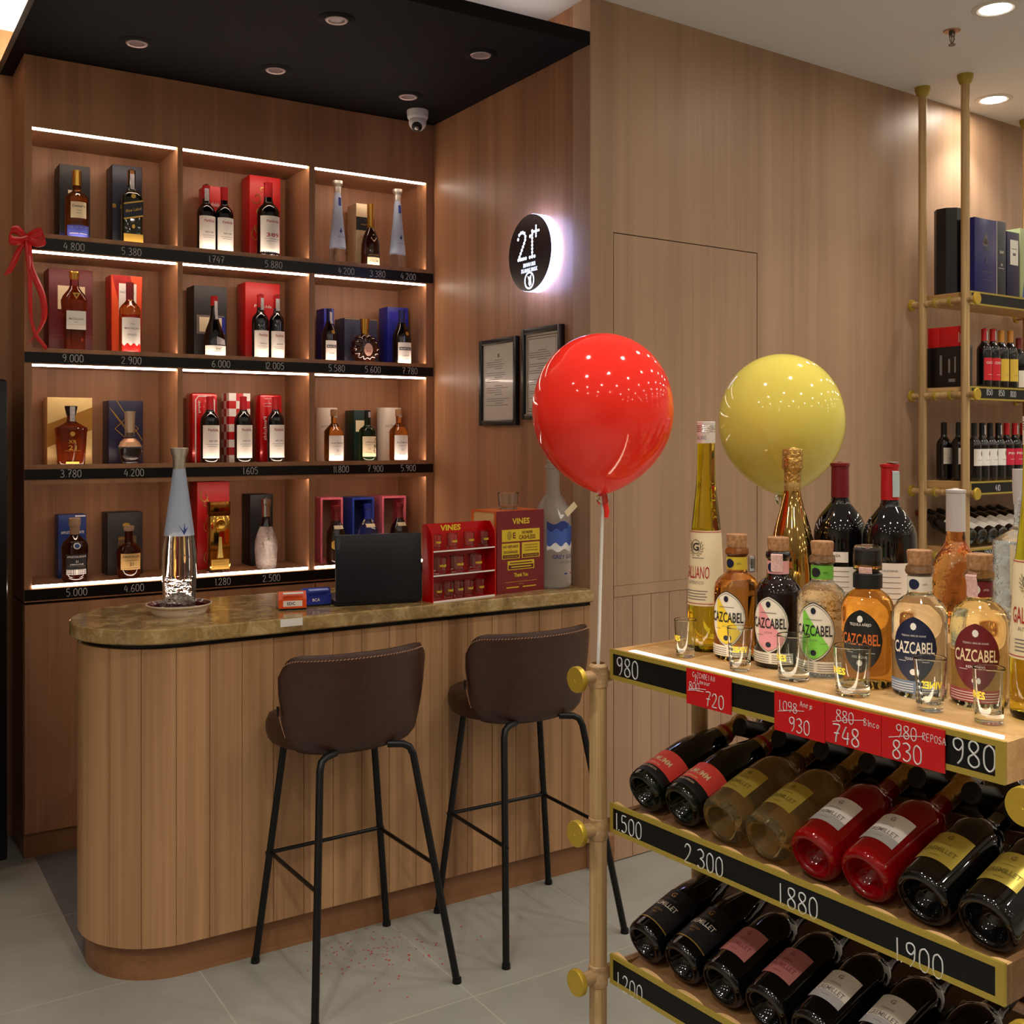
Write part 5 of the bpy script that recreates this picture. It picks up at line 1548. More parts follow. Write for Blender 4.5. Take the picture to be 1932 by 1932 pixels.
wl(B, .12 * h, .44 * h, r_ * 1.7, [INK, WHITEP, GREYINK], [('APPLETON ESTATE', 0, .40 * h, .007, r_ * 1.5, 1), ('21', 0, .325 * h, .008, None, 1), ('JAMAICA RUM', 0, .28 * h, .005, r_, 1)], [(-r_ * .7, r_ * .7, .25 * h, 2)]); wl(B, .12 * h, .20 * h, r_ * 1.6, [WHITEP, mat('ink_blue', (40, 60, 130))], [], [(-r_ * .7, r_ * .7, .14 * h, 1)], name='base_label')
mb = MB(); f = B.fn(.57 * h, .0015); mb.add([f(.013 * cos(a), .012 * sin(a)) for a in [2 * pi * k / 18 for k in range(18)]], [tuple(range(18))]); mb.add([f(.009 * cos(a), .008 * sin(a)) + Vector((0, -.0006, 0)) for a in [2 * pi * k / 18 for k in range(18)]], [tuple(range(18))], 1); obj('neck_label', mb, [WHITEP, mat('ink_blue', (40, 60, 130))], B.root, recalc=False, smooth=0)
giftbox('charcoal box with gold emblem behind the squat whisky, above price 4.600', 3, 203, 269, 967, [CHAR, GOLDINK, mat('brown_panel', (96, 74, 48), .5)], [prints((.30, .82, .44, .62, 2)), words_on(('ABERFELDY', .5, .585, .009, .055, 1)), lambda mb, x0, x1, z0, z1, y: mb.add([(x0 + (x1 - x0) * (.53 + .11 * cos(a)), y - .0008, z0 + (z1 - z0) * (.80 + .035 * sin(a))) for a in [2 * pi * k / 14 for k in range(14)]], [tuple(range(14))], 1)], dep=.11, yf=4.46)
B, h, r_ = sb('whisky_bottle', 'squat whisky with tan label and clear neck, above price 4.600', 3, 243, 992, 46, lambda h, r: foot(r * .9, .008) + [(r * .92, .1 * h), (r, .46 * h), (r * .96, .54 * h), (r * .78, .62 * h), (r * .36, .68 * h), (r * .32, .74 * h), (r * .33, .93 * h), (0, .93 * h)], mat('whisky_dark', (96, 34, 12), .0, trans=.75, ior=1.4))
B.h = h; B.stopper([(r_ * .35, .9 * h), (r_ * .42, .93 * h), (r_ * .42, h), (0, h)], mat('wood_stopper', (150, 120, 96)))
wl(B, .17 * h, .48 * h, r_ * 1.75, [mat('tan_label', (196, 158, 96), .6), INK, CREAM], [('ABERFELDY', 0, .42 * h, .008, r_ * 1.4, 1), ('21', 0, .28 * h, .012, None, 1)], [(-r_ * .6, r_ * .6, .35 * h, 1), (-r_ * .6, r_ * .6, .20 * h, 1), (0, r_ * .6, .23 * h, 2)])
giftbox('tall red box with gold dragon behind the gold bar shaped bottle, above price 1.280', 3, 372, 433, 909, [RED, GOLDINK], [dragon(8, 1)], dep=.11, yf=4.46)
c = at_y(412, 946, 4.37); h = c.z - 1.005; w_ = 19.5 / FOC * (c - CAMP).dot(FWD)
t = thing('gold_bottle', 'rectangular gold mirrored bottle with round medallion, above price 1.280', 'bottle', (c.x, 4.37, 1.005))
GLDM = mat('gold_mirror', (216, 164, 76), .08, 1.0)
obj('glass_body', MB().box(-w_, -.026, .006, w_, .026, h * .80, 0, .003), GLDM, t); obj('foot', MB().box(-w_ - .001, -.027, 0, w_ + .001, .027, .008, 0, .002), CLEAR, t)
obj('stopper', MB().box(-w_ - .0005, -.0265, h * .805, w_ + .0005, .0265, h, 0, .003), mat('gold_dark_mirror', (150, 100, 44), .12, 1.0), t)
M = Matrix.Translation((0, -.027, h * .68)) @ Matrix.Rotation(radians(90), 4, 'X'); obj('medallion', MB().lathe([(0, .004), (.017, .0045), (.019, .006), (.021, .004), (.0215, 0)], 28, M=M), GOLD, t)
mb = MB(); mb.quad((-w_ * .86, -.0268, h * .04), (w_ * .86, -.0268, h * .04), (w_ * .86, -.0268, h * .18), (-w_ * .86, -.0268, h * .18)); mb.quad((-w_ * .7, -.0272, h * .10), (w_ * .7, -.0272, h * .10), (w_ * .7, -.0272, h * .105), (-w_ * .7, -.0272, h * .105), 1); mb.quad((-w_ * .5, -.0272, h * .14), (w_ * .5, -.0272, h * .14), (w_ * .5, -.0272, h * .145), (-w_ * .5, -.0272, h * .145), 1)
mb.add([(x, -.0268, z * h) for x, z in ((-.012, .2), (.012, .2), (.009, .28), (.006, .5), (-.006, .5), (-.009, .28))], [tuple(range(6))], 2)
obj('front_print', mb, [GOLDINK, mat('brown_panel', (96, 74, 48)), mat('print_pale_gold', (196, 170, 96), .4)], t, smooth=0, recalc=False)
giftbox('plain black box behind the silver sparkling bottle, above price 2.500', 3, 472, 515, 933, [NIGHT], dep=.11, yf=4.47)
SPK = mat('silver_studs', (206, 196, 192), .14, 1.0, bump=(240, 1.0, .012))
B, h, r_ = sb('champagne_bottle', 'silver studded sparkling wine bottle, above price 2.500', 3, 502, 940, 43, lambda h, r: foot(r * .88) + [(r * .9, .05 * h), (r, .28 * h), (r * .96, .40 * h), (r * .78, .50 * h), (r * .52, .60 * h), (r * .36, .70 * h), (r * .34, .80 * h), (r * .36, .9 * h), (r * .42, .92 * h), (r * .42, h - .003), (0, h)], [SPK, WINE], mfun=lambda z: 0 if z < .58 * 0 + .19 * 1 else 1)
B.cap(.74 * h, SILVER, 'foil_cap')
for k, (u0, u1, v, u, vb, w_, col, nm_, cap) in enumerate([(606, 648, 939, 633, 953, 38, (214, 106, 122), 'pink', CAPDRED), (666, 707, 939, 693, 950, 39, (36, 60, 150), 'blue', None), (722, 767, 936, 752, 948, 36, (222, 110, 124), 'pink', CAPDRED)]):
    a = at_y(u0, 700, 4.40).x; b = at_y(u1, 700, 4.40).x; zt = at_y((u0 + u1) / 2, v, 4.40).z - 1.005; w2 = (b - a) / 2
    where = ['beside the middle shelf column behind the laptop', 'between the two pink boxes', 'at the sign wall end'][k]
    t = thing('open_box', f'{nm_} open-fronted presentation box {where}', 'box', ((a + b) / 2, 4.406, 1.005), group='open boxes in the bottom niche')
    cm = mat(f'open_box_{nm_}', col, .45); mb = MB()
    for bx_ in ((-w2, 0, 0, -w2 + .009, .14, zt), (w2 - .009, 0, 0, w2, .14, zt), (-w2 + .009, 0, zt - .009, w2 - .009, .14, zt), (-w2 + .009, 0, 0, w2 - .009, .14, .009)):
        mb.box(*bx_, 0)
    obj('shell', mb, cm, t, smooth=0)
    mb = MB(); mb.box(-w2 + .009, .12, .009, w2 - .009, .139, zt - .009); obj('back_panel', mb, mat('open_box_lining_' + nm_, (150, 120, 92) if nm_ == 'pink' else (24, 34, 90), .6), t, smooth=0)
    c = at_y(u, vb, 4.37); h = c.z - 1.005; r_ = w_ / 2 / FOC * (c - CAMP).dot(FWD)
    gl = mat('liqueur_dark', (30, 12, 6), .03, coat=.4) if nm_ == 'pink' else CLEAR
    B = Bottle('tequila_bottle', [f'dark bottle with red wax neck and hexagonal label beside the laptop lid', 'clear bottle with blue wax neck behind the laptop', 'dark bottle with red wax neck behind the laptop, at the sign wall end'][k], 'bottle', (c.x, 4.362, 1.005),
               foot(r_) + [(r_ * .98, .36 * h), (r_, .46 * h), (r_ * .94, .55 * h), (r_ * .74, .63 * h), (r_ * .48, .70 * h), (r_ * .36, .76 * h), (r_ * .33, .9 * h), (r_ * .42, .92 * h), (r_ * .42, h - .003), (0, h)], gl)
    B.cap(.74 * h, cap or mat('wax_blue', (26, 44, 140), .4), 'wax_neck')
    wl(B, .20 * h, .47 * h, r_ * 1.7, [mat('label_amber', (206, 160, 70), .5), mat('brown_panel', (96, 74, 48))], [('RESERVA', 0, .36 * h, .01, r_ * 1.1, 1)], [(-r_ * .6, r_ * .6, .3 * h, 1)], top=lambda x, h=h, r_=r_: (.47 - .10 * abs(x) / r_) * h, bot=lambda x, h=h, r_=r_: (.20 + .10 * abs(x) / r_) * h)
    wl(B, .60 * h, .66 * h, r_ * 1.0, [CREAM], [], name='neck_label')

# ================================================================== display rack in front
LY = .81
RT = thing('display_rack', 'freestanding pole display rack with brass knobs and three bottle trays', 'display rack', RACK.o, RACK.a)
DEP = .56
for ly in (.02, -LY - .065):
    for lx, zt in ((-.015, 1.100), (.27, 1.09), (.545, 1.10)):
        mb = MB(); mb.tube([(lx, ly, .0), (lx, ly, .4), (lx, ly, .8), (lx, ly, zt)], .0175, 18)
        obj('pole', mb, BAMBOO, RT, smooth=60)
    for z in (1.080, .780, .490):
        mb = MB(); mb.tube([(-.064, ly, z), (DEP + .03, ly, z)], .0135, 14)
        mb.lathe([(.0135, -.026), (.019, -.02), (.0205, 0), (.019, .02), (.0135, .026)], 18, M=Matrix.Translation((-.015, ly, z)))
        obj('rod', mb, BAMBOOX, RT, smooth=60)
        M = Matrix.Translation((-.062, ly, z)) @ Matrix.Rotation(radians(-90), 4, 'Y')
        obj('knob', MB().lathe([(.0, -.002), (.012, -.002), (.0235, 0), (.0255, .002), (.0255, .010), (.0245, .0125), (.003, .0125), (.0022, .0118), (0, .0116)], 36, M=M), BRASS, RT)
        if ly < -LY:
            for lx in (.10, .45):
                obj('bracket', MB().cyl((lx, ly + .005, z), (lx, -LY + .002, z), .008, .008, 12), BRASSP, RT)
YM = Matrix(((0, 0, 1, 0), (1, 0, 0, 0), (0, 1, 0, 0), (0, 0, 0, 1)))      # (ly, z) outline pushed along lx


def front(par, z0, z1, txt, b=.0085):
    mb = MB()
    mb.box(-.002, -LY, z0, .004, 0, z0 + b); mb.box(-.002, -LY, z1 - b, .004, 0, z1); mb.box(-.002, -b, z0 + b, .004, 0, z1 - b); mb.box(-.002, -LY, z0 + b, .004, -LY + b * 1.6, z1 - b)
    obj('brass_edge', mb, BRASSP, par, smooth=0)
    mb = MB(); mb.box(-.0005, -LY + b * 1.6, z0 + b, .0035, -b, z1 - b)
    for (s, u, v, size) in txt:
        p = RACK.hit_a(u, v, 0); mb.write(s, size, face_x(-.0006, p.y, p.z), 1, 0, 0, r=size * .036)
    obj('price_strip', mb, [CHALKB, CHALK], par, smooth=0)


# top tray
mb = MB(); mb.box(.004, -LY + .012, 1.098, DEP, -.012, 1.1305); mb.box(.004, -.012, 1.077, DEP, 0, 1.1345); mb.box(.004, -LY, 1.077, DEP, -LY + .012, 1.1345)
mb.box(.004, -LY + .012, 1.077, .016, -.012, 1.1345); mb.box(DEP - .012, -LY + .012, 1.077, DEP, -.012, 1.1345)
tr = obj('top_tray', mb, OAK, RT, smooth=0)
front(tr, 1.077, 1.136, [('980', 1164, 1272, .034), ('980', 1797, 1437, .036)])
obj('led_strip', MB().box(.0165, -LY + .02, 1.1306, .033, -.035, 1.1348), E_TRAY, tr, smooth=0)
obj('riser', MB().box(.285, -LY + .012, 1.1305, DEP - .014, -.095, 1.2), OAK, tr, smooth=0)

TILT = radians(18.6)
SPC = (.755 - .046) / 7
BOTY = [-.046 - SPC * i for i in range(8)]


BED = wood('tray_bed_stained', (84, 58, 36), (128, 92, 56), axis='y', fine=1.6, rough=.5)


def slope_tray(ztop, txt):
    z0 = ztop - .058
    mb = MB()
    tl = math.tan(TILT)
    zb = lambda lx: ztop + .022 - .0475 + (lx - .04) * tl - .004
    for (x0, x1) in ((.016, .318),):          # sloping bed
        vs = [(x0, -LY + .012, zb(x0) - .012), (x1, -LY + .012, zb(x1) - .012), (x1, -.012, zb(x1) - .012), (x0, -.012, zb(x0) - .012), (x0, -LY + .012, zb(x0)), (x1, -LY + .012, zb(x1)), (x1, -.012, zb(x1)), (x0, -.012, zb(x0))]
        mb.add(vs, [(3, 2, 1, 0), (4, 5, 6, 7), (0, 1, 5, 4), (1, 2, 6, 5), (2, 3, 7, 6), (3, 0, 4, 7)])
        x1 = .26; vs = [(x0, -LY + .012, zb(x0) - .012), (x1, -LY + .012, zb(x1) - .012), (x1, -.012, zb(x1) - .012), (x0, -.012, zb(x0) - .012), (x0, -LY + .012, zb(x0)), (x1, -LY + .012, zb(x1)), (x1, -.012, zb(x1)), (x0, -.012, zb(x0))]
        vs = [(DEP - a, b, c) for a, b, c in vs]; mb.add(vs, [(3, 2, 1, 0), (4, 5, 6, 7), (0, 1, 5, 4), (1, 2, 6, 5), (2, 3, 7, 6), (3, 0, 4, 7)])
    mb.box(DEP - .012, -LY, z0, DEP, 0, ztop)
    mb.box(.016, -.012, z0, DEP - .016, 0, ztop - .02); mb.box(.004, -LY, z0, DEP, -LY + .012, ztop - .003)
    t = obj('bottle_tray', mb, BED, RT, smooth=0)
    P = [(0, z0)]
    N = 160
    for k in range(N + 1):
        y = -LY * k / N; d = min(abs(y - b) for b in BOTY)
        P.append((y, ztop - .002 - .012 * math.exp(-(d / .024) ** 2)))
    P.append((-LY, z0))
    mb = MB(); mb.prism(P, .004, .018, M=YM); obj('scalloped_rail', mb, OAK, t, smooth=0)
    front(t, z0, ztop + .0, txt)
    for k in range(8):
        y = BOTY[k] - SPC / 2; c = zb(.262)
        mb = MB(); M = Matrix.Translation((.262, y, c)) @ Matrix.Rotation(-TILT, 4, 'Y'); mb.box(-.007, -.011, -.001, .007, .011, .034, 0, .002, M)
        obj('peg', mb, OAK, t, smooth=30)
    return t


slope_tray(.833, [('1.500', 1160, 1563, .032), ('2.300', 1292, 1625, .034), ('1.880', 1467, 1703, .034), ('1.900', 1686, 1808, .034)])
slope_tray(.536, [('1.200', 1163, 1862, .031)])

# red price cards clipped over the strip


def card(label, u0, u1, v0, v1, lines, strike):
    a = RACK.hit_a(u0, v0, -.004); b = RACK.hit_a(u1, v0, -.004); zb = RACK.hit_a(u0, v1, -.004).z
    t = thing('price_card', label, 'price card', RACK.P(-.004, a.y, zb), RACK.a, 'red price cards on the top tray')
    w_ = a.y - b.y; h_ = a.z - zb
    mb = MB(); mb.box(-.0012, -w_, 0, .0012, 0, h_, 0)
    for (s, fx, fz, size) in lines:
        mb.write(s, size, face_x(-.0012, -w_ * fx, h_ * fz), 1, r=size * .042 if size > .012 else size * .048)
    for (x0, z0, x1, z1) in strike:
        mb.tube([(-.0014, -w_ * x0, h_ * z0), (-.0014, -w_ * (x0 + x1) / 2, h_ * ((z0 + z1) / 2 + .02)), (-.0014, -w_ * x1, h_ * z1)], .0006, 5, 1)
    obj('card', mb, [CARDRED, CHALK], t, smooth=0, recalc=False)


card('red price card reading 720 by itself near the corner with the brass knob', 1296, 1380, 1260, 1326, [('CaZCABEl All', .14, .80, .0085), ('FLavour', .20, .64, .0085), ('800', .06, .42, .014), ('720', .44, .08, .024)], [(.06, .42, .45, .52), (.04, .38, .4, .44)])
card('red price card reading 930, first of the three joined cards', 1462, 1557, 1303, 1376, [('1.098', .08, .55, .016), ('Anejo', .52, .76, .009), ('930', .30, .08, .023)], [(.08, .50, .6, .66)])
card('red price card reading 748, middle one of the three joined cards', 1558, 1663, 1325, 1398, [('880', .20, .60, .018), ('Blnco', .70, .66, .010), ('748', .14, .06, .027)], [(.14, .56, .7, .78)])
card('red price card reading 830, last of the three joined cards', 1664, 1783, 1350, 1427, [('980', .24, .58, .019), ('REPOSA', .66, .66, .010), ('830', .18, .05, .027)], [(.12, .52, .68, .74)])

# ------------------------------------------------------------------ tequila bottles on the top tray
ZT = 1.1312
ANG = RACK.a


def on_tray(u, v, push):
    p = at_z(u, v, ZT); d = Vector((p.x, p.y, 0)).normalized()
    return Vector((p.x + d.x * push, p.y + d.y * push, ZT))


def facing(p, turn=0.0):
    """rotation that turns a bottle's front to the aisle in front of the rack"""
    return radians(-90) + RACK.a + turn


def P_teq(h, r):
    return [(0, .014), (r * .5, .012), (r * .78, .003), (r * .86, 0), (r * .95, .003), (r, .012), (r * 1.0, .52 * h), (r * .985, .565 * h), (r * .93, .605 * h), (r * .80, .645 * h), (r * .62, .672 * h), (r * .48, .69 * h), (r * .435, .71 * h), (r * .43, .83 * h), (r * .5, .838 * h), (r * .53, .855 * h), (r * .5, .885 * h), (r * .44, .895 * h), (0, .895 * h)]


def tequila(label, u, v, liquid, border, fill, split, ink, neck, extra=None, cap=True, turn=0.0, strip=None):
    h, r_ = .236, .0435
    p = on_tray(u, v, .040)
    B = Bottle('tequila_bottle', label, 'bottle', p, P_teq(h, r_), liquid, rotz=facing(p, turn) + radians(20), group='shield labelled tequilas on the top tray', seg=40)
    B.h = h
    if cap: B.stopper([(r_ * .40, .85 * h), (r_ * .41, .897 * h), (r_ * .42, .9 * h), (r_ * .47, .99 * h), (r_ * .44, h), (0, h)], CORK)
    else:
        B.stopper([(r_ * .54, .83 * h), (r_ * .54, .975 * h), (r_ * .50, h), (0, h)], CLEAR, 'clear_cap')
        B.stopper([(r_ * .40, .86 * h), (r_ * .42, .97 * h), (0, .975 * h)], INK, 'inner_stopper')
    W2 = .0365; zc = .345 * h; A_, B_ = .051, .054
    sh = lambda t: (.80 * sqrt(max(0, 1 - t * t)) + .20 * (1 - abs(t)))
    def shield(mb, k, mi, off, x0=-1, x1=1, lim=None):
        B.patch(mb, W2 * k * x0, W2 * k * x1, 0, 0, mi, off, top=lambda x: (zc + k * A_ * sh(x / (W2 * k)) if lim is None else min(zc + k * A_ * sh(x / (W2 * k)), lim(x))), bot=lambda x: (zc - k * B_ * sh(x / (W2 * k)) if lim is None else min(zc - k * B_ * sh(x / (W2 * k)) , lim(x))), turn=0, nx=28, nz=4)
    mb = MB(); shield(mb, 1.0, 0, .0006); shield(mb, .965, 1, .0010); shield(mb, .92, 0, .0014); shield(mb, .90, 1, .0018)
    if split: shield(mb, .895, 2, .0022, -.6, 1, lambda x: zc + .046 - (x + .022) * 1.5)
    f = B.fn(zc, .0030)
    mb.text('CAZCABEL', .0185, f, 3, 0, .002, bold=.015, width=.062)
    if extra == 'anejo': mb.text('TEQUILA AÑEJO', .0045, f, 4, 0, .027, bold=.01, width=.034); mb.text('100% AGAVE', .0045, f, 4, 0, -.027, width=.026)
    elif extra: mb.text(extra, .004, f, 4, 0, -.016, width=.026); mb.text('TEQUILA 100% DE AGAVE', .0028, f, 4, 0, .021, width=.036)
    else: mb.text('COFFEE HONEY COCO'.split()[0] if False else 'LICOR', .0035, f, 4, 0, -.015, width=.014); B.patch(mb, -.014, .014, zc + .020, zc + .0212, 4, .003, nx=5, nz=1)
    for k in (-.017, .017): B.patch(mb, k - .006, k + .006, zc - .0205, zc - .0197, 4, .003, nx=4, nz=1)
    mb.add([f(.005 * cos(a), -.037 + .005 * sin(a)) for a in [2 * pi * k / 14 for k in range(14)]], [tuple(range(14))], 5)
    mb.add([f(.0045 * cos(a), .036 + .006 * sin(a)) for a in [2 * pi * k / 8 for k in range(8)]], [tuple(range(8))], 5)
    obj('shield_label', mb, [border, fill, split or fill, ink, GREYINK if not extra else WHITEP, NAVY if not extra else WHITEP], B.root, recalc=False, smooth=60)
    mb = MB(); f = B.fn(.77 * h, .0016)
    if neck:
        B.patch(mb, -pi * r_ * .43, pi * r_ * .43, .72 * h, .822 * h, 0, .0007, nx=24); mb.add([f(-.005 + .0085 * cos(a), .0085 * sin(a)) for a in [2 * pi * k / 18 for k in range(18)]], [tuple(range(18))], 1)
        mb.text('LIMITED', .003, f, 1, .012, 0, width=.008)
        obj('neck_label', mb, neck, B.root, recalc=False, smooth=60)
    if strip:
        mb = MB(); B.patch(mb, -.05, .045, .04 * h, .125 * h, 0, .0007, nx=20)
        for k in range(4): B.patch(mb, -.045, .0, (.052 + .017 * k) * h, (.057 + .017 * k) * h, 1, .0012, nx=8, nz=1); B.patch(mb, .006, .04, (.052 + .017 * k) * h, (.057 + .017 * k) * h, 1, .0012, nx=8, nz=1)
        obj('base_label', mb, strip, B.root, recalc=False, smooth=60)
    return B


CW = mat('label_white', (232, 222, 204), .55)
YL = mat('label_yellow', (232, 196, 50), .5); PK = mat('label_pink', (228, 150, 156), .5); GN = mat('label_green', (128, 208, 70), .5)
MR = mat('label_wine_red', (108, 20, 28), .45); NV = mat('label_navy', (20, 26, 58), .45); BK = mat('label_black', (18, 18, 18), .45)
OG = mat('ink_orange', (206, 104, 36), .5); STRIPW = [CW, GREYINK]
DARKT = mat('dark_tequila', (22, 12, 10), .03, coat=.4)
tequila('tequila with yellow and white shield label, next to the tall yellow liqueur', 1390, 1249, mat('tequila_amber', (240, 184, 96), 0, trans=1, ior=1.4), INK, CW, YL, INK, [mat('neck_yellow', (206, 178, 50), .5), NV], strip=STRIPW, turn=-.06)
B = tequila('dark tequila with pink and white shield label', 1468, 1263, DARKT, INK, CW, PK, INK, [mat('neck_pink', (226, 160, 160), .5), NV], strip=STRIPW, turn=-.04); B.seal(.74 * .236, .28, .02, SEALP)
tequila('clear tequila with green and white shield label', 1551, 1280, CLEARD, INK, CW, GN, INK, [mat('neck_green', (110, 176, 60), .5), INK], strip=STRIPW, turn=-.02)
B = tequila('golden tequila with black shield label and orange lettering', 1637, 1301, mat('tequila_gold', (244, 196, 100), 0, trans=1, ior=1.4), BK, BK, None, OG, None, 'anejo', cap=False)
mb = MB(); mb.lathe([(B.r(.72 * .236) + .001, .70 * .236), (.024, .70 * .236), (.024, .80 * .236), (.0195, .815 * .236)], 28); obj('neck_tag', mb, BK, B.root); B.seal(.80 * .236, .1, .02, SEALP)
tequila('clear tequila with navy shield label and white lettering', 1735, 1320, CLEAR, NV, NV, None, CW, [CW, NV], 'TEQUILA BLANCO', strip=[mat('strip_blue', (110, 130, 160), .5), WHITEP], turn=.02)
B = tequila('pale golden tequila with dark red shield label', 1848, 1338, PALELIQ, MR, MR, None, mat('ink_cream', (236, 214, 170), .5), [MR, CW], 'REPOSADO', strip=[mat('strip_red', (170, 70, 70), .5), WHITEP], turn=.05); B.seal(.72 * .236, -.45, .018, SEALP)

# tall yellow liqueur
p = on_tray(1332, 1231, .034); h = .452


def P_gal(h, r):
    return [(0, .012), (r * .6, .01), (r * .84, .002), (r * .92, 0), (r * .99, .006), (r, .03), (r * .98, .20 * h), (r * .80, .52 * h), (r * .74, .56 * h), (r * .56, .70 * h), (r * .52, .74 * h), (r * .49, .84 * h), (r * .475, .90 * h), (r * .475, .905 * h), (0, .905 * h)]


def galliano(label, p, turn=0.0):
    B = Bottle('liqueur_bottle', label, 'bottle', p, P_gal(h, .036), YELLIQ, rotz=facing(p) + radians(20) + turn, seg=48, ripple=lambda a, z: 1 + (.02 * cos(12 * a) if (.03 < z < .085 or .24 < z < .37) else 0), group='tapered yellow liqueur bottles')
    B.h = h
    B.stopper([(.0178, .905 * h), (.0182, .906 * h), (.0182, .998 * h), (.017, h), (0, h)], mat('silver_white_cap', (224, 214, 206), .35, .3), 'screw_cap')
    mb = MB()
    for k in range(4): mb.lathe([(.0183, (.955 + .008 * k) * h), (.0189, (.957 + .008 * k) * h), (.0183, (.959 + .008 * k) * h)], 24)
    obj('cap_ridges', mb, SILVER, B.root)
    mb = MB(); B.prof = [(.0182, .9 * h), (.0182, h)]; mb.text('GALLIANO', .008, B.fn(.93 * h, .0008), 0, width=.022); obj('cap_print', mb, GREYINK, B.root, recalc=False, smooth=0)
    B.prof = P_gal(h, .0362)
    mb = MB(); B.patch(mb, -.075, .075, .20 * h, .525 * h, 0, .0012, nx=36, nz=10); f = B.fn(0, .002)
    for z in (.208, .518): B.patch(mb, -.075, .075, z * h, (z + .003) * h, 1, .0018, nx=36, nz=1)
    mb.text('GALLIANO', .024, B.fn(.345 * h, .002), 1, -.003, 0, bold=.005, width=.056); mb.text('AUTENTICO', .006, B.fn(.30 * h, .002), 2, -.003, 0, width=.036)
    mb.text('G', .015, B.fn(.455 * h, .002), 3, -.003, 0, bold=.02)
    P = [f(-.003 + .010 * cos(a), .455 * h + .0135 * sin(a)) for a in [2 * pi * k / 24 for k in range(24)]]; mb.tube(P, .0005, 4, 3, closed=True)
    for sx in (-1, 1):
        for k in range(6):
            a = -1.3 + k * .35; P0 = f(-.003 + sx * .012 * cos(a), .452 * h + .015 * sin(a)); P1 = f(-.003 + sx * .0165 * cos(a + .25), .452 * h + .019 * sin(a + .25)); mb.tube([P0, P1], .0008, 4, 4)
    for k in range(4): B.patch(mb, -.026, .022 - .003 * (k % 2), (.262 - .012 * k) * h, (.266 - .012 * k) * h, 2, .0018, nx=10, nz=1)
    B.patch(mb, -.012, .014, .405 * h, .408 * h, 2, .0018, nx=6, nz=1)
    obj('front_label', mb, [CREAM, REDINK, GREYINK, INK, mat('ink_olive', (150, 136, 90), .6)], B.root, recalc=False, smooth=60)
    return B


galliano('tall tapered yellow liqueur bottle with cream label at the far end of the top tray', p, -.16)
q = RACK.P(.18, -.757, ZT)
galliano('tapered yellow liqueur bottle cut off by the picture edge on the top tray', q)

# bottles on the riser
ZR = 1.2005


def on_riser(u, lx):
    q = RACK.hit_a(u, 900, lx); w_ = RACK.P(q.x, q.y, ZR); return w_


def riser_h(u, lx, v):
    q = RACK.hit_a(u, v, lx); return q.z - ZR


def rad_at(p, wpx): return wpx / 2 / FOC * (Vector(p) - CAMP).dot(FWD)


GM = mat('gold_champagne', (212, 172, 100), .05, 1.0)
p = on_riser(1495, .345); h = riser_h(1495, .345, 845); r_ = rad_at(p, 97)
B = Bottle('champagne_bottle', 'mirrored gold sparkling wine bottle in front of the yellow balloon', 'bottle', p, foot(r_) + [(r_, .10 * h), (r_ * .985, .24 * h), (r_ * .88, .38 * h), (r_ * .66, .52 * h), (r_ * .46, .63 * h), (r_ * .34, .71 * h), (r_ * .30, .76 * h), (r_ * .295, .84 * h), (r_ * .30, .86 * h), (r_ * .37, .875 * h), (r_ * .37, .95 * h), (r_ * .35, .99 * h), (r_ * .25, h - .001), (0, h)], GM, rotz=facing(p) + .6, seg=44)
B.cap(.75 * h, mat('gold_crumpled_foil', (206, 164, 92), .3, 1.0, bump=(120, .9, .006)), 'foil_cap', .0012)
obj('neck_band', MB().lathe([(r_ * .315, .735 * h), (r_ * .325, .74 * h), (r_ * .325, .785 * h), (r_ * .315, .79 * h)], 28), mat('label_gold', (188, 158, 92), .4, .5), B.root)
for u, v, lb, cm, sq in ((1585, 872, 'magnum of red wine with dark red capsule behind the green label tequila', CAPDRED, None), (1679, 874, 'magnum of red wine with bright red capsule and grey seal, behind the navy label tequila', CAPRED, .75)):
    lx = .45; p = on_riser(u, lx); h = riser_h(u, lx, v); r_ = rad_at(p, 98)
    B = Bottle('wine_bottle', lb, 'bottle', p, foot(r_) + [(r_, .47 * h), (r_ * .985, .53 * h), (r_ * .92, .58 * h), (r_ * .78, .63 * h), (r_ * .56, .68 * h), (r_ * .38, .72 * h), (r_ * .325, .755 * h), (r_ * .315, .97 * h), (r_ * .35, .975 * h), (r_ * .35, h - .002), (0, h)], WINE, rotz=facing(p) + .6, group='magnums of red wine on the riser', seg=44)
    B.cap(.76 * h, cm)
    if sq: B.seal(.78 * h, sq, .016, mat('seal_blue_grey', (170, 186, 186), .6))
    wl(B, .02 * h, .36 * h if sq else .30 * h, .06, LM, [('CALIFORNIA', .0, .31 * h, .004, .03, 2)] if sq else [], [(-.02, .02, (.27 - .035 * k) * h, 2) for k in range(5)], turn=.1)
    if not sq:
        mb = MB(); B.patch(mb, -.040, .018, .33 * h, .40 * h, 0, .001, nx=8, nz=1); mb.text('CRIANZA', .005, B.fn(.375 * h, .0016), 1, -.012, 0, width=.03); obj('upper_label', mb, [WHITEP, INK], B.root, recalc=False)
p = on_riser(1803, .40); h = riser_h(1803, .40, 922); r_ = rad_at(p, 90)
B = Bottle('brandy_bottle', 'amber faceted bottle with grey capsule behind the dark red label tequila', 'bottle', p, foot(r_, .01) + [(r_, .1 * h), (r_ * 1.02, .36 * h), (r_ * .95, .44 * h), (r_ * .78, .52 * h), (r_ * .54, .58 * h), (r_ * .40, .63 * h), (r_ * .37, .69 * h), (r_ * .36, .97 * h), (r_ * .39, .975 * h), (r_ * .39, h - .002), (0, h)], mat('brandy_orange', (244, 168, 90), 0, trans=1, ior=1.4, bump=(26, .5, .02)), rotz=facing(p) + .6, seg=40)
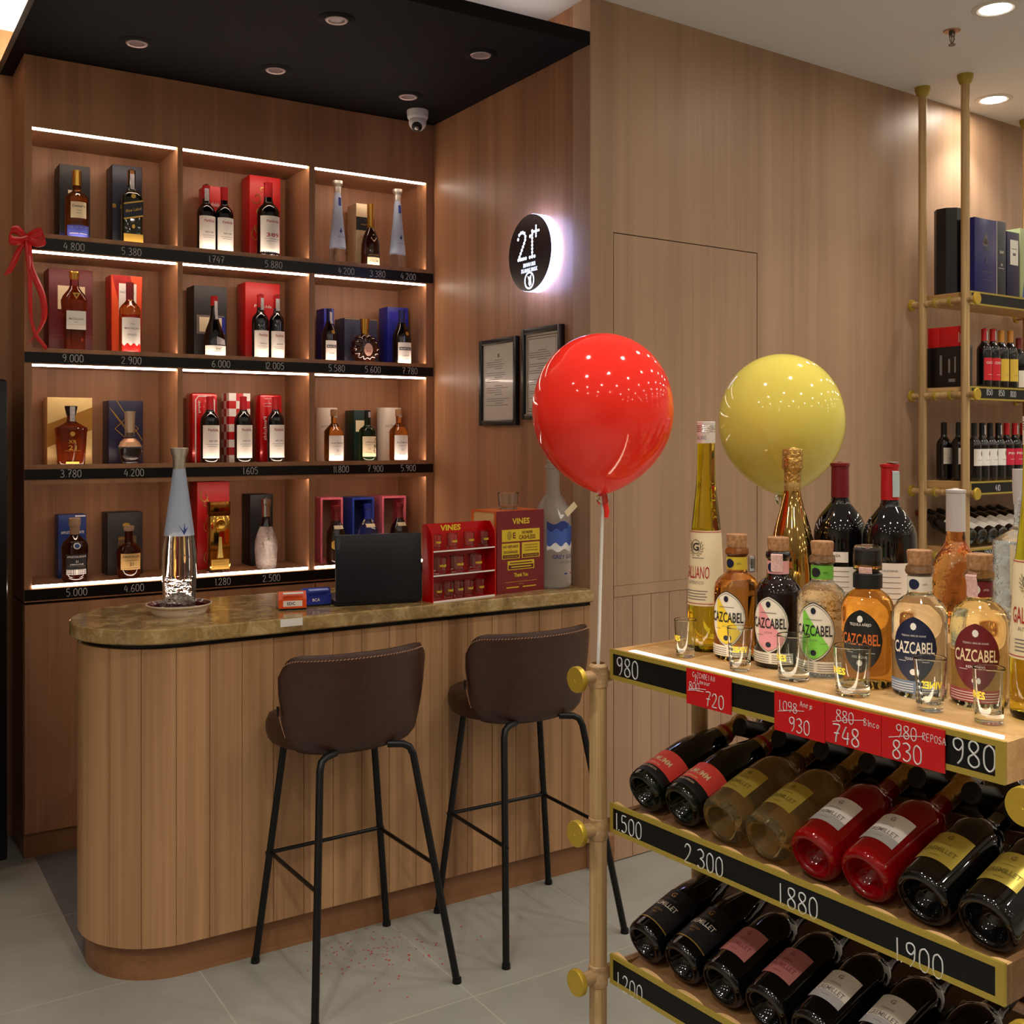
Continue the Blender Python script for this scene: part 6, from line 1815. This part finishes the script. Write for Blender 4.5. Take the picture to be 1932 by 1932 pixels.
B.cap(.70 * h, mat('capsule_grey', (196, 188, 186), .4)); B.prof = B.prof
p = on_riser(1929, .345); h = riser_h(1929, .345, 885); r_ = rad_at(p, 104)
B = Bottle('gin_bottle', 'clear embossed gin bottle with cream label at the near end of the riser', 'bottle', p, foot(r_, .01) + [(r_, .08 * h), (r_ * 1.0, .58 * h), (r_ * .97, .60 * h), (r_ * .6, .635 * h), (r_ * .36, .66 * h), (r_ * .28, .70 * h), (r_ * .27, .92 * h), (0, .92 * h)], mat('gin_glass', (232, 240, 246), .0, trans=1, ior=1.45, bump=(60, .5, .01)), rotz=facing(p) + .9, seg=44)
B.h = h; B.stopper([(r_ * .30, .80 * h), (r_ * .34, .90 * h), (r_ * .34, h), (0, h)], mat('capsule_grey', (196, 188, 186)), 'cap')
wl(B, .31 * h, .585 * h, .075, [mat('label_sand', (214, 200, 170), .6), INK, GREYINK], [('THE BOTANIST', 0, .545 * h, .009, .058, 1)], [(-.032, .032, (.50 - .014 * k) * h, 2) for k in range(11)], x0=-.0375)
B.seal(.74 * h, -.3, .016)

# glasses along the lit edge
for i, (u, v, hh, r0, r1, lb, mir, ex, tn) in enumerate([
        (1293, 1242, .072, .0175, .0215, 'shot glass first along the lit tray edge, in front of the tall yellow liqueur', False, False, -.75),
        (1396, 1268, .078, .0175, .0232, 'shot glass with black scribbled print in front of the yellow label tequila', True, True, .35),
        (1497, 1288, .078, .026, .0285, 'wide tumbler in front of the pink label tequila', False, False, -.75),
        (1608, 1317, .080, .027, .0298, 'wide tumbler in front of the black label tequila', False, False, -.75),
        (1755, 1345, .082, .0185, .0245, 'flared shot glass with black scribbled print between the navy and red label tequilas', True, True, .35),
        (1866, 1369, .082, .0195, .0228, 'shot glass last along the lit tray edge, in front of the dark red label tequila', False, False, -.75)]):
    p = on_tray(u, v, r0); shot('shot_glass', lb, p, facing(p) + radians(20), hh, r0, r1, 'glasses along the lit tray edge', mirror=mir, extra=ex, turn=tn)

# ------------------------------------------------------------------ bottles lying in the sloping trays
s_, c_ = sin(TILT), cos(TILT)
RL = Matrix(((0, s_, c_, 0), (-1, 0, 0, 0), (0, -c_, s_, 0), (0, 0, 0, 1)))
RB = Matrix(((0, -s_, -c_, 0), (1, 0, 0, 0), (0, -c_, s_, 0), (0, 0, 0, 1)))
G2 = mat('label_gold_satin', (206, 186, 84), .32, .55); RGL = mat('red_glass', (186, 8, 18), .03, trans=.62, ior=1.4, coat=.3); PINKF = mat('label_pink_foil', (206, 130, 124), .35, .4); PKC = mat('pale_gold_wine', (253, 232, 168), .0, trans=.96, ior=1.36)
BLKG = mat('black_sparkling_glass', (8, 8, 9), .04, spec=.6, coat=.3)
FOILG = mat('gold_neck_foil', (178, 140, 74), .35, .8, bump=(90, .5, .004)); FOILD = mat('dark_neck_foil', (60, 48, 30), .4, .7); FOILB = mat('black_neck_foil', (16, 15, 15), .4, .2)


def P_fat(h, r):
    return foot(r, .034) + [(r, .46 * h), (r * .985, .50 * h), (r * .93, .545 * h), (r * .82, .585 * h), (r * .66, .62 * h), (r * .5, .65 * h), (r * .41, .69 * h), (r * .365, .76 * h), (r * .345, .9 * h), (r * .345, .93 * h), (r * .40, .94 * h), (r * .40, h - .002), (0, h)]


def lying(label, lx, ly, z, glass, kind, group, R=RL, frame=RACK, name='champagne_bottle', h=.305, r_=.0435, prof=None):
    T = Matrix.Translation(frame.P(lx, ly, z)) @ Matrix.Rotation(frame.a, 4, 'Z') @ R
    B = Bottle(name, label, 'bottle', (0, 0, 0), (prof or P_champ)(h, r_), glass, group=group, mtx=T, seg=40)
    if kind == 'mumm':
        B.cap(.73 * h, FOILG, 'neck_foil'); mb = MB(); mb.lathe([(B.r(.79 * h) + .0015, .775 * h), (B.r(.80 * h) + .0018, .81 * h)], 24); obj('red_band', mb, CAPRED, B.root)
        mb = MB(); B.patch(mb, -.055, .055, .125 * h, .30 * h, 0, .0007, nx=20); B.patch(mb, -.055, .055, .05 * h, .125 * h, 1, .0007, nx=20)
        mb.text('G.H.MUMM', .014, B.fn(.20 * h, .0016), 2, 0, 0, bold=.01, width=.062); mb.text('CHAMPAGNE', .005, B.fn(.145 * h, .0016), 2, 0, 0, width=.034); mb.text('GRAND CORDON', .005, B.fn(.10 * h, .0016), 2, 0, 0, width=.04)
        obj('front_label', mb, [mat('label_coral', (222, 72, 62), .45), NIGHT, mat('ink_pale_gold', (226, 198, 150), .5)], B.root, recalc=False, smooth=60)
    elif kind in ('gold', 'white', 'pink', 'whiteg'):
        B.cap(.76 * h, FOILG if kind != 'pink' and glass is not BLKG else FOILB, 'neck_foil')
        L_ = {'gold': [G2, mat('ink_bronze', (110, 96, 36), .5)], 'white': [WHITEP, GREYINK], 'whiteg': [CW, GREYINK], 'pink': [PINKF, mat('ink_dark_pink', (130, 60, 60), .5)]}[kind]
        mb = MB(); B.patch(mb, -.033, .033, .14 * h, .37 * h, 0, .0007, nx=16); f = B.fn(.24 * h, .0015)
        if kind in ('white', 'whiteg'): B.patch(mb, -.033, .033, .14 * h, .20 * h, 2, .0011, nx=16, nz=1)
        mb.text('G', .009, f, 1, 0, .026, bold=.01); mb.text('GREMILLET', .010, f, 1, 0, -.006, width=.052, bold=.005); mb.text('CHAMPAGNE', .0035, f, 1, 0, .009, width=.022); B.patch(mb, -.008, .008, .17 * h, .173 * h, 1, .0014, nx=4, nz=1)
        obj('front_label', mb, L_ + [mat('label_grey_band', (176, 172, 170), .5)], B.root, recalc=False, smooth=60)
    elif kind == 'black':
        B.cap(.76 * h, FOILB, 'neck_foil')
        mb = MB(); B.patch(mb, -.05, .05, .10 * h, .40 * h, 0, .0007, nx=20); B.patch(mb, -.05, .05, .092 * h, .10 * h, 1, .0012, nx=20, nz=1); f = B.fn(.26 * h, .0015)
        mb.text('G', .012, f, 1, 0, .026, bold=.01); mb.text('CHAMPAGNE', .005, f, 2, 0, .012, width=.034); mb.text('GREMILLET', .012, f, 3, 0, -.003, bold=.005, width=.062); mb.text('SELECTION', .005, f, 1, 0, -.022, width=.022); mb.text('BRUT', .004, f, 1, 0, -.031, width=.010)
        obj('front_label', mb, [NIGHT, GOLDINK, GREYINK, CW], B.root, recalc=False, smooth=60)
    elif kind == 'wine':
        B.cap(.80 * h, FOILB if 'red' not in label else CAPDRED, 'capsule')
        wl(B, .12 * h, .46 * h, r_ * 1.9, LM, [], [(-r_ * .6, r_ * .6, .3 * h, 2)])
    elif kind == 'dark':
        B.cap(.76 * h, FOILB, 'neck_foil')
        mb = MB(); B.patch(mb, -.033, .033, .14 * h, .37 * h, 0, .0007, nx=16); obj('front_label', mb, NIGHT, B.root, recalc=False, smooth=60)
    return B


ord8 = ['first', 'second', 'third', 'fourth', 'fifth', 'sixth', 'seventh', 'eighth']
zc2 = .855
T2 = [('dark green sparkling wine with coral label', WINEG, 'mumm'), ('dark green sparkling wine with coral label', WINEG, 'mumm'), ('clear white sparkling wine with gold label', PKC, 'gold'), ('clear white sparkling wine with gold label', PKC, 'gold'),
      ('red glass sparkling wine with white label', RGL, 'white'), ('red glass sparkling wine with white label', RGL, 'white'), ('black sparkling wine with gold label', BLKG, 'gold'), ('black sparkling wine with gold label', BLKG, 'gold')]
for i, (s, g, k) in enumerate(T2):
    lying(f'{s} in the middle tray, {ord8[i]} from the knobbed pole', .044, BOTY[i], zc2, g, k, 'sparkling wines lying in the middle tray', r_=.0435 if i < 2 else .0465, prof=None if i < 2 else P_fat)
T3 = [('black sparkling wine with dark label', BLKG, 'black'), ('black sparkling wine with dark label', BLKG, 'black'), ('black sparkling wine with pink label', BLKG, 'pink'), ('black sparkling wine with pink label', BLKG, 'pink'), ('black sparkling wine with white label', BLKG, 'whiteg'), ('black sparkling wine with white label', BLKG, 'whiteg'), ('unlit black sparkling wine', BLKG, 'dark'), ('unlit black sparkling wine', BLKG, 'dark')]
for i, (s, g, k) in enumerate(T3):
    lying(f'{s} in the bottom tray, {ord8[i]} from the knobbed pole', .044, BOTY[i], zc2 - .297, g, k, 'sparkling wines lying in the bottom tray', r_=.0435 if i < 2 else .0465, prof=None if i < 2 else P_fat)
for i in range(7):
    lying(f'dark wine lying on the middle tray far side, {ord8[i]} from the knobbed pole', DEP - .048, BOTY[i] - SPC / 2, zc2 + .022, WINE, 'dark', 'wines lying on the far side of the middle tray', RB, name='wine_bottle', h=.262, r_=.0455, prof=P_wine)

# ------------------------------------------------------------------ balloons on sticks
STK = mat('clear_stick', (214, 210, 206), .3)


def balloon(label, base, top, r_, hh, col, cname, group, knotcol):
    """top = point of the neck"""
    t = thing('balloon', label, 'balloon', top, 0, group)
    m = mat(cname, col, .07, sss=.35, spec=.55)
    pr = []
    N = 44
    for k in range(N + 1):
        a = pi * k / N
        z = -cos(a)
        q = sin(a) ** (1 + .38 * ((1 - z) / 2) ** 2) * (1 + .045 * z)
        pr.append((0.0 if k == N else max(q * r_, .0065), .016 + (z + 1) / 2 * hh))
    pr = [(.0065, .012)] + pr[1:]
    mb = MB(); mb.lathe(pr, 56); obj('skin', mb, m, t, smooth=80)
    mb = MB(); mb.lathe([(.0065, .018), (.012, .016), (.0135, .008), (.008, -.004), (0, -.004)], 24, ripple=lambda a, z: 1 + .08 * cos(7 * a)); obj('cup', mb, CLEAR, t)
    mb = MB(); mb.tube([(.003, 0, .012), (.004, -.004, -.006), (.007, -.005, -.018), (.006, -.004, -.03)], .006, 10, rs=[.004, .006, .0055, .004]); obj('knot', mb, m, t, smooth=60)
    b = Vector(base) - Vector(top); mb = MB(); mb.tube([b, Vector((0, 0, -.003))], .0034, 10); obj('stick', mb, STK, t, smooth=60)
    return t


pb = RACK.P(-.015, .02, 1.1005); q = at_y(1137, 960, pb.y)
balloon('glossy red balloon on a stick at the rack pole in front of the framed certificate', pb, (q.x, pb.y, at_y(1137, 948, pb.y).z), .140, at_y(1137, 642, pb.y).z - at_y(1137, 946, pb.y).z, (242, 50, 38), 'red_latex', 'balloons on the rack poles', None)
pb = RACK.P(.545, .02, 1.1005); ny = pb.y
balloon('glossy yellow balloon on a stick behind the gold sparkling wine bottle', pb, (at_y(1474, 950, ny).x, ny, at_y(1474, 948, ny).z), .141, at_y(1474, 679, ny).z - at_y(1474, 946, ny).z, (228, 212, 100), 'yellow_latex', 'balloons on the rack poles', None)

# ================================================================== tall pole rack along the long wall
WS, WN = 1.872, -.19
WR = thing('pole_shelving', 'tall wooden pole shelving with brass flanges against the long wall', 'shelving', WALL.P(WS, WN, 0), WALL.a)


def wl_(s, n): return (s - WS, n - WN)


SH = [WALL.hit_b(1846, 553, -.28).z, WALL.hit_b(1856, 731, -.28).z, WALL.hit_b(1858, 908, -.28).z, WALL.hit_b(1858, 1033, -.28).z]
RODZ = [WALL.hit_b(1833, 567, -.295).z, WALL.hit_b(1835, 745, -.295).z, WALL.hit_b(1838, 930, -.295).z, WALL.hit_b(1838, 1052, -.295).z]
S_END = 3.55
for s in (1.872, 2.742, 3.612):
    for n in (-.085, -.295):
        x, y = wl_(s, n)
        obj('pole', MB().tube([(x, y, 0), (x, y, 1), (x, y, 2), (x, y, 3.1395)], .0185, 16), BAMBOO, WR, smooth=60)
        obj('ceiling_flange', MB().lathe([(.0185, 3.095), (.026, 3.105), (.033, 3.125), (.034, 3.1398), (0, 3.1398)], 24, M=Matrix.Translation((x, y, 0))), BRASSP, WR)
    for z in RODZ:
        x, y0 = wl_(s, -.345); _, y1 = wl_(s, -.035)
        obj('rod', MB().tube([(x, y0, z), (x, y1, z)], .0145, 14), BAMBOO, WR, smooth=60)
        for yy, d in ((y0, -1), (y1, 1)):
            obj('knob', MB().lathe([(0, 0), (.022, 0), (.027, .003), (.027, .01), (.024, .013), (0, .013)], 26, M=Matrix.Translation((x, yy - d * .002, z)) @ Matrix.Rotation(radians(90 if d < 0 else -90), 4, 'X')), BRASS, WR)
        mb = MB()
        for n in (-.15, -.225):
            mb.lathe([(.0145, -.008), (.022, -.006), (.022, .006), (.0145, .008)], 20, M=Matrix.Translation((x, n - WN, z)) @ Matrix.Rotation(radians(90), 4, 'X'))
        obj('rod_rings', mb, BRASSP, WR)
WT = [[], [('850', 1861, 745), ('850', 1884, 747), ('800', 1906, 749)], [('410', 1878, 926)], [('1.600', 1857, 1046)]]
for k, z in enumerate(SH):
    x0, y0 = wl_(1.90, -.30); x1, y1 = wl_(S_END, -.065)
    mb = MB(); mb.box(x0, y0 + .004, z - .045, x1, y1, z)
    sh = obj('shelf_board', mb, OAK, WR, smooth=0)
    mb = MB(); mb.box(x0, y0 - .002, z - .058, x1, y0 + .004, z - .05); mb.box(x0, y0 - .002, z - .006, x1, y0 + .004, z + .002); mb.box(x0, y0 - .002, z - .05, x0 + .008, y0 + .004, z - .006)
    obj('brass_edge', mb, BRASSP, sh, smooth=0)
    mb = MB(); mb.box(x0 + .008, y0, z - .05, x1, y0 + .0038, z - .006)
    for s_t, u, v in WT[k]:
        p = WALL.hit_b(u, v, -.30); mb.write(s_t, .026, face_y(p.x - WS, y0, p.z), 1, r=.0012)
    obj('price_strip', mb, [CHALKB, CHALK], sh, smooth=0)


def wbox(label, k, u0, u1, v, n0, n1, mats, deco=None, base=None, name='gift_box', bev=.001, oct_=False, group=None):
    a = WALL.hit_b(u0, 600, n0); b = WALL.hit_b(u1, 600, n0); z0 = SH[k] + .002 if base is None else base; z1 = WALL.hit_b((u0 + u1) / 2, v, n0).z
    t = thing(name, label, 'box', WALL.P((a.x + b.x) / 2, n0, z0), WALL.a, group); w_ = (b.x - a.x) / 2; h_ = z1 - z0; d_ = n1 - n0
    mb = MB()
    if oct_:
        c = w_ * .42; P = [(-w_ + c, 0), (w_ - c, 0), (w_, c), (w_, d_ - c), (w_ - c, d_), (-w_ + c, d_), (-w_, d_ - c), (-w_, c)]; mb.prism(P, 0, h_)
    else: mb.box(-w_, 0, 0, w_, d_, h_, 0, bev)
    if deco: deco(mb, -w_, w_, 0, h_, 0)
    obj('box_body', mb, mats, t, smooth=0 if oct_ else 30, recalc=False)
    return z1


def wat(label, k, s0, s1, n0, n1, z1, mats, deco=None, base=None, name='gift_box', oct_=False, group=None):
    z0 = SH[k] + .0022 if base is None else base
    t = thing(name, label, 'box', WALL.P((s0 + s1) / 2, n0, z0), WALL.a, group); w_ = (s1 - s0) / 2; d_ = n1 - n0; h_ = z1 - z0
    mb = MB()
    if oct_:
        c = w_ * .58; P = [(-w_ + c, 0), (w_ - c, 0), (w_, c), (w_, d_ - c), (w_ - c, d_), (-w_ + c, d_), (-w_, d_ - c), (-w_, c)]; mb.prism(P, 0, h_)
    else: mb.box(-w_, 0, 0, w_, d_, h_, 0, .001)
    if deco: deco(mb, w_, d_, h_)
    obj('box_body', mb, mats, t, smooth=0 if oct_ else 30, recalc=False)


wat('tall plain black eight-sided box at the corner of the top pole shelf', 0, 1.907, 2.022, -.212, -.098, WALL.hit_b(1791, 397, -.155).z, [NIGHT], oct_=True)


def crest(mb, x0, x1, z0, z1, y):
    w_ = x1 - x0; H = z1 - z0; cx = (x0 + x1) / 2
    for k in range(7):
        r_ = w_ * (.16 - .018 * k); mb.add([(cx + r_ * cos(a), y - .0008, z0 + H * (.66 + .022 * k) + r_ * .35 * sin(a)) for a in [2 * pi * q / 10 for q in range(10)]], [tuple(range(10))], 1)


wbox('royal navy box with crest and number 21 on the top pole shelf', 0, 1839, 1880, 413, -.285, -.215, [mat('royal_navy_card', (22, 22, 96), .35), GREYINK], lambda mb, *a: (crest(mb, *a), words_on(('BRACKLA', .55, .60, .012, .036, 1), ('21', .55, .44, .02, None, 1))(mb, *a), prints((.3, .8, .29, .295, 1), (.36, .72, .18, .185, 1))(mb, *a)))
wbox('dark grey box with white edge on the top pole shelf', 0, 1880, 1898, 418, -.27, -.16, [mat('slate_dark_card', (44, 44, 54), .4), WHITEP], lambda mb, *a: (words_on(('GLENGRANT', .5, .59, .012, .034, 1), ('18', .5, .42, .011, None, 1))(mb, *a), prints((0, .05, 0, 1, 1), (.2, .8, .37, .375, 1))(mb, *a)))
wbox('navy box with white label panel on the top pole shelf', 0, 1900, 1923, 438, -.27, -.16, [mat('navy_deep_card', (18, 20, 62), .4), WHITEP, GREYINK], lambda mb, *a: prints((.25, .9, .50, .88, 1), (.35, .8, .74, .75, 2), (.45, .7, .64, .68, 2))(mb, *a))
wbox('pale green box with blue print at the picture edge on the top pole shelf', 0, 1925, 1962, 434, -.27, -.16, [mat('pale_green_card', (176, 190, 140), .4), mat('print_blue', (66, 92, 170)), INK], lambda mb, *a: (prints((.3, .9, .70, .84, 2))(mb, *a), [mb.add([(a[0] + (a[1] - a[0]) * (.1 + .22 * k), a[4] - .001, .0), (a[0] + (a[1] - a[0]) * (.28 + .22 * k), a[4] - .001, .0), (a[0] + (a[1] - a[0]) * (.2 + .2 * k), a[4] - .001, a[3] * (.3 + .1 * (k % 2)))], [(0, 1, 2)], 1) for k in range(4)]))
def side_print(mb, w_, d_, h_):
    for y0, y1, q0, q1 in ((.62, .68, .3, .8), (.42, .47, .35, .7), (.28, .32, .35, .75), (.12, .16, .3, .7), (.30, .46, .12, .2)):
        mb.quad((-w_ - .0007, d_ * y0, h_ * q0), (-w_ - .0007, d_ * y0, h_ * q1), (-w_ - .0007, d_ * y1, h_ * q1), (-w_ - .0007, d_ * y1, h_ * q0), 1)


zt = WALL.hit_b(1838, 653, -.285).z
wat('black window carton under two red boxes on the second pole shelf', 1, 1.906, 1.944, -.285, -.085, zt, [mat('carton_black', (20, 17, 17), .25), GREYINK], side_print)
zr = WALL.hit_b(1800, 617, -.20).z
wat('red box lying on the black carton, nearer the wall', 1, 1.906, 1.944, -.148, -.088, zr, [RED], base=zt + .0006, group='red boxes on the black carton')
wat('red box with white print lying on the black carton, nearer the red label wines', 1, 1.906, 1.944, -.262, -.150, zr, [RED, WHITEP], lambda mb, w_, d_, h_: [mb.quad((-w_ - .0007, d_ * (.04 + .06 * k), h_ * .2), (-w_ - .0007, d_ * (.04 + .06 * k), h_ * (.5 + .1 * (k % 3))), (-w_ - .0007, d_ * (.06 + .06 * k), h_ * (.5 + .1 * (k % 3))), (-w_ - .0007, d_ * (.06 + .06 * k), h_ * .2), 1) for k in range(3)], base=zt + .0006, group='red boxes on the black carton')


def standing(label, k, u, v, n, wpx, glass, capm, lab, group, word=None, seal=None, lz=(.1, .5), name='wine_bottle', sh=.6):
    p = WALL.hit_b(u, v, n); zb = SH[k] + .002; W = WALL.P(p.x, n, zb); h = p.z - zb; r_ = wpx / 2 / FOC * (W - CAMP).dot(FWD)
    B = Bottle(name, label, 'bottle', W, P_wine(h, r_, sh), glass, rotz=WALL.a, group=group, seg=24); B.cap(.79 * h, capm)
    if lab: wl(B, lz[0] * h, lz[1] * h, r_ * 2.1, lab, [(word, 0, lz[1] * h - .022, .011, r_ * 1.5, 1)] if word else [], [(-r_ * .5, r_ * .5, (lz[0] + .1) * h, 2)])
    if seal is not None: B.seal(.8 * h, seal, .014)
    return B


YC = mat('capsule_ochre', (196, 132, 44), .4); LR = [mat('label_red', (206, 30, 42), .45), WHITEP, WHITEP]; LY_ = [mat('label_yellow_wine', (222, 186, 66), .5), GREYINK, GREYINK]; LW = [WHITEP, mat('ink_brown', (120, 96, 60)), GREYINK]
for i, (u, kind) in enumerate([(1857, 'r'), (1873, 'r'), (1889, 'y'), (1906, 'y'), (1922, 'w'), (1938, 'w')]):
    lb = {'r': 'red label wine', 'y': 'yellow label wine with ochre cap', 'w': 'dark wine with low white label'}[kind] + ' on the second pole shelf, ' + ['next to the black carton', 'next to the yellow labels', 'next to the red labels', 'by the white label', 'by the yellow labels', 'at the picture edge'][i]
    standing(lb, 1, u, {'r': 620, 'y': 622, 'w': 636}[kind] + (u - 1850) * .03, -.245, 27, WINE, {'r': CAPRED, 'y': YC, 'w': CAPDRED}[kind], {'r': LR, 'y': LY_, 'w': LW}[kind], 'standing wines on the second pole shelf', {'r': 'CUCKOO'}.get(kind), .3 if kind == 'r' else None, lz=(.12, .5) if kind != 'w' else (.0 + .03, .36), sh=.62)
for i, (u, kind) in enumerate([(1838, 'w'), (1853, 'w'), (1868, 'w'), (1883.5, 'w'), (1899, 'r'), (1914.5, 'r'), (1930, 'r'), (1945, 'r')]):
    lb = ('white label wine with black cap' if kind == 'w' else 'red label wine with red cap') + ' on the third pole shelf, ' + ord8[i] + ' in the front row'
    B = standing(lb, 2, u, 798, -.250, 26.5, WINE, CAPBLK if kind == 'w' else CAPRED, LW if kind == 'w' else [mat('label_rose_red', (206, 36, 66), .45), WHITEP, WHITEP], 'standing wines on the third pole shelf', None if kind == 'w' else 'PINK', .35 if i % 2 else None, lz=(.26, .55))
    if kind == 'w':
        h = B.h; mb = MB(); f = B.fn(.47 * h, .0016); mb.add([f(.008 + .006 * cos(a), .012 * sin(a)) for a in [2 * pi * q / 10 for q in range(10)]], [tuple(range(10))]); obj('label_emblem', mb, MATS['ink_brown'], B.root, recalc=False, smooth=0)
for i, (u, n) in enumerate([(1781, -.105), (1809, -.178)]):
    standing(['dark wine with white label at the wall end of the third pole shelf', 'dark wine with white label and paper seal behind the pole of the third shelf'][i], 2, u, 797, n, 27.5, WINE, CAPBLK, LW, 'dark wines at the side of the third pole shelf', None, .3 if i else None, lz=(.28, .56))
TW = radians(20); s3, c3 = sin(TW), cos(TW)
RW = Matrix(((1, 0, 0, 0), (0, s3, c3, 0), (0, -c3, s3, 0), (0, 0, 0, 1)))
for i in range(9):
    lying(f'dark wine with white label on the lowest visible pole shelf, {(ord8 + ["ninth"])[i]} from the end pole' if i else 'red capped dark wine lying on the lowest visible pole shelf at the end pole', 1.955 + .083 * i, -.275, SH[3] + .047, WINE, 'wine', 'wines lying on the pole shelving', RW, WALL, 'wine_bottle', .29, .0385, P_wine)
